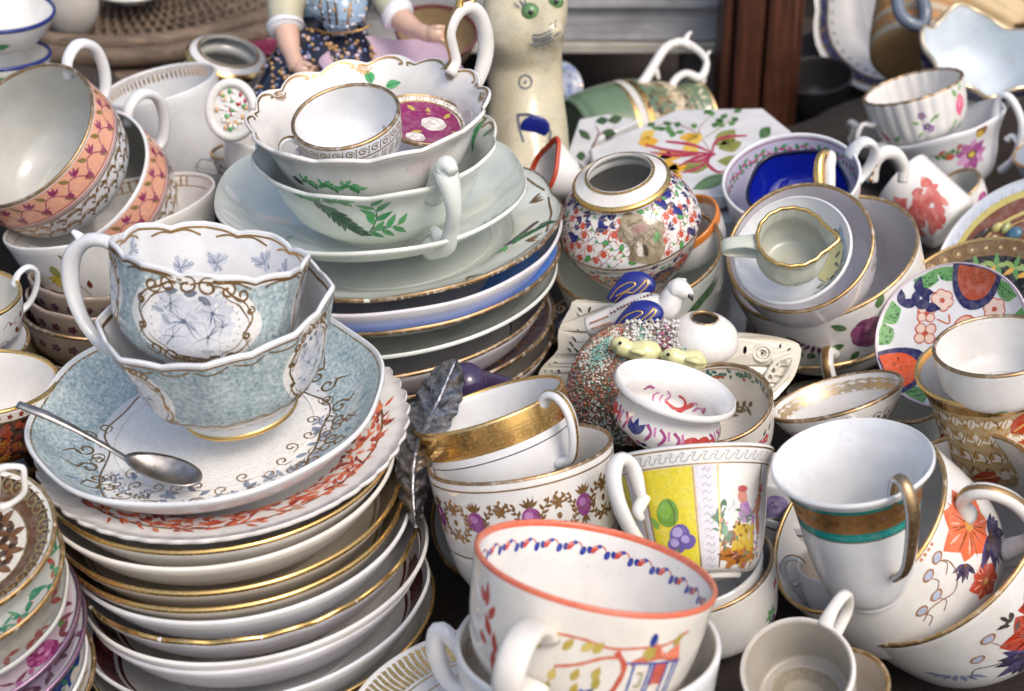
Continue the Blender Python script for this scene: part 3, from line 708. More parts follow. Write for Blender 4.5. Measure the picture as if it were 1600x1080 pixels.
for k in range(9): b.leaf(0, 0, 9, 2.6, 180+k*22, ['#c9b437', '#b6a32c', '#d8c558'][k % 3], 2)
for k in range(4): b.leaf(0, -5, 4, 1.6, 230+k*22, '#b5522c', 3)
b.ell(-1, 4, 2.6, 4.0, 10, '#8a9140', 3)
for p, a in (((-5, -14), 140), ((-8, -11), 160), ((-2, -16), 120)): b.leaf(p[0], p[1], 8, 3, a, '#5a2f4a', 2)
b.leaf(10, 9, 7, 2.4, 130, '#7a5a2a', 2); b.leaf(14, -9, 6, 3, 80, '#6a2a20', 2); b.leaf(13, -17, 6, 3, 200, '#6a2a20', 2)
for i, (cx, cy, a, ra, ph, lab, md) in enumerate([
  (128, 438, 82, .36, 4, 'small brown stained bowl just under the daisy bowl, top of a dark nested trio', scal(14, .02, .02, p=8)),
  (132, 466, 90, .36, 4, 'small brown stained bowl with wavy rim in the middle of the dark nested trio', scal(9, .02, .03, p=8)),
  (134, 496, 96, .36, 4, 'small dark gilt rimmed bowl, lowest of the nested trio left of the teal handle', None)]):
    v = Vessel('bowl', lab, 'bowl', (cx, cy, a, ra, ph), .84, 'bowlcup', .7, glaze('dark_stained_porcelain', (.30, .24, .19), dirt=.8), nu=96, group='nested brown stained bowls', mod=md, rim=BROWN() if i == 2 else None)
    v.band('in', 2, 14, 'paint', '#4a3a34')
    b = v.br('out', -10, -5)
    for k in range(-3, 4): b.flower(k*9, -3, 3, 5, '#5a2a40', '#3a4a30', 1)
Vessel('bowl', 'dark olive bowl half hidden under the nested brown bowls', 'bowl', (150, 545, 108, .36, 2), .83, 'bowlcup', .6, glaze('olive_brown_glaze', (.16, .13, .07)), nu=96, rim=BROWN(), rimw=.0012)
Vessel('bowl', 'cream bowl with gilt shell edge seen through the teal cup handle', 'bowl', (235, 490, 92, .34, 5), .86, 'bowlcup', .8, WARM(), nu=96, mod=scal(10, .04, .05, p=8), rim=BROWN(), rimw=.0012)
mg = Vessel('mug', 'tall plain white mug with gold dashes inside the rim, behind the peach cups', 'mug', (248, 132, 92, .27, -17), .985, 'can', 2.25, COOL(), foot=None, nu=120, rim=None)
for k in range(-64, 66, 5):
    b = mg.br('in', k, -5); b.leaf(0, -3.2, 6.5, 1.5, 90, key='gold', lay=1); b.ell(1.4, 2.5, .6, key='gold')
mg.band('in', .8, 1.3, 'gold')
mg.handle([(.9, 1.9), (1.25, 1.95), (1.5, 1.6), (1.35, 1.0), (.95, .85)], w=.07, th=.05, mat=COOL(), ang=20)
# two bowls with blue rims
BL = '#1f2f7a'
for i, (cx, cy, a, ra, ph, H, lab) in enumerate([(-8, 15, 92, .38, -4, .62, 'white bowl with a blue painted rim at the top left corner, upper of two'), (-6, 84, 84, .30, -6, .95, 'lower of two blue rimmed white bowls at the top left, painted with teal leaves')]):
    v = Vessel('bowl', lab, 'bowl', (cx, cy, a, ra, ph), .98, 'bowlcup', H, WHITE(), nu=112, group='blue rimmed bowls', ns=24)
    v.band('out', -.0, 1.1, 'paint', BL, 1); v.band('in', 0, 1.2, 'paint', BL, 1)
    v.rimband(plainmat('blue_rim_enamel', (.015, .03, .16), .2, nscale=300), .0012, .001, 'blue_rim')
    if i == 1:
        b = v.br('out', 28, -16); b.ell(0, 0, 4, 8, 20, '#26303a', 1); b.ell(1, -3, 4, 7, 10, '#3a97a0', 2)
        b.leaf(-20, 6, 16, 7, 10, '#4f9a5c', 1); b.leaf(10, 4, 7, 3, 40, '#6aa860', 1); b.leaf(-10, -13, 12, 5, 20, '#4f9a5c', 1); b.leaf(14, -4, 6, 3, 80, '#6aa860', 1)
    else:
        b = v.br('out', 20, -15); b.leaf(-14, 0, 12, 6, 20, '#3f8a4a', 1)
# tall pebble like vase bottom
v = Vessel('ceramic_jar', 'rounded speckled off white stoneware jar standing on the wicker tray', 'jar', (113, -40, 20, .4, 0), 1.12, [(0, 0), (.9, .01), (1.7, .22), (2.05, .5), (1.7, .8), (1.1, .93), (1, 1)], 5.2, glaze('speckled_stoneware', (.50, .47, .43), .35, dirt=.8), foot=None, nu=64)
# wicker tray
WK = woodmat('brown_wicker', (.085, .055, .035), (.22, .155, .105), .7, 'X', 30, .001)
wc = pt(190, 92, 1.12)
we = empty('wicker_tray', Matrix.Translation(wc+Vector((-.012, .153, .014))) @ Matrix.Rotation(.15, 4, 'X'), 'large round brown wicker tray seen behind the white mug and the stoneware jar', 'tray')
bpy.context.view_layer.update()
Ro = .158
def ringtube(name, R, z, r, mat, a0=-180, a1=20, n=150, tw=0, amp=0, kk=0):
    c = np.array([[R*math.cos(t)+0, R*math.sin(t), z+amp*math.sin(t*kk)] for t in np.radians(np.linspace(a0, a1, n))]); c[:, 0] += amp*0
    V, Fc = tube_vf(c, np.full(n, r), 8, 1.0, side=(0, 0, 1))
    o = mesh_obj(name, V, Fc, mat, we); return o
ringtube('rim_cane', Ro, .012, .0075, WK); ringtube('rim_cane', Ro-.013, .0165, .006, WK); ringtube('rim_cane', Ro+.004, -.002, .0065, WK)
for i in range(9):
    R = Ro-.024-i*.0115; n = 900; t = np.radians(np.linspace(-180, 20, n)); rows = []
    ph_ = (i % 2)*PI
    for k in range(6):
        A = -PI/2+2*PI*k/6; bumpz = .0022*np.sin(t*88+ph_)
        rows.append(np.stack([(R+.0055*math.cos(A))*np.cos(t), (R+.0055*math.cos(A))*np.sin(t), .006+.0032*math.sin(A)+bumpz], 1))
    V = np.vstack(rows).reshape(6, n, 3).transpose(1, 0, 2).reshape(-1, 3); mesh_obj('woven_cane', V, grid_faces(n, 6), WK, we)
mesh_obj('tray_base', [(R*math.cos(t), R*math.sin(t), -.004) for R in (.02, Ro) for t in np.linspace(0, 2*PI, 60, endpoint=False)], grid_faces(2, 60), WK, we)
v = Vessel('dish', 'pale dish resting on the wicker tray at the top edge', 'dish', (205, -12, 52, .28, -6), 1.17, 'saucer', .25, WHITE(), nu=64)
# imari jar behind with white and gold lip
def imari(v, y0, y1, n, seed, side='out', a0=-85, a1=85, sz=3.2, mode='wrap', sp=1.75, cols=('#1d2468', '#b8442c', '#4a9a4e', '#d0703a', '#232a70')):
    rnd = random.Random(seed); pts = []; Rm = v.R*1000*(2 if v.R < .02 else 1)
    for k in range(n*14):
        a, y = rnd.uniform(a0, a1), rnd.uniform(y0, y1); X = math.radians(a)*Rm
        if all((X-q[0])**2+(y-q[1])**2 > (sz*sp)**2 for q in pts): pts.append((X, y, a))
        if len(pts) >= n: break
    for k, (X, y, a) in enumerate(pts):
        b = v.br(side, a, y); q = rnd.random(); r = rnd.uniform(.85, 1.15)*sz
        if q < .28:
            A = rnd.uniform(0, 360)
            for j in (-1, 0, 1): b.leaf(-math.cos(math.radians(A))*r*.5, -math.sin(math.radians(A))*r*.5, r*1.5, r*.55, A+j*32, cols[0], 2+j)
            b.line([(-math.cos(math.radians(A))*r*.4, -math.sin(math.radians(A))*r*.4), (math.cos(math.radians(A))*r*.8, math.sin(math.radians(A))*r*.8)], .4, key='gold', lay=5)
        elif q < .55: b.flower(0, 0, r*.62, 6, cols[1], cols[3], 2, rnd.uniform(0, 70)); f = rnd.choice((-1, 1)); b.line([(f*r*.9*math.cos(t), -r*.3+r*.9*math.sin(t)) for t in np.linspace(0, 4.2, 8)], .4, cols[1], 1); b.line([(r*.3, r*.5), (r*.8, r), (r*1.2, r*.6)], .35, cols[1], 1)
        elif q < .80: A = rnd.uniform(0, 180); b.ell(0, 0, r*.75, r*.42, A, '#2f5a34', 1); b.ell(0, 0, r*.62, r*.32, A, cols[2], 2); b.line([(r*.6, 0), (r*1.3, r*.4), (r*1.9, 0)], .3, '#3a4a60', 1)
        else: b.ell(0, 0, r*.28, r*.24, 0, cols[2], 1); b.line([(-r*1.5, -r*.3), (-r*.4, r*.7), (r*.5, -r*.2), (r*1.6, r*.6)], .35, rnd.choice(['#3a4a80', '#8a3a2a']), 1); b.ell(r*1.2, -r*.5, r*.2, r*.2, 0, cols[1], 1)
jl = Vessel('ginger_jar', 'small jar with thick white and gold ring neck, behind the porcelain flower medallion', 'jar', (357, 80, 44, .50, 10), 1.06,
            [(0, .03), (.9, .03), (1.5, .15), (1.85, .42), (1.55, .68), (1.15, .78), (1.1, .84), (1.42, .87), (1.46, .93), (1.2, .99), (1, 1)], 3.4, WHITE(), inmat=GREY(), foot=None, nu=96)
jl.band('out', 7, 16, 'bgold'); jl.band('out', 0, 2.0, 'brown'); imari(jl, -62, -24, 70, 4, sz=4.6, a0=-95, a1=95)
# cup with medallion handle
cp = Vessel('teacup', 'small white cup whose ornate pierced handle frames a red and green flower medallion', 'cup', (398, 215, 48, .35, 5), .93, 'bute', 1.4, WHITE(), hdir=300, nu=80)
me_ = empty('porcelain_medallion', Matrix.Translation(pt(362, 172, .90)), 'round white ring filled with tiny porcelain flowers, right of the tall white mug', 'ornament')
bpy.context.view_layer.update()
w_, ri_, up_ = frame_at(pt(362, 172, .90)); c0 = pt(362, 172, .90)
nW = (w_*.9+ri_*-.2).normalized(); e1 = (ri_-nW*ri_.dot(nW)).normalized(); e2 = nW.cross(e1)
c_ = np.array([tuple(c0+e1*(.0125*math.cos(t))+e2*(.0150*math.sin(t))) for t in np.linspace(0, 2*PI, 40)])
o = child(mesh_obj('ring', *tube_vf(c_, np.full(40, .0027), 10), WHITE()), me_)
V, Fs = ellipsoid_vf((0, 0, 0), (.0115, .014, .002)); Mx = Matrix((e1, e2, nW)).transposed().to_4x4(); Mx.translation = c0-nW*.001
child(mesh_obj('disc', V, Fs, WHITE(), world=Mx), me_)
rnd = random.Random(2); V, Fs, Cc = [], [], []
for k in range(46):
    a, r = rnd.uniform(0, 6.28), .009*math.sqrt(rnd.random()); v_, f_ = ellipsoid_vf((r*math.cos(a), 1.2*r*math.sin(a), .0018), (rnd.uniform(.0009, .0018), rnd.uniform(.0009, .0018), .0008), 7, 5, len(V))
    V += list(v_); Fs += f_; Cc += [lin(rnd.choice(['#b03a44', '#e0dcd6', '#e0dcd6', '#c8a070', '#e4e0da', '#4f9a5a']))]*len(v_)
o = child(mesh_obj('applied_flowers', V, Fs, paintmat(), cols=Cc, world=Mx), me_); tag(o, kind='stuff')
v = Vessel('bowl', 'rust red and blue patterned bowl in shadow below the porcelain medallion', 'bowl', (372, 236, 44, .3, -8), .95, 'bowlcup', 1.0, WHITE(), nu=80, handles=[dict(pts=ear(1.0), w=.1, th=.06)], hdir=262, rim=GOLD())
imari(v, -30, -4, 60, 8, sz=5, cols=('#20245a', '#a83c20', '#a83c20', '#c06030', '#232a70'))
# little cups along the left edge
c1 = Vessel('teacup', 'white teacup with pink sprigged ear handle and rust red patterned foot at the left edge', 'cup', (-40, 462, 72, .55, -12), .76, 'bute', 1.15, COOL(), inmat=GREY(), hdir=68, nu=96, rim=BGOLD(),
            handles=[dict(pts=[(.9, 1.02), (1.05, 1.28), (1.3, 1.36), (1.46, 1.16), (1.40, .8), (1.18, .46), (.86, .3)], w=.085, th=.06)])
imari(c1, -36, -8, 90, 12, sz=3, cols=('#a83c30', '#a83c30', '#8a3028', '#c06050', '#402a50')); c1.br('out', 30, 0)
Vessel('saucer', 'white gilt edged saucer under the rust patterned teacup at the left edge', 'saucer', (-52, 545, 98, .5, -16), .77, 'saucer', .25, COOL(), nu=96, rim=GOLD())
c2 = Vessel('teacup', 'wide cup with white inside and dark brown gilt side at the left edge', 'cup', (-30, 597, 118, .43, -6), .72, 'bute', 1.0, WHITE(), nu=112, rim=BGOLD(), rimw=.0008)
c2.band('out', 5, 30, 'paint', '#2a1a12'); rnd = random.Random(4)
c2.band('out', 1.2, 5, 'paint', '#c8c2b8'); c2.band('out', 5, 6, 'gold', lay=1); c2.band('out', 26, 28, 'gold', lay=1)
for k in range(60): b = c2.br('out', rnd.uniform(-10, 90), rnd.uniform(-26, -8)); b.flower(0, 0, 2.4, 5, rnd.choice(['#8a3a20', '#a0702a', '#6a2a18']), None, 2)
for a in range(0, 90, 9): c2.br('out', a, -3).flower(0, 0, 1.5, 5, '#7a2a20', None, 1)
c3 = Vessel('teacup', 'cup with a squared white handle above the brown and gold saucer at the left edge', 'cup', (-60, 742, 58, .45, -10), .615, 'bute', 1.1, WHITE(), hdir=86, nu=80, rim=GOLD(),
            handles=[dict(pts=[(.92, 1.15), (1.2, 1.22), (1.52, 1.18), (1.62, 1.1), (1.60, .8), (1.56, .45), (1.42, .26), (1.1, .06), (.85, .0)], w=.10, th=.085)])
c4 = Vessel('bowl', 'dark brown bowl with gilt rim under the brown sided cup at the left edge', 'bowl', (-20, 712, 104, .4, -6), .74, 'bowlcup', .8, glaze('dark_brown_glaze', (.06, .03, .015)), nu=96, rim=BGOLD(), rimw=.0012)

# ================================================================ white and green set
LEAF = ['#2f6b42', '#3d8a50', '#4aa05a', '#27553a']
gl = []
GS = [ # a, cx, bottom y, D, label, mat, rim, mod
 (267, 614, 458, .835, .41, -8, 'plate', 'large plate with gilt shell edge and green leaf, under the pale green saucer', GREENISH, 'g', scal(10, .03, .02, off=.2, p=7)),
 (262, 617, 481, .838, .41, -8, 'saucer', 'white plate with blue reflection tinted into its glaze beneath the large gilt shell plate', LILAC, None, wavy(8, .008, .008)),  # lilac glaze carries the blue reflected onto the plate's underside
 (259, 618, 512, .841, .41, -8, 'saucer', 'plate with a vivid blue inside and gilt rim in the green stack', LILAC, 'g', wavy(10, .006, .005)),
 (259, 614, 549, .844, .42, -9, 'saucer', 'pale green saucer with concentric rings and a gold circle line in the green stack', GREENISH, None, None),
 (254, 604, 583, .847, .42, -9, 'saucer', 'lilac white saucer with a gold rim under the ringed pale green one', LILAC, 'g', None),
 (256, 612, 618, .850, .42, -9, 'saucer', 'dark purple bordered saucer near the bottom of the green stack', LILAC, 'g', None),
 (250, 618, 645, .853, .42, -9, 'saucer', 'white saucer hidden lowest in the green stack', WARM, 'g', None)]
for i, (a, cx, by, D, ra, ph, pr, lab, mt, rm, md) in enumerate(GS):
    v = Vessel('plate' if i < 3 else 'saucer', lab, 'plate' if i < 3 else 'saucer', (cx, by-a*ra-1, a, ra, ph), D, 'stk' if i in (1, 4, 6) else pr, .34 if i in (1, 4, 6) else .22, mt(), foot=(.5, .1), nu=176, mod=md, group='plates and saucers of the green stack', rim=BROWN() if rm else None, rimw=.0009, ns=24)
    r0 = v.R*1000
    if i == 0:
        b = v.br('in', mode='disc'); lobes(b, 10, r0*.955, r0*.93, 'brown', 1.2, 2, off=8)
        for a_ in (8, 44, -28, -64):
            for k in (-1, 0, 1): p = pc(r0*.93, a_+k*3); b.leaf(p[0], p[1], 9, 2.2, a_+180+k*25, key='brown', lay=3)
        for k in range(9): p = pc(r0*.80, -22); b.leaf(p[0]+k*1.9-7, p[1]+k*1.6-7, 11, 4.4, 70-k*14, ['#2f7a4a', '#3d8a55', '#27553a'][k % 3], 1+k % 3); b.ell(p[0]+k*1.9-9, p[1]+k*1.6-3, 2.6, 1.8, 40, '#55505a', 1)
        for k in range(4): p = pc(r0*.72, -30); b.leaf(p[0], p[1], 9, 2.4, 190+k*22, '#46b05c', 1)
        b.line([pc(r0*.7, q) for q in range(0, 360, 8)], .35, '#a8ada2', 1, closed=True, n=120)
    if i == 2: v.band('in', 1.6, 40, 'paint', '#5a94e6', 0)
    if i == 3:
        for s_ in (22, 24, 26, 28, 30, 32): v.band('in', s_, s_+.35, 'paint', '#b3b8aa', 0)
        v.band('in', 18, 18.6, 'brown', lay=1)
    if i == 5:
        v.band('in', 2, 3, 'gold', lay=2); v.band('in', 3, 26, 'paint', '#3f3242', 0); b = v.br('in', mode='disc')
        for a_ in range(-60, 20, 14): p = pc(r0*.82, a_); b.scroll(p[0], p[1], 6, a_, 1.2, 1, 'gold', 1, 2); b.scroll(p[0]+3, p[1]+3, 4, a_+180, 1.2, 1, 'gold', -1, 2)
gs = Vessel('saucer', 'deep pale green tinted saucer with bare rim under the two green sprigged cups', 'saucer', (580, 291, 246, .40, -5), .825, 'saucer', .30, GREENISH(), foot=(.42, .1), nu=160, mod=wavy(6, .01, .01))
b = gs.br('in', mode='disc')
for a_ in (-100, -75, -40, 205, 230): p = pc(gs.R*1000*.8, a_); b.sprig([p, (p[0]+6, p[1]+3), (p[0]+14, p[1]+4)], .5, '#a9bda5', ['#9fb8a0', '#8fb096'], 6, 2.4, 6)
for a_ in (175, 195): p = pc(gs.R*1000*.86, a_); b.leaf(p[0], p[1], 14, 5, a_-60, '#ece9e2', 1)
GP = [(0, .13), (.3, .13), (.5, .17), (.70, .36), (.80, .58), (.87, .80), (1, 1)]
thandle = lambda k: [(.82, .42), (1.0, .66), (1.14, .82), (1.25, .62), (1.2, .36), (1.06, .16), (.92, .08), (.70, .2)]
g2 = Vessel('teacup', 'lower white footed cup with green leaves and twig shaped handle, under the gilt scalloped cup', 'cup', (586, 222, 195, .42, -6), .80, GP, .80, GREENISH(), foot=(.4, .10), nu=176, ns=36, hdir=122,
            mod=scal(12, .035, .03, off=.1, p=5), group='green sprigged gilt scalloped cups',
            handles=[dict(pts=[(.84, .62), (.96, .90), (1.06, .92), (1.14, .66), (1.06, .42), (.98, .26), (.76, .16)], w=.065, th=.06, taper=[1.3, 1, 1.5, 1, .9, 1.2, 1.7]),
                     dict(pts=[(1.02, .86), (1.08, 1.0), (1.18, .98)], w=.07, th=.065, taper=[1, 1.3, .6], name='handle_knop', n=12),
                     dict(pts=[(.9, .2), (.86, .32), (.78, .34)], w=.045, th=.04, taper=[.8, 1.2, .6], name='handle_twig', n=12)])
g1 = Vessel('teacup', 'gilt scalloped cup with high looped handle, holding a tiny cup and magenta dish', 'cup', (575, 166, 194, .405, -8), .785, GP, .80, WHITE(), foot=(.4, .10), nu=192, ns=40, hdir=66,
            mod=scal(14, .05, .045, off=.05, p=6), group='green sprigged gilt scalloped cups', rim=None,
            handles=[dict(pts=[(.86, .78), (.94, .86), (.93, .98), (.92, 1.12), (1.0, 1.24), (1.12, 1.28), (1.24, 1.20), (1.30, 1.0), (1.27, .78), (1.14, .58), (.95, .46), (.74, .44)], w=.055, th=.055, taper=[1.2, .9, .9, 1.0, 1.1, 1.2, 1.3, 1.2, 1, .9, 1], n=50, gold=(BROWN(), False), goldw=.35),
                     dict(pts=[(1.04, 1.27), (1.08, 1.38), (1.16, 1.40), (1.20, 1.33), (1.14, 1.28)], w=.035, th=.03, name='gilt_curl', n=16, m=BGOLD())])
r1 = g1.R*1000
for i in range(14):
    a = 360/14*(i+.5)-3
    for sd in ('in',):
        b = g1.br(sd, a, -1.6); w = r1*2*PI/14*.5
        b.line([(-w*.80, -2.4), (-w*.86, -.6), (-w*.5, .5), (0, 1.0), (w*.5, .5), (w*.82, -.9), (w*.84, -2.2), (w*.7, -2.6)], 1.25, key='brown', lay=3)
for a in (-150, -52, 0, 52, 90, 150):
    b = g1.br('in', a, -2.5)
    b.line([(-5, -1), (-2, -2.6), (2, -2.6), (5, -1)], 1.0, key='brown', lay=3)
    for k in range(-2, 3): b.line([(k*1.1, .4), (k*1.1, -1.8)], .45, key='brown', lay=3); b.leaf(k*1.4, -2.8, 1.6+.8*(2-abs(k)), 1.0, -90, key='brown', lay=4)
g1.band('out', .3, .9, 'brown', nu=192)
b = g1.br('in', 4, -13); b.leaf(0, 0, 9, 5, 100, '#2f9a55', 2, vein='#1f6a3a'); b.leaf(7, -3, 9, 4.5, 15, '#57a86a', 2, vein='#2a7a44')
b.leaf(-6, -4, 7, 3.5, 200, '#4aa05a', 1); b.leaf(0, -6, 7, 3.5, 290, '#57a86a', 1)
b = g1.br('out', 28, -14); b.ell(0, 0, 12, 8, 0, '#d9cfcb', 0)
# green sprays on the outside of the lower cup
b = g2.br('out', -26, -15)
for k, (x, y) in enumerate([(0, 0), (3, -4), (7, -8)]):
    for q_ in range(6): b.leaf(x-7+q_*2.1, y+8-q_*2.9, 7.5, 2.6, -95 if k == 0 else -15, ['#3a5a3f', '#2d6b40', '#27553a'][k], 2+k)
    b.leaf(x-7, y+8, 21, 6, -55, ['#3a5a3f', '#2d6b40', '#27553a'][k], 1+k, vein='#1a3a2a')
b.sprig([(16, -14), (20, -6), (21, 0), (19, 8)], .5, '#2a4a3a', LEAF[1:3], 10, 3.6, 7, 2); b.sprig([(14, -14), (22, -12), (32, -10)], .5, '#2a4a3a', LEAF[1:3], 9, 3.4, 6, 2)
b = g2.br('out', -44, -3); 
for k in range(2): b.sprig([(k*16, -2), (k*16+6, 1), (k*16+14, -1)], .5, '#2a4a3a', LEAF[1:3], 5, 2.2, 12, 2)
b = g1.br('out', -48, -21); b.leaf(-6, 0, 8, 5, -30, '#1f2a26', 2)
for k in range(3): b.sprig([(k*11, -2), (k*11+4, 1), (k*11+10, -3)], .5, '#2a5a3a', ['#3d8a50', '#57a86a'], 4, 2, 10, 2)
for a, x in ((72, 0), (84, 0)):
    b = g2.br('out', a, -10)
b = g2.br('in', 74, -9)
for k in range(7): b.leaf(-3+k*1.2, -2-k*1.5, 12, 3.0, 70+k*9, LEAF[k % 3], 1+k % 3)
b.leaf(8, 0, 10, 3, 60, '#6a8a70', 1)
b = g2.br('in', 60, -2.5)
for k in range(3): b.line([(-12+k*14, -4), (-8+k*14, .8), (0+k*14, 1), (1+k*14, -2)], 1.1, key='brown', lay=3)
# magenta dish and tiny cup inside
md = Vessel('dish', 'magenta centred dish with white rose and gold lace border lying inside the gilt scalloped cup', 'dish', (662, 190, 74, .52, 8), .80, 'saucer', .2, WARM(), nu=112, rim=BROWN())
rm_ = md.R*1000; b = md.br('in', mode='disc')
b.fill([pc(rm_*.80, q) for q in range(0, 360, 8)], '#85285a', 1, step=2.5)
b.line([pc(rm_*.82, q) for q in range(0, 360, 8)], .8, key='gold', lay=2, closed=True, n=100)
for a_ in range(0, 360, 20): p = pc(rm_*.90, a_); b.line([(p[0]+1.8*math.cos(t), p[1]+1.8*math.sin(t)) for t in np.linspace(0, 6, 9)], .35, key='brown', lay=2); b.ell(p[0], p[1], .5, key='brown', lay=2)
b.rose(5, 2, 7, ('#c9bfb8', '#e6e0d8', '#f0ece6'), 3); b.rose(-3, -13, 5.5, ('#c9bfb8', '#e6e0d8', '#f0ece6'), 3)
for p, a_ in (((2, 10), 100), ((10, 8), 60), ((14, -4), -10), ((12, -10), -40), ((0, -6), 200), ((22, 6), 40), ((-5, 12), 150)): b.leaf(p[0], p[1], 6, 2.4, a_, '#b9a44a', 2)
wi = Vessel('teacup', 'tiny white cup with gilt scroll band and ring handle inside the gilt scalloped cup', 'cup', (540, 182, 87, .56, -15), .765, 'bute', .95, COOL(), foot=(.5, .05), nu=112, hdir=255, rim=BROWN(), rimw=.0005,
            handles=[dict(pts=ringh(.95, .62, .17, .97), w=.06, th=.045, gold=(BROWN(), False), goldw=.5)])
rw = wi.R*1000
for k in range(-90, 100, 14): b = wi.br('out', k, -4); b.scroll(0, 0, 2.3, k, 1.4, .5, 'brown', 1, 1); b.line([(2.5, -2.5), (3.5, 2.5)], .4, key='brown')
wi.band('out', 7, 7.6, 'brown'); 
for k in range(-90, 100, 12):
    b = wi.br('out', k, -11)
    for j in range(3): b.line([(-2+j*1.2, -2.5), (0+j*1.2, 2.5)], .35, key='brown')
# red edged spout
sb = Vessel('sauceboat', 'small white sauceboat with an orange red edged spout between the green stack and the cat', 'sauceboat', (848, 270, 43, .46, -72), .90, 'bowlcup', 1.5, WHITE(), nu=128,
            mod=lambda th, ht: (.45*np.exp(-((np.mod(th+PI-1.3, 2*PI)-PI)/.42)**2)*ht**2, .05*np.exp(-((np.mod(th+PI-1.3, 2*PI)-PI)/.5)**2)*ht**2))
sb.rimband(plainmat('orange_red_enamel', (.45, .05, .015), .25, nscale=900, var=.5), .0012, .002, 'red_edge')
# ================================================================ figurine, cat, jug, tiles
FL = glaze('flesh_bisque', (.62, .40, .30), .3, dirt=.1); SLV = glaze('cream_textured_sleeve', (.50, .47, .34), .5, dirt=.6); LACE = glaze('white_lace_porcelain', (.72, .72, .74), .4, dirt=.1)
DK = glaze('dark_blue_skirt', (.012, .014, .03), .15, dirt=.2); BODB = glaze('light_blue_bodice', (.27, .38, .50), .15, dirt=.1)
fg = empty('figurine', Matrix.Translation(pt(520, 150, .99)), 'porcelain lady figurine in light blue bodice and dark blue gilt skirt, arms held out', 'figurine')
bpy.context.view_layer.update()
def T3(name, pix, rads, mat, par, n=26, ring=16, flat=1.0, side=None): return child(tube(name, [pt(*p) for p in pix], rads, mat, n=n, ring=ring, flat=flat, side=side), par)
T3('skirt', [(500, 250, 1.0), (505, 180, 1.0), (512, 100, 1.0), (516, 40, 1.01)], [.060, .052, .036, .020], DK, fg, ring=36)
_sk = [c for c in fg.children if c.name.startswith('skirt')][0]
for v_ in _sk.data.vertices:
    cc = Vector((pt(508, 150, 1.0).x, pt(508, 150, 1.0).y+.02, v_.co.z)); d_ = v_.co-cc; a_ = math.atan2(d_.y, d_.x); k_ = max(0, min(1, (pt(512, 60, 1).z-v_.co.z)/.03)); v_.co = cc+d_*(1+.07*k_*math.sin(a_*11))
T3('torso', [(516, 60, 1.0), (520, 10, 1.0), (524, -50, 1.0), (524, -85, 1.0), (524, -105, 1.0), (524, -125, 1.0)], [.017, .022, .026, .020, .008, .007], BODB, fg, ring=24, flat=1.0)
T3('apron', [(528, 52, .972), (530, 30, .966), (532, 0, .972), (530, -35, .976)], [.004, .016, .0165, .012], BODB, fg, ring=20, flat=.9)
T3('upper_sleeve', [(470, -75, .99), (455, -30, .985), (447, 10, .98), (447, 38, .975)], [.009, .0115, .012, .0100], SLV, fg)
T3('lace_cuff', [(447, 34, .975), (447, 44, .974), (448, 50, .973)], [.0105, .0122, .0095], LACE, fg, n=10)
T3('forearm', [(447, 40, .974), (452, 70, .968), (460, 95, .962), (466, 108, .96)], [.0078, .0070, .0050, .0052], FL, fg)
T3('upper_sleeve', [(575, -75, .99), (595, -30, .985), (612, 8, .98), (620, 22, .975)], [.009, .0115, .011, .0095], SLV, fg)
T3('lace_cuff', [(612, 16, .976), (622, 24, .975), (628, 30, .974)], [.0100, .0115, .0090], LACE, fg, n=10)
T3('forearm', [(618, 22, .975), (642, 42, .965), (664, 52, .955), (674, 54, .952)], [.0078, .0068, .0050, .0048], FL, fg)
def hand(x, y, D, dx, dy, spread):
    vs, fs = [], []
    def add(P, r, n=10):
        c = cr(np.array([tuple(pt(*p)) for p in P]), n); v, f = tube_vf(c, np.interp(np.linspace(0, 1, n), np.linspace(0, 1, len(r)), r), 8, off=len(vs)); vs.extend(v); fs.extend(f)
    add([(x, y, D), (x+dx*.5, y+dy*.5, D-.002), (x+dx*.8, y+dy*.8, D-.002)], [.0048, .0056, .0046])
    for i, l in enumerate((.8, 1, .95, .75)):
        ox, oy = -dy*spread*(i-1.5)*.3, dx*spread*(i-1.5)*.3
        add([(x+dx*.6+ox*.7, y+dy*.6+oy*.7, D-.002), (x+dx*(.8+.35*l)+ox, y+dy*(.8+.35*l)+oy, D-.004), (x+dx*(.8+.6*l)+ox, y+dy*(.8+.6*l)+oy+5, D-.001)], [.0022, .0018, .0013])
    add([(x+dx*.2, y+dy*.2, D-.003), (x+dx*.5+dy*.45, y+dy*.5-dx*.45, D-.006), (x+dx*.85+dy*.5, y+dy*.85-dx*.5, D-.005)], [.0022, .0020, .0014])
    child(mesh_obj('hand', vs, fs, FL), fg)
hand(466, 104, .96, 18, 10, 1); hand(672, 53, .952, 22, 1, 1)
V, Fs = ellipsoid_vf((0, 0, 0), (.0125, .0135, .0165)); o = child(mesh_obj('head', V, Fs, FL, world=Matrix.Translation(pt(524, -165, 1.0))), fg)
V, Fs = ellipsoid_vf((0, 0, 0), (.0145, .0145, .0165)); o = child(mesh_obj('hair', V, Fs, glaze('brown_hair_glaze', (.12, .06, .03), .3), world=Matrix.Translation(pt(524, -176, 1.008))), fg)
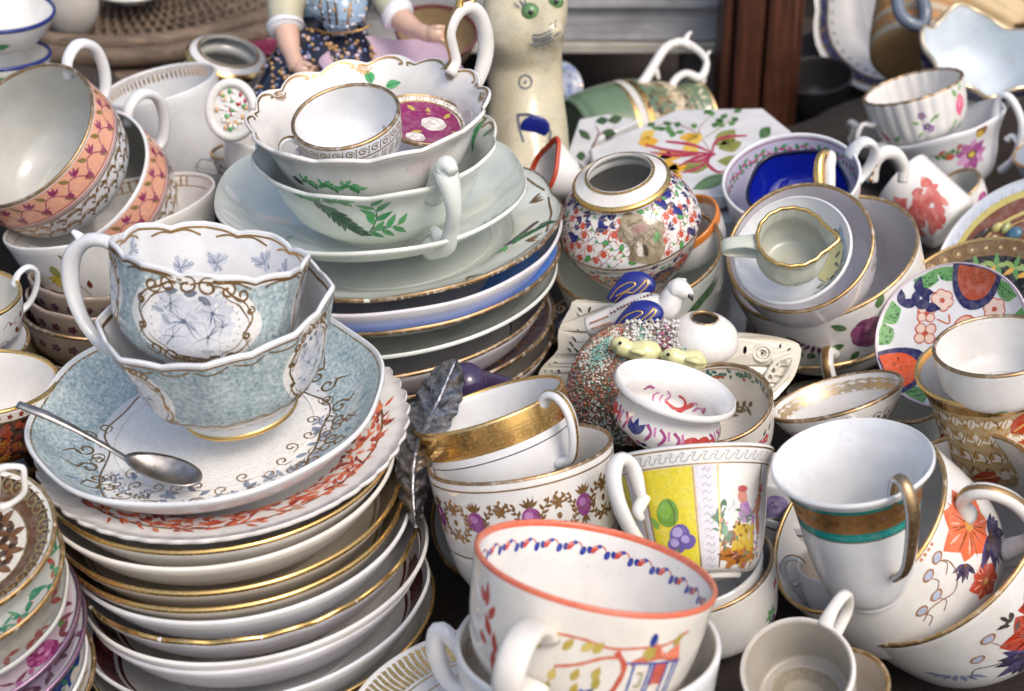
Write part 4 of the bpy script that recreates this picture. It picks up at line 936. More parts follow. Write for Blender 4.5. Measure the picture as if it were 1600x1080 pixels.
# gilt and dot decoration on the skirt
vs, fs, cs = [], [], []
rnd = random.Random(6)
def surfdot(px, py, D, r, col):
    v, f = ellipsoid_vf(tuple(pt(px, py, D)), (r, r*.5, r), 6, 4, len(vs)); vs.extend(v); fs.extend(f); cs.extend([lin(col)]*len(v))
from mathutils.bvhtree import BVHTree
def hit_depth(objs):
    bpy.context.view_layer.update(); vv, ff = [], []
    for o in objs:
        k = len(vv); vv += [o.matrix_world@v.co for v in o.data.vertices]; ff += [tuple(i+k for i in p.vertices) for p in o.data.polygons]
    T = BVHTree.FromPolygons(vv, ff)
    def f(px, py):
        d = pt(px, py, 1)-CW; h = T.ray_cast(CW, d.normalized()); return None if h[0] is None else (h[0]-CW).dot(FWD)
    return f
skirt_o = [c for c in fg.children if c.name.startswith('skirt')][0]
front_D0 = hit_depth([skirt_o]); front_D = lambda x, y: (lambda d: d and d-.0008)(front_D0(x, y))
for k in range(420):
    x, y = rnd.uniform(400, 620), rnd.uniform(45, 170); D = front_D(x, y)
    if D: surfdot(x, y, D, rnd.uniform(.0007, .0017), rnd.choice(['#b08a5a', '#c09a60', '#9a9ab8', '#c8b0b8', '#a07a40', '#5a6a9a']))
o = child(mesh_obj('skirt_flowers', vs, fs, paintmat(), cols=cs), fg); tag(o, kind='stuff')
fd_ = hit_depth([c for c in fg.children if c.name.split('.')[0] in ('torso', 'apron')])
vs, fs, cs = [], [], []
for k in range(120):
    x, y = rnd.uniform(480, 575), rnd.uniform(-20, 55); D = fd_(x, y)
    if D: surfdot(x, y, D-.0004, rnd.uniform(.0005, .0012), rnd.choice(['#b08a5a', '#c8d4e0', '#5a7a9a', '#e0e4e8']))
o = child(mesh_obj('bodice_dots', vs, fs, paintmat(), cols=cs), fg); tag(o, kind='stuff')
for j_, (xa, xb) in enumerate(((500, 508), (512, 517), (524, 527), (548, 542))):
    P_ = [(xa+(xb-xa)*t, 2+44*t) for t in (0, .33, .66, 1)]; P_ = [(x, y, fd_(x, y)) for x, y in P_]
    if all(p[2] for p in P_): child(tube('bodice_lacing', [pt(*p) for p in P_], [.0009], glaze('dark_umber_glaze', (.07, .045, .03), .2, dirt=0) if j_ < 3 else BROWN(), n=14, ring=6), fg)
child(tube('gilt_hem', [pt(490, 46, .972), pt(520, 52, .962), pt(560, 48, .960), pt(580, 38, .964)], [.0008], BROWN(), n=20, ring=6), fg)
child(tube('bodice_ribbon', [pt(500, -2, .975), pt(510, 8, .972), pt(520, 6, .972), pt(508, 22, .972)], [.0012], BROWN(), n=20, ring=6), fg)
# lilac dish in the lap, brown pot behind
v = Vessel('dish', 'lilac pink dish with faint gold dots held between the hands of the figurine', 'dish', (612, 100, 112, .36, 3), .955, 'deep', .35, glaze('lilac_pink_glaze', (.56, .42, .53), .15, dirt=.1), nu=96, mod=wavy(5, .03, .03))
Vessel('bowl', 'ochre bowl with a maroon rim behind the right arm of the figurine', 'bowl', (682, 48, 66, .62, 6), 1.10, 'bowlcup', .9, glaze('ochre_glaze', (.28, .20, .11), .25, dirt=.3), nu=80, rim=glaze('maroon_glaze', (.14, .04, .04), .2), rimw=.003)
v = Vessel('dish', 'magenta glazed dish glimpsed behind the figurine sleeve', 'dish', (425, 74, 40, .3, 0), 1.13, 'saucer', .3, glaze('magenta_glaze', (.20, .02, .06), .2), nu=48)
# cat
CT = glaze('crackled_cream_cat', (.60, .545, .39), .12, dirt=.7, crackle=330, var=.1)
ct = empty('ceramic_cat', Matrix.Translation(pt(822, 260, 1.0)), 'sitting cream ceramic cat with green glass eyes, blue whiskers and blue heart mark', 'cat figurine')
bpy.context.view_layer.update()
# a single closed surface: body cone flowing into a head, swept from the base up
prof = [ # py, cx, half width px, depth factor, D
 (300, 820, 64, 1.0, 1.0), (250, 822, 67, 1.0, 1.0), (200, 823, 64, .95, 1.0), (150, 822, 59, .9, 1.0), (115, 820, 59, .92, 1.0), (92, 819, 59, .94, .998), (75, 818, 61, .96, .993),
 (55, 816, 65, .98, .988), (30, 819, 67, 1.0, .985), (0, 821, 65, .98, .984), (-30, 820, 50, .9, .985), (-50, 820, 34, .8, .986), (-60, 820, 12, .6, .987)]
P = np.array([tuple(pt(cx, py, D)) + (hw/F*D, hw/F*D*df) for py, cx, hw, df, D in prof])
c = cr(P, 60); nu_ = 56; V = []
for p in c:
    py_ = 540-(p[2]-CAMZ+p[1]*0)*0
    for j in range(nu_):
        a = 2*PI*j/nu_; V.append([p[0]+p[3]*math.cos(a), p[1]+p[4]*math.sin(a), p[2]])
V = np.array(V)
def bulge(center, axis, r, amt):
    global V
    cc = np.array(tuple(center)); d = np.linalg.norm(V-cc, axis=1); k = np.exp(-(d/r)**2); V += np.outer(k, np.array(tuple(axis)))*amt
w_, ri_, up_ = frame_at(pt(830, 40, .985))
bulge(pt(862, 52, .965), (w_*.9+ri_*.9).normalized(), .011, .0085)        # muzzle
bulge(pt(850, 74, .968), -(w_*.6+ri_*.5), .008, .003)
bulge(pt(828, 21, .960), -w_, .0055, .0020); bulge(pt(868, 4, .965), -w_, .0055, .0015)
bulge(pt(775, -45, .985), up_, .008, .012); bulge(pt(862, -45, .985), up_, .008, .012)
[bulge(pt(798, y_, .972), w_, .011, .0030) or bulge(pt(846, y_, .972), w_, .011, .0030) for y_ in (190, 220, 250, 280)]; bulge(pt(822, 240, .965), -w_, .007, .004); bulge(pt(822, 140, .965), w_, .018, .004)
child(mesh_obj('body', V, grid_faces(60, nu_)+[tuple(range(nu_))[::-1], tuple(range(59*nu_, 60*nu_))], CT), ct)
catV = V.copy()
def catD(px, py, out=.0006):     # nearest cat surface point seen at a pixel
    d = (FWD + RIGHT*((px-800)/F) + UP*(-(py-540)/F)); d = np.array(tuple(d)); q = catV-np.array(tuple(CW)); t = q@d/(d@d)
    perp = np.linalg.norm(q-np.outer(t, d), axis=1); m = perp < .0045
    if not m.any(): m = perp < perp.min()*1.2
    return t[m].min()-out
EY = glaze('green_glass_eye', (.12, .26, .10), .04, dirt=.3); BLK = glaze('black_pupil', (.01, .01, .01), .05, dirt=0)
for ex, ey, s in ((828, 20, 1), (868, 3, .8)):
    D = catD(ex, ey)+.0025
    for nm, m, r, dd in (('eye', EY, .0054*s, 0), ('eye_rim', glaze('dark_green_glass', (.03, .10, .05), .1, dirt=0), .0060*s, .0018)):
        v_, f_ = ellipsoid_vf(tuple(pt(ex, ey, D+dd)), (r, r*.75, r)); child(mesh_obj(nm, v_, f_, m), ct)
    v_, f_ = ellipsoid_vf(tuple(pt(ex+1, ey, D-.0030)), (.0019*s, .0014, .0020*s)); child(mesh_obj('pupil', v_, f_, BLK), ct)
INK = glaze('blue_ink_line', (.05, .08, .15), .25, dirt=.1)
def ink(pts, r=.0004, name='whisker', mat=INK, out=-.0002):
    P = [pt(x, y, catD(x, y, out)) for x, y in pts]; child(tube(name, P, [r], mat, n=16, ring=6), ct)
for pts in (((832, 55), (846, 54), (862, 47)), ((832, 60), (846, 60), (863, 52)), ((834, 64), (846, 65), (862, 58)), ((827, 69), (845, 71), (866, 62)), ((866, 58), (872, 52), (877, 50))): ink(pts)
for x, y in ((861, 37), (868, 40), (869, 33), (838, 74), (850, 76), (858, 72)): ink(((x-1, y), (x+1, y)), .0006, 'whisker_dot')
for pts in (((803, 4), (812, 12)), ((812, 0), (818, 9)), ((820, -2), (822, 7))): ink(pts, .0004, 'lash')
ink([(821+10*math.cos(t), 128+10.5*math.sin(t)) for t in np.linspace(0, 6.28, 14)], .0005, 'ring_mark'); ink(((820, 128), (822, 129)), .0012, 'ring_mark')
ink(((810, 180), (812, 200), (818, 222)), .0006, 'blue_mark'); ink(((808, 179), (830, 179), (850, 190), (861, 208), (858, 218)), .0006, 'blue_mark')
COB = glaze('cobalt_blue_glaze', (.012, .02, .20), .06, dirt=.05)
D = catD(835, 200)
v_, f_ = ellipsoid_vf((0, 0, 0), (.0090, .0016, .0075)); child(mesh_obj('blue_heart', v_, f_, COB, world=Matrix.Translation(pt(836, 199, D+.0008))), ct)
# blue and white plate in the dark
v = Vessel('plate', 'small blue and white plate leaning in the dark gap beside the cat', 'plate', (880, 130, 36, .75, 60), 1.16, 'plate', .2, glaze('grey_blue_china', (.34, .38, .46), .15, dirt=.5), nu=64)
imari(v, -12, -1, 30, 3, 'in', -180, 180, 3, cols=('#5a6a9a', '#6a7aa8', '#7a88b0', '#5a6a9a', '#4a5a8a'))
# green jug lying on its side
def ax_vessel(kind, label, cat, base, rimc, R, prof, mat, **k):
    b, r = Vector(base), Vector(rimc); n = (r-b).normalized()
    return Vessel(kind, label, cat, (800, 540, 10, .5, 0), .9, prof, (r-b).length/R, mat, C=r, R=R, n=n, **k)
GR = glaze('apple_green_glaze', (.13, .20, .12), .12, dirt=1.0)
jg = ax_vessel('jug', 'green glazed jug with gold lines lying on its side, white rustic branch handle upwards', 'jug', pt(892, 225, 1.13), pt(1088, 190, 1.17), .031,
               [(0, .02), (.8, .02), (1.05, .05), (1.12, .12), (1.2, .3), (1.22, .5), (1.05, .75), (.92, .88), (1, 1)], GR, inmat=GREY(), foot=(.95, .06), nu=96, hdir=0, rim=GOLD(), rimw=.002)
jg.band('out', 55, 60, 'gold'); jg.band('out', 61, 66, 'paint', '#c8c4bc'); jg.band('out', 66.5, 69, 'gold')
for a in range(-60, 61, 24):
    b = jg.br('out', a, -30); b.rose(0, 0, 8, ('#b8a888', '#cfc2a4', '#a8906a'), 1, a)
    for k in range(6): b.leaf(9*math.cos(k), 9*math.sin(k), 7, 3, k*57, '#8a7a5a', 1)
    b.scroll(0, -14, 5, 0, 1.3, 1, 'gold', 1, 1); b.scroll(0, 14, 5, 0, 1.3, 1, 'gold', 1, 1)
    for k in range(30): b.leaf(rnd.uniform(-16, 16), rnd.uniform(-26, 26), 7, 2.8, rnd.uniform(0, 360), rnd.choice(['#8a7048', '#b8a888', '#4a3a28', '#c8bca0']), 1)
HW = WHITE()
for nm, px, rr in (('handle', [(972, 152), (1000, 135), (1020, 105), (1040, 75), (1062, 66), (1080, 72)], [.0035, .0042, .0036, .0034, .0030, .0035]),
                   ('handle', [(1080, 72), (1096, 84), (1104, 100), (1094, 122), (1072, 115), (1055, 125), (1045, 145)], [.0032, .0026, .0026, .0034, .0028, .0028, .0034]),
                   ('handle_twig', [(1020, 102), (1026, 116), (1030, 124)], [.003, .0026, .001]), ('handle_twig', [(1098, 92), (1106, 84), (1110, 80)], [.0026, .0018, .0008]), ('handle_twig', [(1094, 120), (1100, 126), (1096, 130)], [.003, .002, .001]),
                   ('handle_twig', [(1070, 66), (1074, 56), (1080, 50)], [.0024, .0018, .001])):
    child(tube(nm, [pt(x, y, 1.13+(x-970)*.0002) for x, y in px], rr, HW, n=26, ring=10), jg.e)
# tiles
def tile(name, label, corners, z, th, mat, group=None):
    P = [on_z(x, y, z) for x, y in corners]; c = sum(P, Vector())/len(P); e = empty(name, Matrix.Translation(c), label, 'tile', group)
    k = len(P); V = [tuple(p-c) for p in P]+[tuple(p-c-Vector((0, 0, th))) for p in P]
    Fs = [tuple(range(k)), tuple(range(k, 2*k))[::-1]]+[(j, j+k, (j+1) % k+k, (j+1) % k) for j in range(k)]
    o = mesh_obj('slab', V, Fs, mat, e, smooth=False); m = o.modifiers.new('bevel', 'BEVEL'); m.width = .0012; m.segments = 3
    return e, c
def tilepaint(e, c, z, items):
    vs, fs, cs = [], [], []
    for kind, P, col, w, lay in items:
        o = len(vs)
        if kind == 'fill':
            P = np.array(P, float); m = P.mean(0); pts = [m]+list(P)
            for p in pts: vs.append(tuple(on_z(p[0], p[1], z+.0001+lay*.00004)-c)); cs.append(lin(col))
            k = len(P); fs += [(o, o+1+j, o+1+(j+1) % k) for j in range(k)]
        else:
            C = cr(P, 20); t = np.gradient(C, axis=0); t /= np.linalg.norm(t, axis=1)[:, None]; nn = np.stack([-t[:, 1], t[:, 0]], 1); ww = w*.5*np.interp(np.linspace(0, 1, 20), [0, .5, 1], [.6, 1, .4])[:, None]
            for q in (C+nn*ww, C-nn*ww):
                for p in q: vs.append(tuple(on_z(p[0], p[1], z+.0001+lay*.00004)-c)); cs.append(lin(col))
            fs += [(o+i, o+i+1, o+20+i+1, o+20+i) for i in range(19)]
    o = mesh_obj('painted_flowers', vs, fs, paintmat(), e, cols=cs); return o
def lf(x, y, l, w, ang, sq=.5, n=12):
    A = math.radians(ang); t = np.linspace(0, 1, n); up = np.stack([t*l, w*.5*np.sin(PI*t)], 1); dn = np.stack([t[::-1]*l, -w*.5*np.sin(PI*t[::-1])], 1)[1:-1]
    R = np.array([[math.cos(A), -math.sin(A)], [math.sin(A), math.cos(A)]]); q = np.vstack([up, dn])@R; q[:, 1] *= sq; return q+[x, y]
TW = glaze('white_tile_glaze', (.72, .72, .72), .12, dirt=.2)
zt = .122
te, tc_ = tile('floral_tile', 'eight sided white tile painted with red and yellow honeysuckle, behind the round jar', [(922, 232), (1058, 171), (1192, 169), (1236, 205), (1225, 280), (1130, 306), (1050, 305), (935, 290)], zt, .008, TW)
it = []
DG, OG, RD, YL = '#3f6b3a', '#8a8f4a', '#b03a55', '#e0ab3a'
for P in ([(1008, 226), (1050, 236), (1112, 240)], [(1040, 221), (1080, 226), (1112, 238)], [(1112, 240), (1118, 222), (1136, 214), (1168, 212)], [(1112, 240), (1084, 248), (1060, 260)], [(1110, 242), (1106, 256), (1120, 268), (1132, 268)], [(1108, 246), (1092, 262), (1066, 270)], [(1092, 241), (1060, 243), (1016, 238)], [(1118, 240), (1092, 252), (1070, 252)]): it.append(('line', P, RD, 5.5, 3))
for P in ([(1110, 236), (1092, 205), (1110, 180)], [(1096, 210), (1050, 192), (1020, 200)], [(1100, 216), (1130, 196), (1146, 180)]): it.append(('line', P, '#9a6a50', 1.6, 1))
for x, y, l, w, a in ((996, 224, 34, 24, 10), (1000, 218, 30, 18, 40), (1072, 222, 30, 24, 30), (1066, 230, 28, 20, -20), (1030, 246, 40, 20, 10), (1030, 252, 36, 20, -30), (1040, 268, 36, 20, 20), (1036, 272, 32, 18, -10), (1024, 240, 30, 18, -10), (1060, 216, 34, 16, 10)):
    it.append(('fill', lf(x, y, l, w, a, .75), YL if l > 30 else '#e2bd55', 0, 2))
for x, y, l, w, a in ((1118, 228, 48, 30, 50), (1122, 232, 40, 30, 20), (1120, 252, 50, 26, 0), (1110, 258, 50, 28, -170)): it.append(('fill', lf(x, y, l, w, a, .7), OG, 0, 1)); it.append(('line', [(x+4*math.cos(math.radians(a)), y-3*math.sin(math.radians(a))), (x+l*.9*math.cos(math.radians(a)), y-l*.63*math.sin(math.radians(a)))], '#5a6a30', 1.2, 3))
it.append(('fill', lf(1082, 296, 66, 22, 24, .9), '#6a8a64', 0, 1)); it.append(('line', [(1082, 296), (1095, 284), (1120, 276), (1146, 272)], '#3a5a3a', 1.6, 2)); it.append(('fill', lf(1187, 216, 26, 18, 50, .9), DG, 0, 1))
rnd = random.Random(1)
for x, y in ((1100, 178), (1112, 182), (1124, 186), (1136, 178), (1146, 176), (1120, 192), (1132, 190), (1146, 188), (1150, 182), (1024, 192), (1036, 190), (1026, 202), (1040, 204), (1054, 206), (1060, 190), (1084, 192), (1070, 205), (1116, 200), (1044, 196), (1018, 198)): it.append(('fill', lf(x, y, 16, 11, rnd.uniform(0, 360), .6), rnd.choice([DG, '#5a8a4a']), 0, 1))
tilepaint(te, tc_, zt, it)
te2, c2_ = tile('floral_tile', 'small white tile corner with dark green leaves left of the eight sided tile', [(886, 240), (905, 186), (950, 178), (1000, 188), (925, 222), (918, 262)], zt-.010, .008, TW)
it = [('line', [(920, 240), (935, 210), (930, 196)], '#7a4a3a', 3, 1), ('line', [(932, 212), (960, 200)], '#7a4a3a', 2, 1)]
for x, y, l, w, a in ((930, 190, 22, 15, 10), (950, 190, 24, 16, 20), (940, 206, 24, 16, -10), (908, 214, 14, 26, 40), (900, 244, 16, 18, 0)): it.append(('fill', lf(x, y, l, w, a, .8), '#3f5a3a', 0, 2))
tilepaint(te2, c2_, zt-.010, it)
te3, c3_ = tile('white_block', 'plain pale grey box under the eight sided tile, right of the round jar', [(1060, 300), (1150, 298), (1180, 330), (1150, 345), (1060, 345)], zt-.012, .09, COOL())
te3['category'] = 'box'
# ================================================================ ginger jar in its bowl
jp = [(0, .02), (.95, .02), (1.3, .05), (1.85, .25), (2.15, .42), (2.26, .50), (2.2, .59), (1.9, .74), (1.5, .84), (1.32, .86), (1.30, .88), (1.50, .895), (1.52, .925), (1.28, .955), (1.1, .99), (1, 1)]
jar = Vessel('ginger_jar', 'round blue, red and green patterned jar with gold banded open neck and brown repair', 'jar', (968, 270, 51, .57, -11), .835, jp, 4.0, WHITE(), inmat=GREY(), foot=None, nu=176, ns=54)
R1 = jar.R*1000
jar.band('out', .0, 1.6, 'gold'); 
sN = lambda frac: frac*jar.L*1000
# arc lengths of features measured on the profile
def s_at(v, z): k = np.argmin(np.abs(v.out[:, 1]-z*v.H)); return v.out_s[k]*1000
def s_rz(v, r, z): k = np.argmin((v.out[:, 0]/v.R-r)**2+((v.out[:, 1]/v.H-z)*3)**2); return v.out_s[k]*1000
sF, sN0, sSe, sB = s_rz(jar, 1.52, .925), s_rz(jar, 1.30, .875), s_rz(jar, 2.26, .50), s_rz(jar, 1.3, .05)
jar.band('out', sF-1.9, sF+2.6, 'bgold'); jar.band('out', sSe-.6, sSe+.6, 'brown', lay=2); jar.band('out', sSe+2.4, sSe+3, 'brown', lay=2); jar.band('out', sN0, sN0+1.4, 'brown')
imari(jar, -(sSe-2.0), -(sN0+3.5), 190, 21, a0=-105, a1=105, sz=3.1, sp=1.32)
for k, (a, y) in enumerate(((-30, .35), (48, .3), (60, .55), (72, .2), (-50, .6), (30, .25))):
    b = jar.br('out', a, -(sN0+(sSe-sN0)*y)); b.leaf(-3, 0, 8, 4, 20+k*40, '#1d2468', 4); b.leaf(-2, 2, 7, 3, 70+k*40, '#232a80', 4)
    b.line([(-3, -2), (0, 1), (3, 0)], .5, key='gold', lay=6)
# worn brown repair
b = jar.br('out', 8, -(sN0+sSe)*.5-1); h_ = (sSe-sN0)
rnd = random.Random(5); t = np.linspace(0, 2*PI, 34, endpoint=False)
P = np.stack([np.cos(t)*(11+2.4*np.sin(3*t+1)+1.5*np.sin(7*t))-np.sin(t)*2.5, np.sin(t)*(h_*.47+1.1*np.sin(4*t))], 1)
REP = mottled('worn_brown_repair', (.10, .075, .045), (.24, .19, .12), (.40, .33, .23), 260); PKEYS['repair'] = ('worn_repair', lambda: REP)
b.fill(P, '#8a7a5a', 7, 'repair'); b.fill(np.stack([np.cos(t)*5+1+np.sin(2*t), np.sin(t)*2.2+5], 1), '#8f6a62', 9)
b.fill(np.stack([np.cos(t)*1.6-2+.6*np.sin(3*t), np.sin(t)*4-5], 1), '#cfc9bb', 9); b.fill(np.stack([np.cos(t)*1.1+.5, np.sin(t)*3.4-6], 1), '#3a2c1c', 10)
b.leaf(6, -4, 6, 3.4, 55, '#5f9a58', 9)
for k in range(9): b.line([(rnd.uniform(-9, 9), rnd.uniform(-9, 9)) for _ in range(3)], .3, '#4a3a24', 9)
# lower half with round medallions
for a in range(-110, 111, 44):
    b = jar.br('out', a, -(sSe+sB)*.5+1)
    b.ell(0, 0, 8, 7.5, 0, '#20226a', 2, n=24); b.line([(7.6*math.cos(q), 7.2*math.sin(q)) for q in np.linspace(0, 6.28, 20)], .7, key='gold', lay=4); b.line([(4.2*math.cos(q), 4*math.sin(q)) for q in np.linspace(0, 6.28, 16)], .6, key='gold', lay=4)
    for q in range(10): b.ell(5.8*math.cos(q*.628), 5.5*math.sin(q*.628), .7, key='gold', lay=4, n=6)
    b.ell(0, 0, 3.6, 3.4, 0, '#9a6a4a', 3); b.scroll(0, 0, 2.6, a, 1.5, .5, 'gold', 1, 5)
    b = jar.br('out', a+22, -(sSe+sB)*.5+1); b.flower(0, 2, 6, 6, '#b8442c', '#d0703a', 2); b.leaf(-4, -3, 6, 3, 40, '#4a9a4e', 2); b.leaf(3, -4, 6, 3, 120, '#1d2468', 2)
imari(jar, -sB, -(sSe+3), 150, 33, a0=-110, a1=110, sz=2.4, sp=1.3)
# chips on the neck ring
jb = Vessel('bowl', 'white bowl with a gold rim and green brush stroke holding the round patterned jar', 'bowl', (996, 396, 134, .58, -12), .855, 'bute', 1.0, GREENISH(), foot=(.45, .06), nu=128, rim=GOLD(), rimw=.0011)
b = jb.br('out', 42, -14); b.leaf(-16, -4, 30, 6, 22, '#4a6a40', 1); b.leaf(-4, 0, 20, 4, 12, '#587a4a', 1)
ob = Vessel('bowl', 'bowl with orange and yellow flamed rim peeping out behind the round patterned jar', 'bowl', (1062, 350, 66, .55, -30), .875, 'bute', 1.0, WHITE(), nu=96, rim=glaze('orange_flame_glaze', (.62, .20, .03), .12), rimw=.006)
# ================================================================ bird on a nest, pierced basket, egg shaped salt
bi = empty('bird_figurine', Matrix.Translation(pt(1000, 520, .79)), 'white porcelain bird with two cobalt and gold wings leaning over an encrusted nest', 'figurine')
bpy.context.view_layer.update()
BW_ = WHITE()
T3('body', [(924, 518, .80), (950, 506, .797), (985, 492, .792), (1015, 484, .786), (1040, 482, .782), (1052, 462, .780), (1060, 450, .779), (1070, 450, .778)], [.0035, .0060, .0075, .0090, .0088, .0062, .0056, .0045], BW_, bi, n=48, ring=24)
T3('tail', [(918, 512, .80), (950, 502, .797), (1000, 486, .79)], [.0050, .0065, .0075], BW_, bi, n=18, ring=20)
T3('head', [(1050, 452, .780), (1062, 452, .777), (1074, 458, .775), (1080, 463, .775)], [.0042, .0054, .0040, .0018], BW_, bi, n=20, ring=18)
child(tube('beak', [pt(1076, 460, .7735), pt(1081, 466, .773), pt(1081, 470, .773)], [.0014, .0011, .0005], BLK, n=8), bi)
def wing(P0, P1, wd, D0, D1, bulge_, gid):
    A, B = pt(*P0, D0), pt(*P1, D1); c = (A+B)/2; l = (B-A).length/2; w, ri, up = frame_at(c); e1 = (B-A).normalized(); nn = (w-e1*w.dot(e1)).normalized(); e2 = nn.cross(e1)
    M = Matrix((e1, e2, nn)).transposed().to_4x4(); M.translation = c
    V = []
    nu, nv = 36, 14
    for i in range(nv+1):
        f = PI*i/nv
        for j in range(nu):
            g = 2*PI*j/nu; x = math.sin(f)*math.cos(g); y = math.sin(f)*math.sin(g); z = math.cos(f); x2 = x; yy = y*(1-.55*max(0, -x))*(1 if y > 0 else .75)
            V.append((x2*l, yy*wd, z*bulge_))
    wobj = child(mesh_obj('wing', V, grid_faces(nv+1, nu), COB, world=M), bi)
    def zf(x, y): return bulge_*math.sqrt(max(.02, 1-(x)**2-(y/(1-.55*max(0, -x)))**2))+.0001
    for loop in gid:
        pts = np.array([(x*l, y*wd, zf(x, y)) for x, y in loop]); c_ = cr(pts, 40); V_, F_ = tube_vf(c_, np.full(40, .00045), 6); q = mesh_obj('gilt_feather', V_, F_, BGOLD(), world=M@Matrix()); child(q, bi)
    return M
fea = [[(-.85, -.05), (-.4, .35), (.1, .45), (.3, .25), (-.1, .1), (-.6, 0)], [(-.7, -.25), (-.2, .02), (.1, -.1), (.5, .1), (.75, .3), (.7, .0), (.3, -.25)], [(-.5, -.45), (0, -.4), (.5, -.45)]]
wing((948, 468), (1024, 442), .0095, .802, .796, .0042, fea)
wing((958, 512), (1037, 486), .0088, .779, .772, .0052, fea)
for k in range(16): x = 955+k*5.2; v_, f_ = ellipsoid_vf(tuple(pt(x, 487-k*2.3+2*(k < 2), .786-.0005*k)), (.0007, .0007, .0007), 6, 4); child(mesh_obj('brown_dot', v_, f_, glaze('brown_dot_glaze', (.15, .05, .03), .2, dirt=0)), bi)
child(tube('tail_line', [pt(922, 505, .7935), pt(950, 494, .790)], [.0004], glaze('peach_line_glaze', (.5, .25, .15), .2, dirt=0), n=8, ring=6), bi)
child(tube('tail_line', [pt(924, 514, .7925), pt(955, 503, .789)], [.0004], glaze('peach_line_glaze', (.5, .25, .15), .2, dirt=0), n=8, ring=6), bi)
# nest mound
ne = empty('encrusted_nest', Matrix.Translation(pt(990, 600, .79)), 'mound shaped nest encrusted with tiny orange, pink and turquoise grains under the bird', 'nest')
bpy.context.view_layer.update()
def moundpt(u, th): # u 0 top..1 base
    c = pt(1000, 600, .79); rx, ry, rz = .034, .026, .040
    f = u*PI*.62; return (c.x-.002+rx*math.sin(f)*math.cos(th), c.y+ry*math.sin(f)*math.sin(th), c.z+rz*math.cos(f)-.006)
V = [moundpt(u, t) for u in np.linspace(0, 1, 20) for t in np.linspace(0, 2*PI, 48, endpoint=False)]
child(mesh_obj('mound', V, grid_faces(20, 48), glaze('mossy_brown_glaze', (.20, .14, .10), .4, dirt=.6)), ne)
vs, fs, cs = [], [], []; rnd = random.Random(8)
oct_ = [(1, 0, 0), (-1, 0, 0), (0, 1, 0), (0, -1, 0), (0, 0, 1), (0, 0, -1)]; of = [(0, 2, 4), (2, 1, 4), (1, 3, 4), (3, 0, 4), (2, 0, 5), (1, 2, 5), (3, 1, 5), (0, 3, 5)]
def grain(p, r, col):
    o = len(vs); 
    for q in oct_: vs.append(tuple(p[i]+q[i]*r*rnd.uniform(.7, 1.2) for i in range(3))); cs.append(lin(col))
    fs.extend([tuple(i+o for i in f) for f in of])
pal = ['#c0603f', '#d89a7a', '#a85a7a', '#c88a9f', '#7ab0a0', '#a0c8bc', '#d8d0c4', '#e0dcd4', '#a05a44', '#6a9a88', '#8a6a54', '#c8b098']
for k in range(8000):
    u, t = rnd.uniform(.02, 1), rnd.uniform(-PI, 0.3) ; p = moundpt(u, t); zone = int((math.sin(u*9+t*2)+math.sin(t*5-u*4))*2+20)
    grain(p, rnd.uniform(.0004, .0009), pal[(zone+rnd.choice([0, 0, 1, 2, 5])) % len(pal)])
o = child(mesh_obj('coloured_grains', vs, fs, paintmat(), cols=cs, smooth=False), ne); tag(o, kind='stuff')
# white bits of flowers near the bird breast
vs, fs, cs = [], [], []
for k in range(420):
    x, y = rnd.uniform(975, 1060), rnd.uniform(500, 545); grain(tuple(pt(x, y, .768+rnd.uniform(-.002, .004)-(y-500)*.0001)), rnd.uniform(.0006, .0013), rnd.choice(['#d8d6d0', '#cfccc6', '#bab8b4', '#9a9890', '#a04a7a' if 1030 < x < 1050 else '#e0ded8']))
for k in range(260):
    x = rnd.uniform(1030, 1105); grain(tuple(pt(x, 538+(x-1030)*.25+rnd.uniform(-5, 5), .768)), rnd.uniform(.0005, .001), rnd.choice(['#6aa898', '#8ac0b0', '#a04a4a', '#c8c4bc', '#3a3a34']))
o = child(mesh_obj('flower_crumbs', vs, fs, paintmat(), cols=cs, smooth=False), ne); tag(o, kind='stuff')
CH = glaze('pale_yellow_glaze', (.68, .66, .34), .12, dirt=.15)
def chick(label, P, rr, eye, beak):
    e = empty('chick_figurine', Matrix.Translation(pt(*P[1])), label, 'figurine', 'yellow chicks on the nest'); bpy.context.view_layer.update()
    child(tube('body', [pt(*p) for p in P], rr, CH, n=36, ring=20), e)
    v_, f_ = ellipsoid_vf(tuple(pt(*eye)), (.0009, .0006, .0009), 8, 6); child(mesh_obj('eye', v_, f_, BLK), e)
    q = P[3]; child(tube('wing', [pt(q[0]-12, q[1]-2, q[2]-.0052), pt(q[0], q[1]-1, q[2]-.0058), pt(q[0]+18, q[1]+4, q[2]-.0030)], [.0012, .0028, .0006], CH, n=16, ring=12, flat=.7), e)
    child(tube('beak', [pt(*beak[0]), pt(*beak[1])], [.0014, .0004], glaze('brown_beak', (.2, .12, .06), .3), n=6, ring=8), e)
chick('pale yellow chick on the left of the nest, head to the left', [(957, 545, .764), (966, 538, .762), (976, 544, .762), (998, 550, .762), (1018, 553, .763), (1030, 560, .766)], [.0015, .0046, .0040, .0063, .0060, .0018], (969, 536, .7565), ((955, 544, .763), (949, 547, .763)))
chick('pale yellow chick on the right of the nest, partly behind the floral pot', [(1034, 560, .756), (1046, 556, .754), (1060, 560, .754), (1084, 564, .755), (1100, 570, .757)], [.0015, .0044, .0040, .0058, .0026], (1044, 554, .7495), ((1034, 559, .756), (1029, 562, .756)))
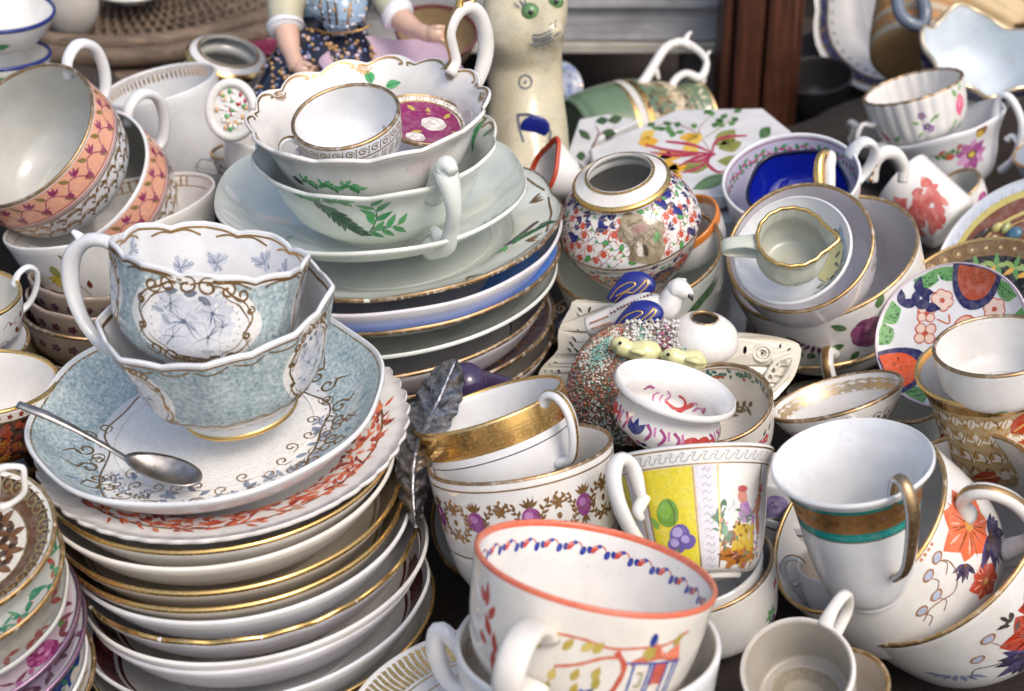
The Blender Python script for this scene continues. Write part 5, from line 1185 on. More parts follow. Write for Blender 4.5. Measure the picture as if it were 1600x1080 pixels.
# pierced basket
PB = glaze('pierced_creamware', (.70, .67, .57), .14, dirt=.4)
pb = empty('pierced_basket', Matrix.Translation(pt(1040, 600, .82)), 'cream pierced creamware dish with openwork lobes sticking out behind the bird and nest', 'dish')
bpy.context.view_layer.update()
def lobe(outer, holes, D0, D1, th=.0028, bow=.004, dfun=None):
    polys = [[Vector((x, y, 0)) for x, y in outer]]+[[Vector((x, y, 0)) for x, y in h] for h in holes]
    tris = tessellate_polygon(polys); flat = [v for p in polys for v in p]; nflat = len(flat)
    xs = [v.x for v in flat]; x0, x1 = min(xs), max(xs)
    def D(x, y): k = (x-x0)/(x1-x0); return D0+(D1-D0)*k-bow*math.sin(PI*k)
    front = [tuple(pt(v.x, v.y, D(v.x, v.y))) for v in flat]; w, ri, up = frame_at(Vector(front[0])); bk = [tuple(Vector(p)-w*th) for p in front]
    Fs = [tuple(t) for t in tris]+[tuple(i+nflat for i in t)[::-1] for t in tris]; o = 0
    for p in polys:
        k = len(p); Fs += [(o+j, o+(j+1) % k, nflat+o+(j+1) % k, nflat+o+j) for j in range(k)]; o += k
    ob = child(mesh_obj('pierced_lobe', front+bk, Fs, PB, smooth=False), pb); m = ob.modifiers.new('bevel', 'BEVEL'); m.width = .0005; m.segments = 2; m.limit_method = 'ANGLE'
    return ob
def hole(x, y, a, b, ang, n=10): A = math.radians(ang); return [(x+a*math.cos(t)*math.cos(A)-b*math.sin(t)*math.sin(A), y+a*math.cos(t)*math.sin(A)+b*math.sin(t)*math.cos(A)) for t in np.linspace(0, 2*PI, n, endpoint=False)]
oL = cr([(960, 474), (900, 468), (893, 478), (880, 500), (872, 520), (872, 545), (860, 560), (845, 576), (843, 592), (870, 600), (905, 600), (960, 560), (985, 520)], 40).tolist()
lobe(oL, [hole(906, 484, 5, 1.8, 50), hole(921, 484, 5, 2, 110), hole(903, 492, 3, 1.2, 40), hole(893, 538, 6, 1.5, 50), hole(897, 530, 6, 1.5, 50), hole(901, 548, 6, 1.5, 50), hole(890, 547, 5, 1.4, 45), hole(859, 570, 2, 1, 20), hole(868, 566, 2, 1, 20), hole(852, 580, 2.2, 1.2, 20), hole(862, 580, 2.2, 1.2, 20), hole(873, 580, 2.8, 2.2, 20), hole(903, 516, 2, 1, 30)], .83, .82)
oR = cr([(1130, 526), (1150, 520), (1185, 522), (1230, 530), (1250, 540), (1250, 562), (1240, 590), (1222, 612), (1208, 626), (1180, 640), (1130, 620), (1120, 570)], 40).tolist()
lobe(oR, [hole(1164, 547, 3, 6.5, 8), hole(1191, 552, 2.4, 2.4, 0), hole(1219, 541, 2, 3.5, 10), hole(1233, 546, 4, 1.5, -30), hole(1206, 580, 1.5, 5, 30), hole(1216, 566, 1.5, 5, 35), hole(1199, 594, 1.5, 4, 30)], .80, .81)
child(tube('raised_ring', [pt(1191+14*math.cos(t), 552+12*math.sin(t), .8015) for t in np.linspace(0, 6.28, 16)], [.0011], PB, n=40, ring=8), pb)
child(tube('raised_ring', [pt(1191+8*math.cos(t), 552+7*math.sin(t), .8013) for t in np.linspace(0, 6.28, 16)], [.0007], PB, n=30, ring=8), pb)
child(tube('raised_rib', [pt(x, y, .8015) for x, y in ((1236, 556), (1212, 566), (1196, 590), (1190, 616))], [.0012], PB, n=24, ring=8), pb)
child(tube('raised_rib', [pt(x, y, .8015) for x, y in ((1240, 562), (1230, 586), (1210, 608), (1194, 618))], [.0012], PB, n=24, ring=8), pb)
for k in range(3):
    child(tube('raised_ring', [pt(1206+k*5-3+5*math.cos(t), 590-k*11+6*math.sin(t), .8015) for t in np.linspace(0, 6.28, 10)], [.0007], PB, n=20, ring=6), pb)
v = Vessel('pot', 'white egg shaped pot with brown edged hole in its top, beside the bird', 'pot', (1101, 497, 21, .50, 6), .775, [(0, .0), (1.6, .01), (2.5, .22), (2.75, .45), (2.45, .70), (1.7, .90), (1, 1)], 3.3, WHITE(), inmat=GREY(), foot=None, nu=96, rim=BROWN(), rimw=.0009)
v.br('out', 20, -30).ell(8, -4, 3, 1.6, 0, '#c8602a', 1)
# ================================================================ floral pot and cup
PK = ['#9a3f7a', '#b8403a', '#1e2468', '#4a9a4e', '#c07aa8']
fp = Vessel('pot', 'squat white wide lipped pot with pink, red, blue and green flowers outside', 'pot', (1054, 613, 99, .39, 17), .715, [(0, .05), (.5, .05), (.72, .15), (.88, .42), (.82, .7), (.84, .84), (.93, .95), (1, 1)], .85, WHITE(), foot=(.5, .05), nu=128, t=.0026)
rnd = random.Random(14)
for a in range(-88, 95, 15):
    b = fp.br('out', a, -15); q = rnd.randrange(6)
    if a == -28: [b.leaf(0, -3, 8, 3.4, 60+k*35, PK[2], 1+k) for k in range(3)]
    elif q == 1: b.ell(0, 0, 4.5, 3.2, 10, PK[1], 1); b.line([(3, 0), (7, 1), (10, -2)], 1.2, PK[1], 2)
    elif q == 3: b.ell(0, 0, 3.6, 2.4, 20, PK[3], 1)
    else: b.line([(-2, 4), (1, 1), (-1, -4)], 1.4, PK[0], 1); b.line([(2, 4), (3, 0)], 1.1, PK[4], 1)
    b.ell(rnd.uniform(-3, 3), -8, 1.6, col=rnd.choice(PK), lay=1)
for a, y, P, cl, w in ((-32, -12, [(-3, 0), (-1, 2), (2, 1)], PK[0], 1.6), (-18, -16, [(-2, -2), (-2, 1), (0, 3)], PK[4], 1.2), (-12, -17, [(0, 3), (-1, 0), (0, -3)], PK[4], 1.0), (-6, -14, [(-1, 3), (1, 0), (-1, -3)], PK[4], 1.0), (6, -17, [(-5, 0), (0, -2), (4, 0), (3, 4), (0, 5)], PK[1], 1.5), (16, -17, [(-2, -4), (1, 0), (4, 4)], PK[1], 2.0), (26, -15, [(-3, -3), (0, 2), (3, 3)], PK[4], 1.3), (34, -14, [(-2, -3), (0, 0), (3, 1)], PK[4], 1.2), (42, -13, [(0, -2), (2, 2)], PK[0], 1.6)):
    b = fp.br('in', a, y-3); b.line(P, w, cl, 1)
fc = Vessel('teacup', 'cup with teal and red flowered band inside its rim, behind the squat pot', 'cup', (1116, 630, 92, .68, -12), .75, 'bute', 1.15, WARM(), foot=(.4, .05), nu=128, rim=BROWN(), rimw=.0008)
rnd = random.Random(3)
for a in range(-180, 180, 5):
    b = fc.br('in', a, -4.5); b.leaf(0, 0, 3.4, 1.8, rnd.uniform(0, 360), '#3f6a68', 1); b.leaf(0, -1, 3, 1.5, rnd.uniform(0, 360), '#4a7a5a', 1)
    if rnd.random() < .4: b.ell(0, -2.4, 1.0, col='#a8523a', lay=2)
fc.band('in', 1.6, 2.2, 'brown')
b = fc.br('in', 30, -24); b.sprig([(-6, -5), (0, 0), (6, 2)], .6, '#8a6a4a', ['#7a6a4a', '#6a5a3a'], 5, 2, 8); 
for a in (38, 48): b = fc.br('out', a, -12); b.flower(0, 0, 3, 5, '#c0506a', '#d8b060', 1); b.leaf(3, 3, 4, 2, 50, '#4a7a5a', 1); b.leaf(-3, -3, 4, 2, 230, '#3f6a68', 1)
# ================================================================ gold banded cup and garland cup
q1 = Vessel('teacup', 'white teacup with a broad gold band round its rim, tilted on the gold garland cup', 'cup', (763, 634, 124, .21, -19), .715, 'bute', 1.25, COOL(), foot=(.5, .05), nu=160, hdir=84, mod=None,
            handles=[dict(pts=[(.93, 1.18), (1.06, 1.30), (1.24, 1.26), (1.33, 1.05), (1.28, .75), (1.12, .48), (.90, .42)], w=.085, th=.055, gold=(GOLD(), False), goldw=.25)], rim=BGOLD(), rimw=.0005)
q1.band('out', .4, 12.5, 'bgold'); q1.band('out', 16, 16.5, 'paint', '#3a3a44', 1)
for a in range(-90, 91, 7):
    b = q1.br('out', a, -9.5); b.line([(1.5*math.cos(q), 1.3*math.sin(q)) for q in np.linspace(0, 6.28, 10)], .35, key='brown', lay=3); b.line([(-2, 3), (2, 3)], .3, key='brown', lay=3); b.line([(-2, 4.6), (2, 4.6)], .25, key='brown', lay=3)
q2 = Vessel('teacup', 'large white cup with gilt leaf garlands and purple berries below the gold banded cup', 'cup', (812, 708, 147, .28, -10), .70, 'bute', 1.55, WHITE(), foot=(.5, .05), nu=160, hdir=300, rim=BROWN(), rimw=.0005)
for s_ in (3.0, 34): q2.band('out', s_, s_+.7, 'brown', lay=1)
for i, a in enumerate(range(-105, 110, 35)):
    b = q2.br('out', a, -17)
    b.ell(0, 0, 4.2, 4.8, 0, '#8a3f80', 3, n=20); b.ell(-.8, 1.4, 1.9, 1.8, 0, '#b07ab0', 4)
    for sx in (-1, 1):
        arc = [(sx*(11-6.5*math.cos(q)), 7.4*math.sin(q)-1) for q in np.linspace(-2.2, 2.0, 12)]
        b.sprig(arc, .5, '#6a4a20', '#6a4a20', 3.0, 1.3, 18, 2, key='brown')
    for k in range(-2, 3): b.leaf(0, 4.5, 5, 1.4, 90+k*26, key='brown', lay=2)
    for k in range(-1, 2): b.leaf(0, -4.5, 4.5, 1.3, -90+k*30, key='brown', lay=2)
    b = q2.br('out', a+17.5, -17)
    b.ell(0, -1, 1.2, key='brown', lay=2); b.flower(0, 5, 2.2, 5, None or '#6a4a20', None, 2) if False else None
    for k in range(5): b.leaf(0, 4, 2.8, 1.4, k*72+18, key='brown', lay=2)
    for k in range(4): b.leaf(0, -6, 3.2, 1.3, k*90+45, key='gold', lay=2)
    for x, y in ((-5, 7), (5, 7), (0, 9), (-4, -9), (4, -9), (0, -2)): b.ell(x, y, .7, key='gold', lay=2, n=7)
for a in (20, 46): b = q2.br('out', a, -42); b.sprig([(-3, 8), (2, 3), (0, -3), (4, -8)], .5, '#6a4a20', '#6a4a20', 3, 1.3, 10, 2, key='brown')
for a in (-40,): b = q2.br('out', a, -50); b.leaf(0, 0, 4, 2, 70, key='gold', lay=2)
v = Vessel('bowl', 'white bowl with gold rim cradling the gilt garland cup from below left', 'bowl', (772, 800, 112, .86, -58), .735, 'bowlcup', .8, COOL(), nu=112, rim=GOLD(), rimw=.0012)
# leaf shaped pewter dish, glass ball and rod
PW = plainmat('dark_pewter', (.33, .33, .35), .30, 1, 300, .75, .9)
le = empty('pewter_leaf', Matrix.Translation(pt(660, 700, .75)), 'dark pewter leaf shaped ornament standing between the left stack and the gold banded cup', 'ornament')
bpy.context.view_layer.update()
spine = cr([(712, 562), (700, 590), (685, 625), (662, 670), (648, 715), (645, 770), (650, 825)], 60); wl = np.interp(np.linspace(0, 1, 60), [0, .06, .2, .42, .6, .8, 1], [4, 22, 34, 36, 30, 24, 6])
V = []; nc = 25
tgs = np.gradient(spine, axis=0); tgs /= np.linalg.norm(tgs, axis=1)[:, None]
for i in range(60):
    for j in range(nc):
        u = (j/(nc-1)*2-1); off = u*wl[i]*(1+.06*math.sin(i*1.3)); nrm = np.array([-tgs[i, 1], tgs[i, 0]]); p = spine[i]+nrm*off
        rib = .0011*math.sin(i*.95+abs(u)*5.5); D = np.interp(i, [0, 20, 34, 59], [.742, .726, .695, .690])+.010*abs(u)**1.5-1.6*rib-(.0016 if abs(u) < .09 else 0)-(.001 if abs(u) > .92 else 0)
        V.append(tuple(pt(p[0], p[1], D)))
n0 = len(V); w_, _, _ = frame_at(Vector(V[0])); V += [tuple(Vector(p)-w_*.0018) for p in V]
Fs = grid_faces(60, nc, wrap=False); Fs += [tuple(i+n0 for i in f)[::-1] for f in Fs]
bd = [i*nc for i in range(60)]+[59*nc+j for j in range(1, nc)]+[i*nc+nc-1 for i in range(58, -1, -1)]+list(range(nc-2, 0, -1)); Fs += [(bd[k], bd[(k+1) % len(bd)], n0+bd[(k+1) % len(bd)], n0+bd[k]) for k in range(len(bd))]
child(mesh_obj('leaf_blade', V, Fs, PW), le)
child(tube('midrib', [pt(spine[i, 0], spine[i, 1], np.interp(i, [0, 20, 34, 59], [.742, .726, .695, .690])-.0022) for i in range(0, 60, 6)], [.0009, .0012, .0012, .0008], PW, n=50, ring=8), le)
ge = empty('glass_ball', Matrix.Translation(pt(742, 590, .80)), 'dark violet glass ball beside the pewter leaf above the gold banded cup', 'glass ball')
bpy.context.view_layer.update()
GBm = glaze('violet_glass', (.05, .035, .09), .03, dirt=0)
v_, f_ = ellipsoid_vf((0, 0, 0), (.0105, .0105, .0105), 32, 20); child(mesh_obj('ball', v_, f_, GBm, world=Matrix.Translation(pt(728, 600, .775))), ge)
child(tube('stem', [pt(728, 592, .78), pt(770, 596, .79), pt(815, 608, .80)], [.006, .0042, .0035], GBm, n=20), ge)
# ================================================================ red rimmed cup in front
RDM = plainmat('coral_red_rim', (.62, .16, .09), .2, nscale=500, var=.2)
x2 = Vessel('teacup', 'plain white larger cup with thick rim holding the red rimmed cup at the bottom', 'cup', (918, 1003, 208, .50, 0), .60, 'bute', .8, COOL(), inmat=WARM(), foot=(.45, .05), nu=160, hdir=280, t=.0024,
            handles=[dict(pts=[(.96, .50), (1.08, .56), (1.20, .66), (1.26, .60), (1.25, .40), (1.15, .2), (.9, .10)], w=.06, th=.07, taper=[1, 1, 1.2, 1, 1])])
for a in range(-30, 60, 12): b = x2.br('in', a-60, -10); b.scroll(0, 0, 5, a, 1.2, .8, 'brown', 1, 1)
x1 = Vessel('teacup', 'white teacup with red rim, blue and red beads inside and a painted house', 'cup', (931, 884, 193, .325, 12), .585, 'bute', 1.10, WARM(), inmat=WHITE(), foot=(.45, .05), nu=176, ns=40, hdir=238,
            handles=[dict(pts=ringh(1.1, .54, .26, .97, 140, -140), w=.13, th=.055)], rim=RDM, rimw=.0007)
x1.band('in', .2, 1.5, 'paint', '#d8694c', 1); x1.band('out', 0, .9, 'paint', '#d8694c', 1)
for i, a in enumerate(range(-78, 90, 13)):
    b = x1.br('in', a, -8)
    b.line([(-3.6, -.6), (-1, 1.4), (2, 1.1), (3.4, -1.5)], .5, '#c86a60', 2)
    b.ell(-3.6, -.8, 1.0, 1.5, 10, '#2a3a8a', 3); b.ell(3.5, -1.6, 1.1, 1.9, -15, '#2f3f95', 3); b.ell(0, 1.2, .9, .8, 0, '#3a4aa0', 3)
    b.ell(7.4, -.9, 1.3, 1.0, 30, '#c0453c', 3); b.ell(8.6, .2, .8, .8, 0, '#c86a60', 3)
b = x1.br('out', -52, -16)
for (x, y, a, l) in ((0, 2, 95, 9), (2, -2, 65, 7), (-2, 3, 120, 6), (4, -8, 120, 9), (7, -13, 100, 8), (5, -20, 80, 9), (6, -26, 100, 8), (1, -12, 140, 6)): b.leaf(x, y, l, 3.2, a, '#b8463a', 1)
b = x1.br('out', 12, -16)
b.line([(-24, 0), (-18, 4), (-8, 4.6), (2, 3), (12, 4), (22, 5), (32, 9)], 1.0, '#c86a50', 1); b.line([(-16, -8), (-8, -5), (0, -1), (6, 0)], 1.2, '#c86a50', 1)
b.line([(4, 2), (8, -4), (6, -14), (1, -20)], 2.0, '#c05a48', 2)
for x, y, a in ((-24, -4, 70), (-19, 0, 60), (-14, -1, 60), (-8, 0, 50), (-4, 0, 60), (-17, -14, 75), (-18, -20, 80), (-9, -12, 75), (-8, -18, 80), (-2, -10, 75), (-1, -14, 80), (14, 0, 60), (26, 4, 60), (16, -1, 70)): b.leaf(x, y, 6, 3.0, a, random.choice(['#b5a04a', '#a89a4a', '#c2ae5a']), 2)
b = x1.br('out', 34, -19)
b.fill([(-5, 2), (-5, -14), (12, -14), (12, 2)], '#d8d0c4', 1); b.fill([(-7, 1), (2, 9), (7, 4), (12, 8), (15, 1), (14, 0), (-6, 0)], '#c86a4a', 2)
b.fill([(3, 1), (3, -8), (9, -8), (9, 1)], '#c0584a', 3)
for x in (-5, 1.5, 3, 9, 12, 14): b.line([(x, 1), (x, -14)], .9, '#3a5aa0', 4)
b.line([(-8, 1), (15, 1)], .8, '#2f4a9a', 4); b.ell(0, 10, 1.5, 2.6, 0, '#2a3a8a', 3); b.line([(-3, -3), (-1, -3), (-1, -8), (-3, -8)], .7, '#8a8a4a', 4)
rnd = random.Random(4)
for k in range(34): b.leaf(-18+rnd.uniform(-7, 9), -17+rnd.uniform(-6, 3), rnd.uniform(3, 6), 2.4, rnd.uniform(20, 160), rnd.choice(['#1f3a8a', '#2a4aa0', '#4a6ab8']), 2+k % 3)
for k in range(10): b.leaf(rnd.uniform(-2, 14), -17+rnd.uniform(-3, 2), 4, 2, rnd.uniform(20, 160), rnd.choice(['#c86a5a', '#b8a04a', '#3a5aa0']), 2)
gp = Vessel('saucer', 'white saucer with a broad hatched gold border under the front cups at the bottom edge', 'saucer', (800, 1112, 262, .56, -6), .61, 'saucer', .22, WHITE(), nu=160, rim=WHITE())
b = gp.br('in', mode='disc'); rg = gp.R*1000
for a in range(-180, 180, 3):
    b.line([pc(rg*.965, a), pc(rg*.89, a+.8), pc(rg*.80, a)], 2.0, key='bgold', lay=1)
gp.band('in', 14.5, 15.2, 'gold'); gp.band('in', 20, 20.6, 'gold')
tag(gp.e)
# ================================================================ yellow panelled mug and the bowls under it
YM = Vessel('mug', 'white mug with yellow fruit panel and figure scene under the squat floral pot', 'mug', (1081, 714, 128, -.12, -5), .685, [(0, .04), (.5, .04), (.66, .10), (.76, .25), (.83, .5), (.90, .8), (1, 1)], 1.50, WHITE(), foot=(.4, .03), nu=160, ns=40, hdir=273,
            handles=[dict(pts=[(.92, .98), (1.05, .82), (1.0, .72)], w=.09, th=.075, taper=[1, 1, .6], n=14), dict(pts=[(.96, .95), (1.08, 1.33), (1.30, 1.42), (1.42, 1.20), (1.34, .85), (1.16, .55), (1.0, .38), (.84, .34)], w=.10, th=.075, taper=[.7, 1, 1.1, 1.1, 1, 1, 1, 1.2])], group=None)
YM.band('out', 0.3, 1.0, 'brown', lay=1); YM.band('out', 7.0, 7.5, 'brown', lay=1)
for a in range(-100, 101, 8):
    b = YM.br('out', a, -4); b.line([(-2.4, 1.6), (-.6, 1.8), (-1.8, 0), (-2.2, -1.6), (0, -1.6), (1, .2), (2.2, .6)], .35, '#8a8f98', 1)
bY = YM.br('out', -22, -8)
Hh = 44
def panel(ang, wdeg, col, key='paint'):
    YM.band('out', 7.8, 7.8+Hh, key, col, 1, nu=24, a0=ang-wdeg/2, a1=ang+wdeg/2)
panel(-20.5, 39, '#d8c832'); panel(-82, 40, '#d8c832')
for a0, a1 in ((2, 17), (-47, -42), (-60, -50), (62, 70)): YM.band('out', 7.8, 50, 'paint', '#cfccd2', 2, nu=10, a0=a0, a1=a1); 
for a in (0, 18.5, -41, -48.5, 61): YM.band('out', 7.8, 50, 'gold', lay=3, nu=4, a0=a-.6, a1=a+.6)
for k in range(14):
    b = YM.br('out', 9.5, -10-k*3); b.line([(-1.8, 0), (-.6, 1), (.6, -.6), (1.8, .6)], .3, '#8a8f98', 4)
b = YM.br('out', -22, -26); b.ell(-1, 0, 5.0, 5.6, 0, '#6f9a3c', 3, n=20); b.ell(-2, 1, 3, 3.4, 0, '#7fae48', 4); b.line([(0, 6), (2, 0), (1, -5)], .4, '#4a6a2a', 5)
for x, y, r in ((3, -9, 4.6), (6, -12, 3.6), (1, -13, 4)): b.ell(x, y, r, r*.9, 0, '#6a5a9c', 4, n=16); b.ell(x-.8, y+1, r*.5, r*.45, 0, '#a89aca', 5)
b.leaf(-6, -6, 6, 3, 120, '#7fae48', 4); b.leaf(-2, -20, 7, 3, 60, '#5a7a3a', 4); b.line([(2, -14), (0, -20), (2, -26)], .5, '#5a6a2a', 4)
b = YM.br('out', -78, -30); b.ell(0, 0, 5, 4, 0, '#8a9a3a', 3); b.ell(0, 10, 4, 3, 30, '#b8643a', 3); b.ell(2, -9, 4, 4, 0, '#7a8a3a', 3)
# rider scene
b = YM.br('out', 40, -36)
b.fill([(-11, -10), (-9, -5), (0, -4), (8, -5), (12, -10), (6, -15), (-6, -15)], '#a86a28', 2); b.fill([(-10, -5), (-8, 1), (-2, 2), (0, -4)], '#8a5a4a', 2)
for x, w in ((-2, 3.2), (2, 3.4), (6, 2.4)): b.fill([(x-w*.7, 4), (x+w*.4, 4), (x+w, -7), (x-w, -7)], '#c2a53c', 3)
b.ell(1, 9, 3, 4.6, 0, '#b08ab8', 4); b.ell(0, 15, 2.2, 2.8, 0, '#c88a7a', 4); b.ell(0, 18, 2.4, 1.4, 0, '#b05a5a', 5); b.line([(1, 12), (5, 8), (6, 4)], 1.6, '#a07ab0', 5)
b.line([(10, 16), (9, 8), (10, 0)], 2.6, '#b0705a', 4); b.line([(8, 14), (6, 8)], 1.4, '#c07a6a', 4); b.ell(10.5, 18.5, 1.6, 2, 0, '#a8584a', 4)
for y in range(0, 20, 3): b.leaf(-8, -4+y, 6, 3, 60+y*11, random.choice(['#5a7a5a', '#7a9a80', '#46684a']), 3)
b.fill([(-9, -9), (-3, -7), (4, -9), (0, -13)], '#6a3a1c', 4)
rnd = random.Random(77)
for k in range(60): x, y = rnd.uniform(-11, 12), rnd.uniform(-14, 12); b.leaf(x, y, rnd.uniform(1.5, 3.6), 1.0, rnd.uniform(0, 360), rnd.choice(['#8a5a2a', '#c2a53c', '#a07ab0', '#5a7a5a', '#b0705a', '#6a3a1c'] if y < 4 else ['#7a9a80', '#b08ab8', '#c88a7a', '#5a7a5a'] if abs(x) < 10 and y < 10 else ['#c9cdd0']), 6)
for i, (cx, cy, a, ra, ph, lab, H, mt) in enumerate([(1082, 878, 111, .60, -14, 'inner plain white bowl holding the foot of the yellow panelled mug', .7, COOL), (1092, 884, 118, .60, -16, 'white brown rimmed cup with small purple flowers, outermost under the yellow panelled mug', 1.15, WHITE)]):
    v = Vessel('bowl' if i == 0 else 'teacup', lab, 'bowl' if i == 0 else 'cup', (cx, cy, a, ra, ph), .70+.004*i, 'bute', H, mt(), nu=128, rim=BROWN() if i else None, rimw=.0008, hdir=120,
               handles=[])
    if i:
        for k, (x, y) in enumerate(((0, 0), (4, -3), (-3, -4), (7, -8), (2, -8), (9, 1))):
            b = v.br('out', 38, -26); b.flower(x, y, 2.8, 5, '#5a2f78', '#c8b050', 1, k*20)
        b = v.br('out', 52, -21); [b.leaf(0, 0, 5, 2.4, q*60, '#6a9a6a', 1) for q in range(5)]
        b = v.br('out', 66, -10); [b.leaf(0, 0, 3, 2, q*72, '#c0607a', 1) for q in range(4)]
# bits in the gap: two more cups right of the yellow mug
v = Vessel('teacup', 'pale cup with purple flower, half hidden right of the yellow panelled mug', 'cup', (1210, 735, 66, .4, 10), .755, 'bute', 1.1, COOL(), nu=96)
b = v.br('out', 10, -10); b.rose(0, 0, 7, ('#8a7ab0', '#a898c8', '#b8acd4'), 1)
v = Vessel('teacup', 'scalloped white cup with a gold line and small red flower behind the teal banded cup', 'cup', (1240, 795, 70, .42, 12), .76, 'bute', 1.2, COOL(), nu=96, mod=scal(14, .02, .03, p=8), rim=None)
v.band('out', 3, 3.8, 'brown'); b = v.br('out', 0, -16); b.flower(0, 0, 3, 5, '#a8303a', '#d8b060', 1); b.flower(-9, -3, 3, 5, '#8a3a50', '#d8b060', 1)
# ornate white handle
oh = Vessel('teacup', 'white cup with ornate double curl handle, behind the dusty small cup', 'cup', (1322, 876, 78, .45, -10), .71, 'bute', 1.3, COOL(), inmat=SEPIA(), nu=96, hdir=268,
            handles=[dict(pts=[(.9, 1.22), (1.02, 1.36), (1.22, 1.34), (1.34, 1.12), (1.26, .86), (1.1, .76), (1.02, .9)], w=.09, th=.06, gold=(BROWN(), False), goldw=.25, taper=[1, 1, 1, 1.1, .9, .7, .4]), dict(pts=[(1.24, .9), (1.3, .6), (1.18, .3), (1.0, .18), (.8, .2)], w=.08, th=.055), dict(pts=[(1.22, .7), (1.08, .62), (.98, .42)], w=.06, th=.04, name='handle_curl')])
# ================================================================ teal and gold banded cup, imari pair, small creamers
TL = '#0f7f78'
tc = Vessel('teacup', 'tall white cup with teal edged gold band and gilded handle', 'cup', (1332, 723, 127, .54, -7), .645, [(0, .03), (.3, .03), (.48, .08), (.62, .25), (.72, .5), (.80, .8), (.93, .96), (1, 1)], 2.05, COOL(), foot=(.33, .02), nu=176, ns=48, hdir=128,
            handles=[dict(pts=[(.86, 1.90), (.93, 2.2), (1.06, 2.36), (1.22, 2.28), (1.28, 1.95), (1.16, 1.45), (.98, 1.0), (.72, .72)], w=.075, th=.055, n=44, gold=(goldmat('handle_gilding', (.52, .36, .2), .25, .8, (.2, .13, .08)), True), goldw=1.05, taper=[.9, .9, 1.1, 1.2, 1.1, 1, .9, .9])])
s0_ = s_rz(tc, .93, .96)
tc.band('out', s0_+1.0, s0_+3.8, 'paint', TL, 1); tc.band('out', s0_+3.8, s0_+15.5, 'band', lay=1); tc.band('out', s0_+15.5, s0_+19.6, 'paint', TL, 1); tc.band('out', s0_+19.6, s0_+20.1, 'brown', lay=2); tc.band('out', s0_+3.5, s0_+4.0, 'brown', lay=3)
PKEYS['band'] = ('matt_gold_band', lambda: goldmat('matt_orange_gold', (.60, .33, .13), .38, .45, (.42, .24, .10)))
for a in range(-80, 81, 20):
    b = tc.br('out', a, -(s0_+9.5))
    for sx in (-1, 1): b.scroll(sx*3.5, 0, 2.6, 0, 1.3, .5, 'brown', sx, 3); b.leaf(sx*3, 2, 3.6, 1.2, 90-sx*60, key='brown', lay=3); b.leaf(sx*3, -2, 3.6, 1.2, -90+sx*60, key='brown', lay=3)
    b.flower(0, 0, 2.2, 6, '#6a4420', None, 3)
b = tc.br('out', 0, -(s0_+17.5))
for a in range(-90, 91, 5): bb2 = tc.br('out', a, -(s0_+17.5)); bb2.line([(-1.2, .8), (1.2, -.8)], .5, '#3aa098', 2)
ORG, NAV, DRED = '#dd6a44', '#2a2650', '#a8361f'
def peony(b, x, y, r, col, dk='#8a4a2a', mid='#c8924a', seed=0):
    rnd = random.Random(seed)
    for k in range(7): A = k*51+rnd.uniform(-8, 8); b.leaf(x, y, r*rnd.uniform(.9, 1.15), r*.85, A, col, 1)
    for k in range(9):
        A = math.radians(k*40+10); b.line([(x+r*.15*math.cos(A), y+r*.15*math.sin(A)), (x+r*.7*math.cos(A+.1), y+r*.7*math.sin(A+.1))], r*.04, dk, 3, tap=(1, .2))
    for k in range(12): A = math.radians(k*30+rnd.uniform(-9, 9)); q = rnd.uniform(.4, .8); b.line([(x+r*q*.6*math.cos(A), y+r*q*.6*math.sin(A)), (x+r*(q+.15)*math.cos(A+.05), y+r*(q+.15)*math.sin(A+.05))], r*.07, rnd.choice(['#f0a488', '#f2b49c', col]) if col != DRED else '#c8543a', 2, tap=(.3, .3))
    for k in range(7): A = math.radians(k*51+25); b.line([(x+r*.2*math.cos(A), y+r*.2*math.sin(A)), (x+r*.8*math.cos(A), y+r*.8*math.sin(A))], r*.035, dk, 3, tap=(1, .3))
    b.ell(x, y, r*.16, col=mid, lay=4)
def navyspray(b, x, y, s, seed=0, n=9, a0=180, a1=360):
    rnd = random.Random(seed)
    for k in range(n): A = a0+(a1-a0)*k/(n-1)+rnd.uniform(-6, 6); b.leaf(x, y, s*rnd.uniform(.75, 1.1), s*.32, A, NAV if k % 3 else '#4a4470', 2+k % 2); b.line([(x, y), (x+s*.8*math.cos(math.radians(A)), y+s*.8*math.sin(math.radians(A)))], .35, key='gold', lay=5)
def pod(b, x, y, r=3): b.ell(x, y, r, r*.72, 10, '#9a6a40', 3); b.ell(x, y, r*.75, r*.5, 10, '#a8b0c4', 4)
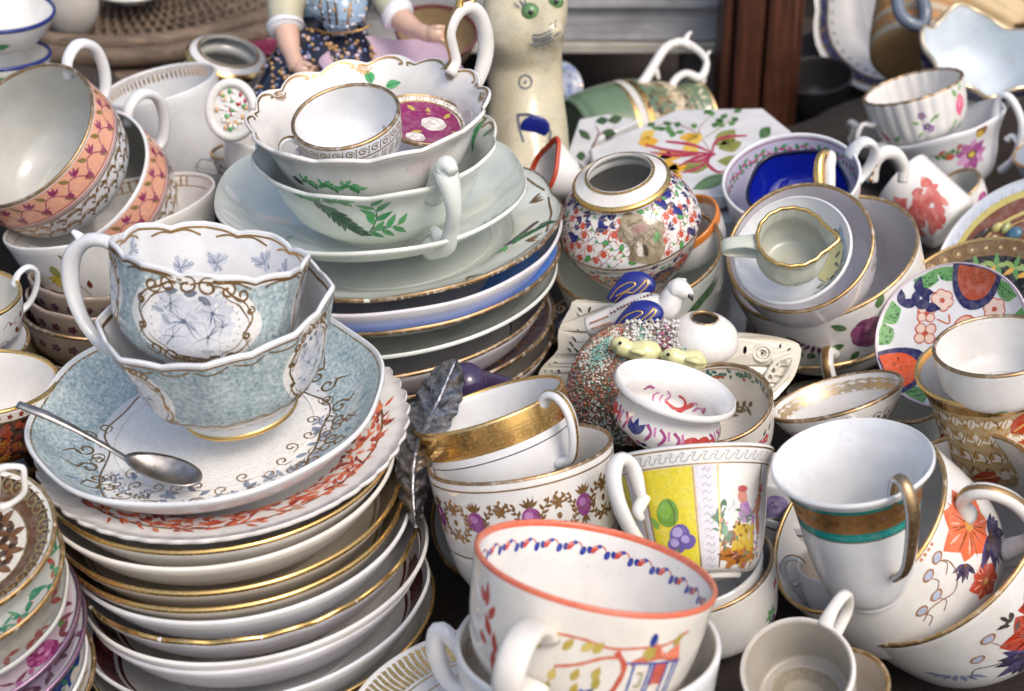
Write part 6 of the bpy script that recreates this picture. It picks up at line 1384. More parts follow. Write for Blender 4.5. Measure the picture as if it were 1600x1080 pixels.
for i, (cx, cy, a, ra, D, lab) in enumerate([(1338, 812, 166, .62, .702, 'inner of two big imari cups, with orange peony and dark blue leaves'), (1452, 838, 199, .64, .71, 'outer gold rimmed imari cup holding the orange peony cup, lower right edge')]):
    v = Vessel('teacup', lab, 'cup', (cx, cy, a, ra, -50 if i == 0 else -46), D, [(0, .05), (.42, .05), (.78, .10), (.96, .29), (1.0, .6), (1, 1)] if i == 0 else 'bute', 1.33 if i == 0 else 1.12, WHITE(), foot=(.45, .06), nu=176, ns=36, hdir=72 if i == 0 else 40, group='imari peony cups', rim=GOLD(), rimw=.0012,
               handles=[dict(pts=[(.97, .95), (1.04, 1.14), (1.2, 1.24), (1.36, 1.18), (1.46, .96), (1.42, .62), (1.24, .40), (.95, .34)], w=.085, th=.065, gold=(BROWN(), False), goldw=.3)] if i == 0 else [])
    if i == 0:
        b = v.br('out', 38, -17); peony(b, 0, 0, 17, ORG, seed=1); navyspray(b, 4, -14, 16, 2, 11)
        b = v.br('out', 20, -38); peony(b, 0, 0, 9, '#c04a30', seed=3)
        b = v.br('out', 2, -20); b.line([(-16, -6), (-10, -3), (-4, -4), (2, -6), (8, -2), (10, 6), (6, 12)], .6, '#8a6a50', 2)
        for x, y in ((-4, 0), (8, 12), (0, 10), (-13, -1)): pod(b, x, y, 3.2); b.line([(x, y-2.4), (x+1, y-6), (x-3, y-9)], .5, '#8a6a50', 2)
        for k in range(10): b.ell(3+2.6*(k % 4), 18+2.2*(k//4), .8, col='#b87a50', lay=2)
        navyspray(b, 14, -3, 8, 5, 5, 150, 260)
    else:
        b = v.br('out', 2, -32); peony(b, 0, 0, 15, DRED, '#5a1a10', seed=6); peony(b, 10, 12, 10, DRED, '#5a1a10', seed=7); navyspray(b, -9, -8, 17, 4, 11, 120, 330)
        for k in range(9): b.leaf(-2+rnd.uniform(-4, 8), 10+k*1.5, 5, 2, 40+k*30, '#3f3a34', 3)
        b = v.br('out', -22, -26); b.line([(-14, -10), (-8, -4), (-2, -6), (6, -9)], .6, '#6a5a60', 2); pod(b, -3, 2, 3.4); pod(b, 7, 10, 3.6); b.line([(7, 7), (9, 2), (12, 0)], .5, '#8a6a50', 2)
        b = v.br('out', -44, -24); 
        for k in range(7): b.leaf(-3+k*2, -3-k, 7, 2.6, 160+k*24, '#8a90b0', 1)
cv = Vessel('creamer', 'small dusty grey bottomed cup seen from above with its handle pointing away', 'cup', (1246, 1046, 90, .90, -14), .60, 'can', 1.3, WARM(), inmat=glaze('dusty_grey_brown_inside', (.42, .39, .34), .3, dirt=1.0), foot=(.5, .04), nu=128, hdir=32, t=.0022,
            handles=[dict(pts=[(.94, 1.30), (1.2, 1.42), (1.55, 1.38), (1.72, 1.15), (1.6, .7), (.9, .5)], w=.11, th=.08)])
b = cv.br('in', mode='disc'); b.fill([pc(cv.R*1000*.60*(1+.03*math.cos(3*q)), math.degrees(q)) for q in np.linspace(0, 6.28, 40, endpoint=False)], '#8f8672', 0, step=2); b.fill([pc(cv.R*1000*.36*(1+.06*math.cos(2*q+1)), math.degrees(q)) for q in np.linspace(0, 6.28, 30, endpoint=False)], '#a39a86', 1, step=2)
v = Vessel('teacup', 'gilt rimmed cup partly behind the dusty small cup at the bottom edge', 'cup', (1312, 1070, 78, .75, -10), .635, 'bute', 1.2, WHITE(), inmat=SEPIA(), nu=96, rim=GOLD(), rimw=.001)
b = v.br('out', 30, -12); [b.scroll(k*5-12, 0, 3, 0, 1.2, .6, 'gold', 1, 1) for k in range(6)]
# ================================================================ gilt dish and imari mug
sd = Vessel('dish', 'low white oval dish with hazy worn gilding inside and scroll painted underside', 'dish', (1306, 620, 107, .27, -16), .78, 'bowlcup', .55, WHITE(), nu=128, rim=BROWN(), rimw=.0007, hdir=140, handles=[dict(pts=ear(.55, .8, .3, .25), w=.05, th=.05)])
PKEYS['haze'] = ('worn_gilt_wash', lambda: goldmat('gilt_wash', (.70, .52, .30), .3, .95, (.70, .64, .54)))
for a in range(-70, 80, 12): b = sd.br('in', a, -9); b.line([(-8, 0), (0, 3), (8, 0)], 3.2, key='haze', lay=1, tap=(.1, .1)); b.line([(-4, 5), (3, 6)], 1.5, key='haze', lay=2, tap=(.1, .1))
for a in range(-80, 81, 14): b = sd.br('out', a, -9); b.scroll(0, 0, 3.2, a, 1.2, .7, 'brown', 1, 1); b.scroll(5, -3, 2.4, a, 1.2, .7, 'brown', -1, 1)
v = Vessel('teacup', 'small stained white cup in shadow between the gilt dish and the imari mug', 'cup', (1425, 632, 52, .55, -10), .80, 'bute', 1.2, GREENISH(), nu=80, rim=BROWN())
im = Vessel('mug', 'gold, red and white patterned mug with gold rim holding a plain white cup, right edge', 'mug', (1549, 572, 118, .52, -6), .735, 'tall', 1.75, WHITE(), foot=None, nu=176, ns=44, rim=BGOLD(), rimw=.0014)
im.band('out', 8, 55, 'paint', '#b49a70', 0); im.band('out', 1.2, 8, 'gold', lay=1); im.band('in', 1, 2.6, 'gold')
GD = '#a87a3a'
for r_i, y in enumerate((-14, -24, -34, -44)):
    for a in range(-100, 101, 15):
        b = im.br('out', a+r_i*7, y)
        b.leaf(-1, -4, 10, 5.5, 70+r_i*30, '#b08a50', 1); b.leaf(0, -3, 7.8, 3.8, 70+r_i*30, '#ddd3c2', 2)
        b.line([(0, -2.5), (1, 0), (2, 3.5)], .45, '#a07a40', 3)
        for k in (-1, 1): b.leaf(4.5, -1, 4.6, 1.6, 90+k*38+r_i*30, '#ddd3c2', 2); b.line([(5, -3), (6+k, 1), (5+3*k, 4)], .5, key='gold', lay=3)
for a, y, l, w, an in ((-62, -20, 20, 8, -70), (-58, -36, 18, 7, -80), (22, -16, 20, 13, 30), (30, -22, 22, 12, 10), (12, -40, 16, 9, 200)):
    b = im.br('out', a, y); b.leaf(-6, -4, l, w, an, '#a83a1c', 4, vein='#c8924a'); [b.leaf(-6+k*2, -6, 5, 1.6, an-80, '#d8ccb8', 5) for k in range(4)]
b = im.br('out', 64, -30); b.leaf(0, 0, 14, 7, 80, '#2a2458', 4)
iw = Vessel('teacup', 'plain white cup with a fine gold line sitting inside the gold and red patterned mug', 'cup', (1558, 540, 99, .49, -4), .715, 'bute', .92, WHITE(), inmat=WHITE(), nu=128, rim=BROWN(), rimw=.0005)
iw.br('out', 0, -22).ell(0, 0, 3, 2, 10, '#4a9a5a', 1)
# ================================================================ leaning plates at the right
def plan(b, R): pass
l3 = Vessel('saucer', 'imari saucer with orange flowers, navy lobed panels and green speckled border leaning at the right', 'saucer', (1486, 524, 122, .90, -40), .80, 'saucer', .22, COOL(), foot=(.5, .1), nu=160, ns=36, rim=glaze('pink_rim_glaze', (.60, .50, .56), .15), rimw=.0009)
b = l3.br('in', mode='disc'); R3 = l3.R*1000
def sect(b, a, w, r0, r1, col, lay, n=14):
    if w < 14: P = [pc(r1, a+w*(k/(n-1)-.5)*2) for k in range(n)]+[pc(r1-(r1-r0)*(math.sin(PI*k/(n-1)))**.2, a+w*(.5-k/(n-1))*2) for k in range(1, n-1)]
    else:
        A = math.radians(a); T = r1*math.sin(math.radians(w)); c0, s0 = math.cos(A), math.sin(A); d0 = r1*math.cos(math.radians(w))
        P = [pc(r1, a+w*(k/(n-1)-.5)*2) for k in range(n)]+[((d0-(d0-r0)*math.sin(q))*c0-T*math.cos(q)*s0, (d0-(d0-r0)*math.sin(q))*s0+T*math.cos(q)*c0) for q in np.linspace(0, PI, n)[1:-1]]
    b.fill(P, col, lay, step=1.6)
GS_ = '#5f9a55'
for a in (-158, -134, 136, 117, 74, 55, -100, 0, -30): 
    sect(b, a, 10, R3*.78, R3*.95, GS_, 1)
    for k in range(16): p = pc(R3*rnd.uniform(.80, .92), a+rnd.uniform(-9, 9)); b.ell(p[0], p[1], .45, col='#2a4a2a', lay=3, n=6)
for a, w, col in ((172, 21, '#cf5320'), (30, 20, '#a84a28'), (-70, 20, '#b84a20')):
    sect(b, a, w, R3*.42, R3*.97, '#241f50', 2); sect(b, a, w*.78, R3*.54, R3*.955, col, 4)
    for k in range(16): p = pc(R3*rnd.uniform(.68, .92), a+rnd.uniform(-w*.6, w*.6)); b.ell(p[0], p[1], .4, col='#5a1f10', lay=6, n=6)
for a, r in ((98, .72), (88, .82), (106, .84), (92, .62)): p = pc(R3*r, a); b.leaf(p[0], p[1], 9, 5, a+180+r*60, '#241f50', 3); b.leaf(p[0], p[1], 8, 4, a-60, '#241f50', 3)
OT = '#c8603a'
def lineflower(b, x, y, r, n=6):
    for k in range(n): A = 2*PI*k/n; b.ell(x+r*.55*math.cos(A), y+r*.55*math.sin(A), r*.46, r*.46, 0, '#b8523a', 1); b.ell(x+r*.55*math.cos(A), y+r*.55*math.sin(A), r*.36, r*.36, 0, '#e0c4b4', 2)
    b.ell(x, y, r*.22, col='#b8523a', lay=3)
lineflower(b, -13, -18, 6); lineflower(b, 8, 20, 6); lineflower(b, -9, 12, 6.5, 4); lineflower(b, -2, 20, 5.5, 4); lineflower(b, 24, -2, 6); lineflower(b, -20, -30, 4)
for x, y, r in ((1, -2, 6), (8, 2, 6), (6, -6, 6), (-1, -8, 5), (12, -4, 5)): b.ell(x, y, r, r*.85, 0, '#b8523a', 1+int(x) % 2); b.ell(x, y, r*.84, r*.7, 0, '#e3b39a', 3)
b.ell(5, -3, 2, col='#c8924a', lay=4)
for P in ([(-14, -12), (-12, -4), (-18, 0)], [(-9, 16), (-4, 24), (4, 27), (10, 24)], [(0, 14), (3, 8), (6, 12)], [(-17, -26), (-12, -28), (-6, -26)]): b.line(P, .8, OT, 2)
l2 = Vessel('plate', 'plate with gold scroll border and black ground of green leaves behind the imari saucer', 'plate', (1538, 506, 160, .84, -20), .835, 'saucer', .2, COOL(), nu=160, rim=BGOLD(), rimw=.0012)
b = l2.br('in', mode='disc'); R2_ = l2.R*1000
l2.band('in', .8, 9.5, 'paint', '#6f5632'); l2.band('in', 9.5, 45, 'paint', '#15130f', 1)
for a in range(-180, 180, 9): p = pc(R2_*.9, a); b.scroll(p[0], p[1], 2.4, a, 1.2, .6, 'brown', 1, 3); b.ell(p[0], p[1], .9, col='#c8b890', lay=3)
for a in (95, 80, 65, 50, 38, 110, 130): p = pc(R2_*.72, a); [b.leaf(p[0], p[1], 7, 2.8, a+k*70, ['#5a8a4a', '#8aa05a', '#c89a3a'][k % 3], 4) for k in range(5)]
l1 = Vessel('plate', 'pale blue edged plate with yellow ring and brown relief scene, right edge', 'plate', (1622, 424, 168, .86, -35), .89, 'plate', .12, glaze('pale_blue_white', (.62, .66, .72), .15, dirt=.2), nu=144)
b = l1.br('in', mode='disc'); R1_ = l1.R*1000
b.fill([pc(R1_*.885, q) for q in range(0, 360, 8)], '#c8ba6a', 1, step=3); b.fill([pc(R1_*.82, q) for q in range(0, 360, 8)], '#7a4a38', 2, step=3)
for a in range(60, 200, 7): p = pc(R1_*.9, a); b.line([(p[0]-2, p[1]), p, (p[0]+1, p[1]+2)], .3, '#8a90a0', 2); b.line([(p[0]+1, p[1]-2), (p[0]+2, p[1])], .3, '#8a90a0', 2)
vs, fs, cs = [], [], []
def rel(x, y, a, b_, ang, col, h=.0028):
    th = l1.thv+PI/2; q = math.radians(ang); X, Y = x/1000, y/1000; P = Vector((X*math.cos(th)-Y*math.sin(th), X*math.sin(th)+Y*math.cos(th), 0))
    zz = np.interp(-math.hypot(X, Y), -l1.inn[:, 0], l1.inn[:, 1]); A = th+q; M = [[math.cos(A), -math.sin(A), 0], [math.sin(A), math.cos(A), 0], [0, 0, 1]]
    v_, f_ = ellipsoid_vf((P.x, P.y, zz+.0005), (a/1000, b_/1000, h), 16, 8, len(vs), M); vs.extend(v_); fs.extend(f_); cs.extend([lin(col)]*len(v_))
SK = '#c8927a'
for x, y, a, b_, an, c in ((-24, 16, 9, 3, 10, SK), (-14, 20, 4.5, 3.6, 0, SK), (-12, 12, 9, 3.2, -20, '#b8603c'), (-8, 24, 3, 2.6, 0, '#a8764a'), (-3, 14, 7, 3, -50, SK), (2, 8, 6, 2.4, -20, '#d0a088'), (-28, 8, 7, 2.6, 30, '#a8603c'), (-6, 27, 8, 1.6, 10, '#1c1a18'), (6, 26, 4, 2.4, 0, '#b8b070'), (10, 22, 4, 2.4, 30, '#9aa06a'), (-18, 2, 10, 3, 15, '#8a4a34'), (12, 14, 5, 4, 0, '#3f6a80'), (-30, 20, 3, 2, 0, '#c8b080'), (0, 20, 3, 1.8, 0, '#c8b080'), (-34, 2, 6, 3, 60, '#9a6a3a'), (4, 2, 8, 2, 0, '#4a7a90')): rel(x*.9-9, y*.75+20, a, b_, an, c)
o = mesh_obj('relief_scene', vs, fs, paintmat(), l1.e, cols=cs)
o['kind'] = 'stuff'
# ================================================================ nested cups right of the jar
kd = Vessel('teacup', 'large gold rimmed cup with purple rose on its side, outermost around the grey creamer', 'cup', (1286, 402, 150, .60, -20), .86, 'bute', 1.15, WHITE(), inmat=LILAC(), foot=(.48, .06), nu=160, ns=36, rim=GOLD(), rimw=.0011, hdir=186,
            handles=[dict(pts=[(.92, .62), (1.05, .74), (1.2, .70), (1.28, .45), (1.2, .15), (1.0, .0), (.85, .05)], w=.07, th=.06, gold=(BROWN(), False), goldw=.5)])
b = kd.br('out', 10, -19); b.rose(0, 0, 11, ('#6a3355', '#8a4a72', '#a06a8a'), 1)
for x, y, a_, l in ((-10, 8, 140, 9), (8, 12, 60, 10), (-14, -2, 190, 9), (12, -4, -20, 9), (2, -12, -80, 8), (-8, -10, 220, 8)): b.leaf(x, y, l, l*.5, a_, '#4a6a3c', 2)
b = kd.br('out', -26, -14); [b.leaf(k*2-6, -k, 7, 2.4, 160+k*20, '#5a2a4a', 1) for k in range(7)]; [b.leaf(-6+k*6, -10, 7, 4.5, 200+k*20, '#4a6a3c', 1) for k in range(3)]
kd.band('out', 50, 51, 'gold')
ke = Vessel('teacup', 'gold ringed saucer shaped cup foot showing under the purple rose cup', 'saucer', (1282, 530, 118, .38, -6), .875, 'saucer', .3, GREY(), nu=112, rim=GOLD(), rimw=.001)
ka = Vessel('teacup', 'gold rimmed lilac white teacup nested inside the purple rose cup', 'cup', (1249, 386, 117, .84, -24), .825, 'bute', .95, LILAC(), foot=(.48, .06), nu=144, rim=GOLD(), rimw=.0009)
b = ka.br('out', 70, -9); 
for k in range(5): b.scroll(k*6-12, 0, 3, k*40, 1.2, .5, 'brown', 1, 1); b.flower(k*6-9, -3, 1.6, 5, '#8a5a9a', '#c0506a', 1)
kb = Vessel('bowl', 'white bowl with yellow and blue painted inside, directly around the grey creamer', 'bowl', (1238, 391, 95, .86, -30), .808, 'deep', .5, COOL(), nu=128)
b = kb.br('in', mode='disc'); rb_ = kb.R*1000
b.fill([pc(rb_*.78, -75), pc(rb_*.82, -50), pc(rb_*.82, -25), pc(rb_*.78, 0), pc(rb_*.5, 0), pc(rb_*.48, -40), pc(rb_*.5, -75)], '#c8c48a', 1); b.line([pc(rb_*.86, -85), pc(rb_*.88, -45), pc(rb_*.85, 0)], 2.2, '#8aa8c8', 2)
for k in range(26): p = pc(rb_*rnd.uniform(.72, .84), rnd.uniform(-95, 10)); b.leaf(p[0], p[1], 3.4, 2, rnd.uniform(0, 360), rnd.choice(['#3a4438', '#5a6450', '#8a8a70']), 3)
kc = Vessel('creamer', 'small grey green creamer with wavy gilt lip, pinched spout and flat handle', 'creamer', (1238, 370, 57, .84, 4), .775, [(0, .04), (.5, .04), (.78, .1), (.97, .35), (.97, .6), (.93, .8), (1, 1)], 1.5, glaze('grey_green_glaze', (.52, .55, .47), .12, dirt=.7), inmat=glaze('grey_green_dusty', (.46, .48, .42), .2, dirt=1.0), foot=(.6, .04), nu=128, hdir=268,
            mod=lambda th, ht: (.30*np.exp(-((np.mod(th-1.55+PI, 2*PI)-PI)/.30)**2)*ht**4+.012*np.cos(th*16)*ht**6, .05*np.exp(-((np.mod(th-1.55+PI, 2*PI)-PI)/.4)**2)*ht**3), rim=BGOLD(), rimw=.0007,
            handles=[dict(pts=[(.9, 1.30), (1.3, 1.36), (1.75, 1.30), (1.90, 1.10), (1.72, .92), (1.3, .86), (.92, .88)], w=.20, th=.055)])
kk = None and Vessel('teacup', 'gold rimmed pale grey cup leaning behind the nested cups towards the coral patterned cup', 'cup', (1362, 372, 72, .75, -30), .90, 'bute', 1.1, LILAC(), nu=112, rim=GOLD(), rimw=.001)
# cobalt glass in the pink trimmed cup
pkc = Vessel('teacup', 'white teacup with pink line and trailing sprigs inside, holding the cobalt glass dish', 'cup', (1236, 277, 108, .64, -6), .895, 'bute', 1.0, COOL(), inmat=glaze('lilac_inside', (.55, .53, .68), .12, dirt=.2), foot=(.45, .05), nu=144, hdir=68, rim=COOL(),
              handles=[dict(pts=[(.95, .92), (1.05, 1.05), (1.2, 1.1), (1.34, .95), (1.32, .7), (1.15, .5), (.92, .42)], w=.10, th=.06)])
pkc.band('in', 1.6, 2.3, 'paint', '#8a2f4a', 1); pkc.band('out', .6, 1.1, 'paint', '#8a4a5a', 1)
for a in range(-150, 150, 20):
    b = pkc.br('in', a, -9); b.sprig([(-6, 2), (-2, -2), (2, 2), (6, -1)], .6, '#b04a78', ['#3f8a60', '#b04a78', '#4a9a6a'], 4.2, 2.2, 8)
cg = Vessel('glass_dish', 'cobalt blue glass dish with gold and white handle inside the pink trimmed cup', 'dish', (1246, 292, 80, .74, -4), .882, 'bowlcup', .8, glaze('cobalt_glass', (.004, .010, .16), .03, dirt=0), inmat=glaze('cobalt_glass_inside', (.004, .012, .26), .04, dirt=0), foot=None, nu=112, rim=glaze('dark_blue_rim', (.004, .005, .03), .04, dirt=0), rimw=.0022,
            mod=wavy(5, .03, .01), hdir=75)
gh = child(tube('handle', [pt(1283, 292, .925), pt(1280, 262, .925), pt(1284, 240, .925), pt(1294, 234, .93), pt(1303, 245, .935), pt(1304, 290, .94)], [.0028, .0034, .0034, .0034, .003], WHITE(), n=30), cg.e) if False else None
bpy.context.view_layer.update()
child(tube('handle', [pt(1296, 296, .862), pt(1296, 262, .862), pt(1299, 244, .864), pt(1293, 240, .867)], [.0032, .0034, .0030, .002], WHITE(), n=24), cg.e)
child(tube('gilt_handle_face', [pt(1280, 300, .8605), pt(1279, 262, .8605), pt(1284, 242, .862), pt(1293, 237, .865)], [.0026, .0030, .0026, .0016], BGOLD(), n=24), cg.e)
# dotted handle and coral cup
co = ax_vessel('teacup', 'tilted white cup with coral red pattern and gold dotted handle', 'cup', pt(1492, 356, .985), pt(1408, 285, 1.0), .0215, 'can', WHITE(), foot=None, nu=96, hdir=300, rim=None)
for k in range(60): b = co.br('out', rnd.uniform(-60, 30), rnd.uniform(-36, -12)); b.leaf(0, 0, 8, 5, rnd.uniform(0, 360), rnd.choice(['#c0605a', '#cc7a70', '#b8524c']), 1+k % 3)
co.br('out', -50, -30).line([(-3, 0), (4, 3)], 1.2, '#3a5ab0', 2)
hx = [pt(1362, 284, .955), pt(1364, 258, .952), pt(1376, 241, .95), pt(1392, 238, .952), pt(1404, 246, .957), pt(1412, 262, .962), pt(1410, 285, .965)]
bpy.context.view_layer.update()
hd_ = child(tube('handle', hx, [.0036, .0042, .0044, .0042, .004, .0036, .003], WHITE(), n=34, flat=1.0), co.e)
for k, (x, y) in enumerate(((1374, 246), (1366, 256), (1361, 268), (1359, 280), (1384, 240))): v_, f_ = ellipsoid_vf(tuple(pt(x+2, y+2, .9478)), (.0012, .0006, .0016), 8, 6); child(mesh_obj('gold_dot', v_, f_, GOLD()), co.e)
v = Vessel('teacup', 'tiny brown rimmed cup between the coral patterned cup and the anemone cup', 'cup', (1495, 291, 40, .55, -30), 1.0, 'bute', 1.2, WHITE(), inmat=GREY(), nu=80, rim=BROWN(), rimw=.001)
b = v.br('out', 40, -10); b.rose(0, 0, 5, ('#8a2f6a', '#b85a94', '#d897bd'), 1)
# fluted cup on flowered cup
fc1 = Vessel('teacup', 'cup with pink and magenta anemone on its side and curled white handle at the right', 'cup', (1466, 196, 106, .22, -14), 1.05, [(0, .05), (.35, .05), (.58, .14), (.72, .4), (.82, .7), (1, 1)], 1.0, COOL(), foot=(.4, .06), nu=144, hdir=84, mod=wavy(6, .02, .015),
              handles=[dict(pts=[(.92, .95), (1.02, 1.2), (1.12, 1.32), (1.26, 1.22), (1.32, .9), (1.22, .6), (1.05, .35), (.82, .2)], w=.06, th=.05), dict(pts=[(1.2, .6), (1.12, .7), (1.04, .66)], w=.05, th=.04, name='handle_curl', n=10)])
b = fc1.br('out', 26, -19)
for k in range(9): b.leaf(0, 0, 12, 7, 40*k, ['#b06a9a', '#9a4a88', '#c898bc'][k % 3], 1+k % 2)
b.ell(0, 0, 3.6, 3, 0, '#3a3020', 4); b.ell(0, 0, 2.4, 2, 0, '#c8b050', 5); b.ell(6, 16, 3.4, 4.6, 20, '#8a5a2a', 2); b.ell(5, 14, 2.4, 3, 20, '#c8a84a', 3)
b.sprig([(-24, 8), (-14, 5), (-6, 8)], .6, '#5a7a3a', ['#6a8a4a', '#b8604a', '#4a7a3a'], 5, 2.6, 9); b.ell(-14, 3, 3, 2.4, 0, '#b8543a', 2); b.leaf(-14, -12, 8, 3, 200, '#6a9a5a', 1)
b = fc1.br('out', -24, -22); b.ell(0, 0, 4, 3, 20, '#8a3f78', 1)
f2 = Vessel('teacup', 'small fluted white cup with sprigs and pink rose, standing in the anemone cup', 'cup', (1426, 136, 77, .27, -13), 1.035, 'bute', 1.12, WHITE(), foot=(.45, .05), nu=176, mod=flute(24, .03), rim=BROWN(), rimw=.0007, hdir=250,
            handles=[dict(pts=ear(1.12, .6, .2, .45), w=.07, th=.05)])
b = f2.br('out', 6, -19); [b.flower(x, y, 3, 5, c, '#d8b050', 1, x*9) for x, y, c in ((0, 0, '#5a4a90'), (-2, 8, '#8a6a9a'), (2, -2, '#7a5a9a'))]; [b.leaf(x, y, 5, 1.8, a_, '#6a9a5a', 1) for x, y, a_ in ((2, 2, 40), (-3, -3, 220), (4, 4, 20), (-4, 3, 150))]
b = f2.br('out', 56, -14); b.ell(0, 0, 4.5, 7, 0, '#d85a80', 1); b.ell(0, 2, 3, 4, 0, '#e88aa4', 2); [b.leaf(x, y, 7, 2.4, a_, '#7aa86a', 1) for x, y, a_ in ((-3, 6, 110), (2, 8, 80), (-4, -8, 220), (0, -10, 250), (-6, -12, 200))]
b = f2.br('out', -48, -26); b.leaf(0, 0, 9, 4, 120, '#c0506a', 1); b.leaf(4, 0, 6, 3, 40, '#6a9a5a', 1)
v = Vessel('teacup', 'dim cup with brown veined side and pink sprig left of the small fluted cup', 'cup', (1355, 205, 34, .4, -30), 1.08, 'bute', 1.3, SEPIA(), nu=72, hdir=290, handles=[dict(pts=ringh(1.3, .8, .45, .97), w=.15, th=.12, m=WARM())])
# top right: bordered plate, ochre pot, frilled sauceboat, shade
tp = Vessel('plate', 'large wavy edged plate with dark blue and gold border standing top right', 'plate', (1420, -18, 172, .80, -50), 1.26, 'plate', .16, WHITE(), nu=176, ns=36, mod=scal(8, .035, .02, p=5))
b = tp.br('in', mode='disc'); rt = tp.R*1000
tp.band('in', 5, 11.5, 'paint', '#2a2440', 1); tp.band('in', 4, 5, 'gold', lay=2); tp.band('in', 11.5, 12.6, 'brown', lay=2)
for a in range(-180, 180, 8): p = pc(rt*.89, a); b.leaf(p[0], p[1], 5, 2, a+rnd.uniform(-30, 30), rnd.choice(['#3a3280', '#8a6a3a', '#5a4a60']), 3); b.leaf(*pc(rt*.82, a+3), 5, 1.6, a+100, '#6a4a3a', 3)
op = ax_vessel('pot', 'ochre and cream striped stoneware pot with blue marks leaning against the wavy edged plate', 'pot', pt(1432, 95, 1.15), pt(1448, -50, 1.19), .030, [(0, .02), (.95, .02), (1.12, .08), (1.15, .3), (1.1, .7), (1, 1)], glaze('ochre_stoneware', (.42, .25, .11), .3, dirt=.5), foot=None, nu=96, hdir=60)
for s_, w_s, c in ((8, 5, '#b8aa90'), (17, 3, '#c08a50'), (24, 5, '#b8aa90'), (32, 3, '#a8763a')): op.band('out', op.L*1000-26-s_-w_s, op.L*1000-26-s_, 'paint', c, 0)
b = op.br('out', 10, -30); b.fill([(-6, 0), (6, 1), (0, 7)], '#23253a', 1); b.ell(-9, -4, 2, 1.2, 0, '#23253a', 1)
oh2 = child(tube('handle', [pt(1400, -14, 1.125), pt(1406, 20, 1.12), pt(1422, 36, 1.118), pt(1440, 40, 1.12), pt(1446, 20, 1.12), pt(1438, -14, 1.125)], [.0046], glaze('slate_blue_glaze', (.13, .16, .21), .2, dirt=.3), n=40), op.e)
fr = Vessel('sauceboat', 'frilled pale blue white sauceboat with dark blue and rust painted outside at the top right', 'sauceboat', (1535, 82, 98, .62, 22), 1.09, 'bowlcup', .9, glaze('blue_white_china', (.60, .66, .70), .1, dirt=.25), nu=176, ns=36, t=.0028,
            mod=lambda th, ht: ((.07*np.cos(5*th+.6)+.05*np.cos(3*th))*ht**3, (.09*np.cos(5*th+.4)+.05*np.cos(8*th))*ht**3), rim=None)
fr.rimband(goldmat('flaked_gold', (.7, .55, .35), .25, .9, (.6, .62, .66)), .0008, .0005, 'flaked_gilding')
fr.band('out', 1, 9, 'paint', '#1c2450', 1)
for a in range(-100, 100, 12): b = fr.br('out', a, -14); b.scroll(0, 0, 4, a, 1.3, 1, 'brown', 1, 1); b.ell(5, 4, 3.4, 2, 20, '#a86a4a', 1); b.leaf(0, 6, 7, 3, 200, '#1c2450', 2)
sh_ = Vessel('lampshade', 'tan cream fluted shade shaped object lying behind the frilled sauceboat in the top right corner', 'shade', (1480, -10, 60, .35, -60), 1.20, [(0, .02), (.5, .02), (.7, .15), (.82, .5), (.9, .8), (1, 1)], 2.6, glaze('tan_cream_glaze', (.56, .42, .24), .3, dirt=.5), foot=None, nu=128, mod=flute(16, .05))
for i, (x, y, D, r, lab, m) in enumerate([(1600, 12, 1.2, 46, 'brown lustre bowl in the top right corner behind the frilled sauceboat', 'amber_brown_glaze')]):
    Vessel('bowl', lab, 'bowl', (x, y, r, .5, -20), D, 'bowlcup', .9, glaze(m, (.20, .10, .05), .15, dirt=.5), nu=80, rim=GOLD())
rb = Vessel('teacup', 'blue and gold edged cup cut by the right edge beside the curled white handle', 'cup', (1632, 232, 50, .5, -20), 1.0, 'bute', 1.2, glaze('grey_blue_china', (.34, .38, .46), .15), nu=80, rim=GOLD(), rimw=.001)
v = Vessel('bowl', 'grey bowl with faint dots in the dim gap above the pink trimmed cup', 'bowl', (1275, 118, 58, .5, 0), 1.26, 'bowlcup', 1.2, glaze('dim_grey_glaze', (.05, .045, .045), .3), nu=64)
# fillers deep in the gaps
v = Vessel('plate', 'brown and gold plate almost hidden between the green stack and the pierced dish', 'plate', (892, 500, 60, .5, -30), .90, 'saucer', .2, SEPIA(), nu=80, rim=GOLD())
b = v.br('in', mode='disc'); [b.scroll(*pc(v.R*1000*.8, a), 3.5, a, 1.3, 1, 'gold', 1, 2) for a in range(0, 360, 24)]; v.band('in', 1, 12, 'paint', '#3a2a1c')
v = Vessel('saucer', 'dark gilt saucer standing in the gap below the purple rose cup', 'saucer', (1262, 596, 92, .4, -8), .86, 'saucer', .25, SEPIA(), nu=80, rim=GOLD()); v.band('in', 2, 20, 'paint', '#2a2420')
v = Vessel('bowl', 'green and white patterned bowl glimpsed right of the garland cup under the nest', 'bowl', (935, 640, 66, .45, -10), .80, 'bowlcup', 1.0, glaze('mossy_glaze', (.17, .16, .12), .3, dirt=.6), nu=80)
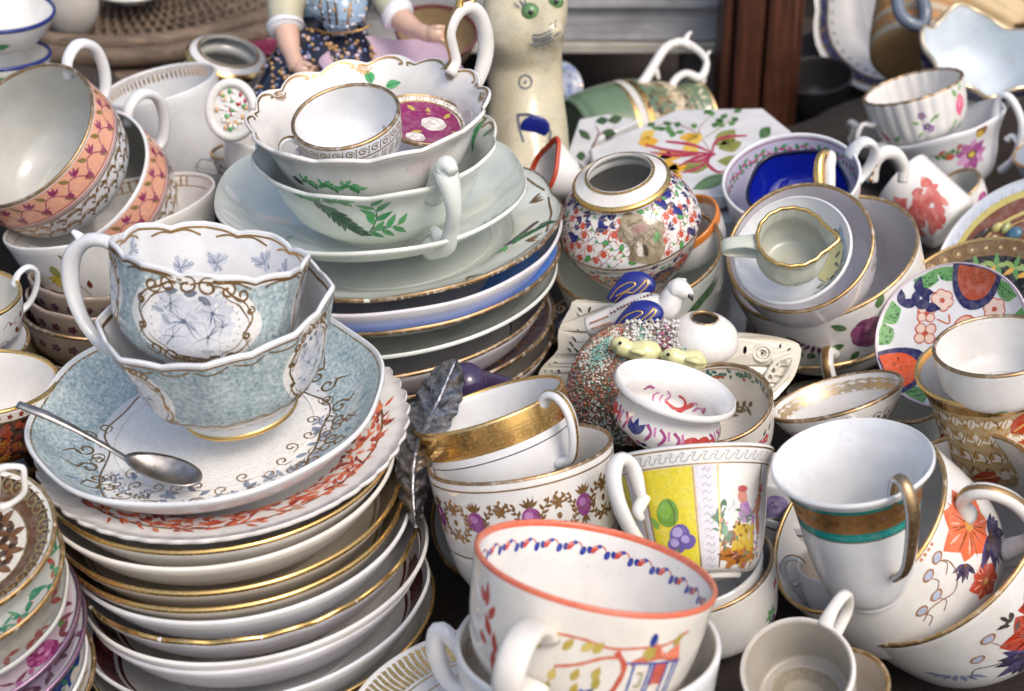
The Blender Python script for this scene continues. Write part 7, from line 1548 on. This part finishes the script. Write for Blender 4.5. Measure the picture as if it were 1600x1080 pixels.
v = Vessel('bowl', 'imari mug behind the curled handle at the right, brown and red pattern in shadow', 'mug', (1575, 735, 58, .4, 0), .78, 'can', 1.8, WHITE(), nu=96, rim=BROWN()); imari(v, -40, -2, 110, 17, sz=3.2, cols=('#4a2a20', '#7a2f20', '#8a6a40', '#8a4a30', '#2a2450'))
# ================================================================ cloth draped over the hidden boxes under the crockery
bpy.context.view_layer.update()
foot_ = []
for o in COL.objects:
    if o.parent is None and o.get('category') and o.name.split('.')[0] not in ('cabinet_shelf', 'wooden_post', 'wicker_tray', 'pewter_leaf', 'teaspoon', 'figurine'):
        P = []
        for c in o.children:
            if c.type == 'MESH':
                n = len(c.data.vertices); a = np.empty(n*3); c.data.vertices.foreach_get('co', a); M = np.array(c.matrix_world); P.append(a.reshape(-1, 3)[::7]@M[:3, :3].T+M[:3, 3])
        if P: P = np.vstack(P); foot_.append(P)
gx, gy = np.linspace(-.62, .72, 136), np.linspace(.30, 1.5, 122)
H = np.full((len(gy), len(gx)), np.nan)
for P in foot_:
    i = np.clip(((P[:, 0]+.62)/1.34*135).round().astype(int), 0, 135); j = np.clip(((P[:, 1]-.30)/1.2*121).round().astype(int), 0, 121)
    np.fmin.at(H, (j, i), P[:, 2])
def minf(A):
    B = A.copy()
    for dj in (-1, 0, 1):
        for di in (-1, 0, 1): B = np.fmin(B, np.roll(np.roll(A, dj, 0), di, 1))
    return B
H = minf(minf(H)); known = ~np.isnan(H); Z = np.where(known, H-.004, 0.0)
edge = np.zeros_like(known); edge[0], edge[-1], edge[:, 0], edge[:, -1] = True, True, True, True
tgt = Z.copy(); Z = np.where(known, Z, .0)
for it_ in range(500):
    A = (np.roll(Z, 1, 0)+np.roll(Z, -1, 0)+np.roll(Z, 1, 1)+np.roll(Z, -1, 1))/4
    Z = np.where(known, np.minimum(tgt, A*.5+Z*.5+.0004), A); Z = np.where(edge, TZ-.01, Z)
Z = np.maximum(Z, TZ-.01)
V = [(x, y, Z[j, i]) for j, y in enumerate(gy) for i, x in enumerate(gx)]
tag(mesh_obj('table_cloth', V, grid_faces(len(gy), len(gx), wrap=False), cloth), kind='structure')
for v in VESSELS: v.finish(PKEYS)
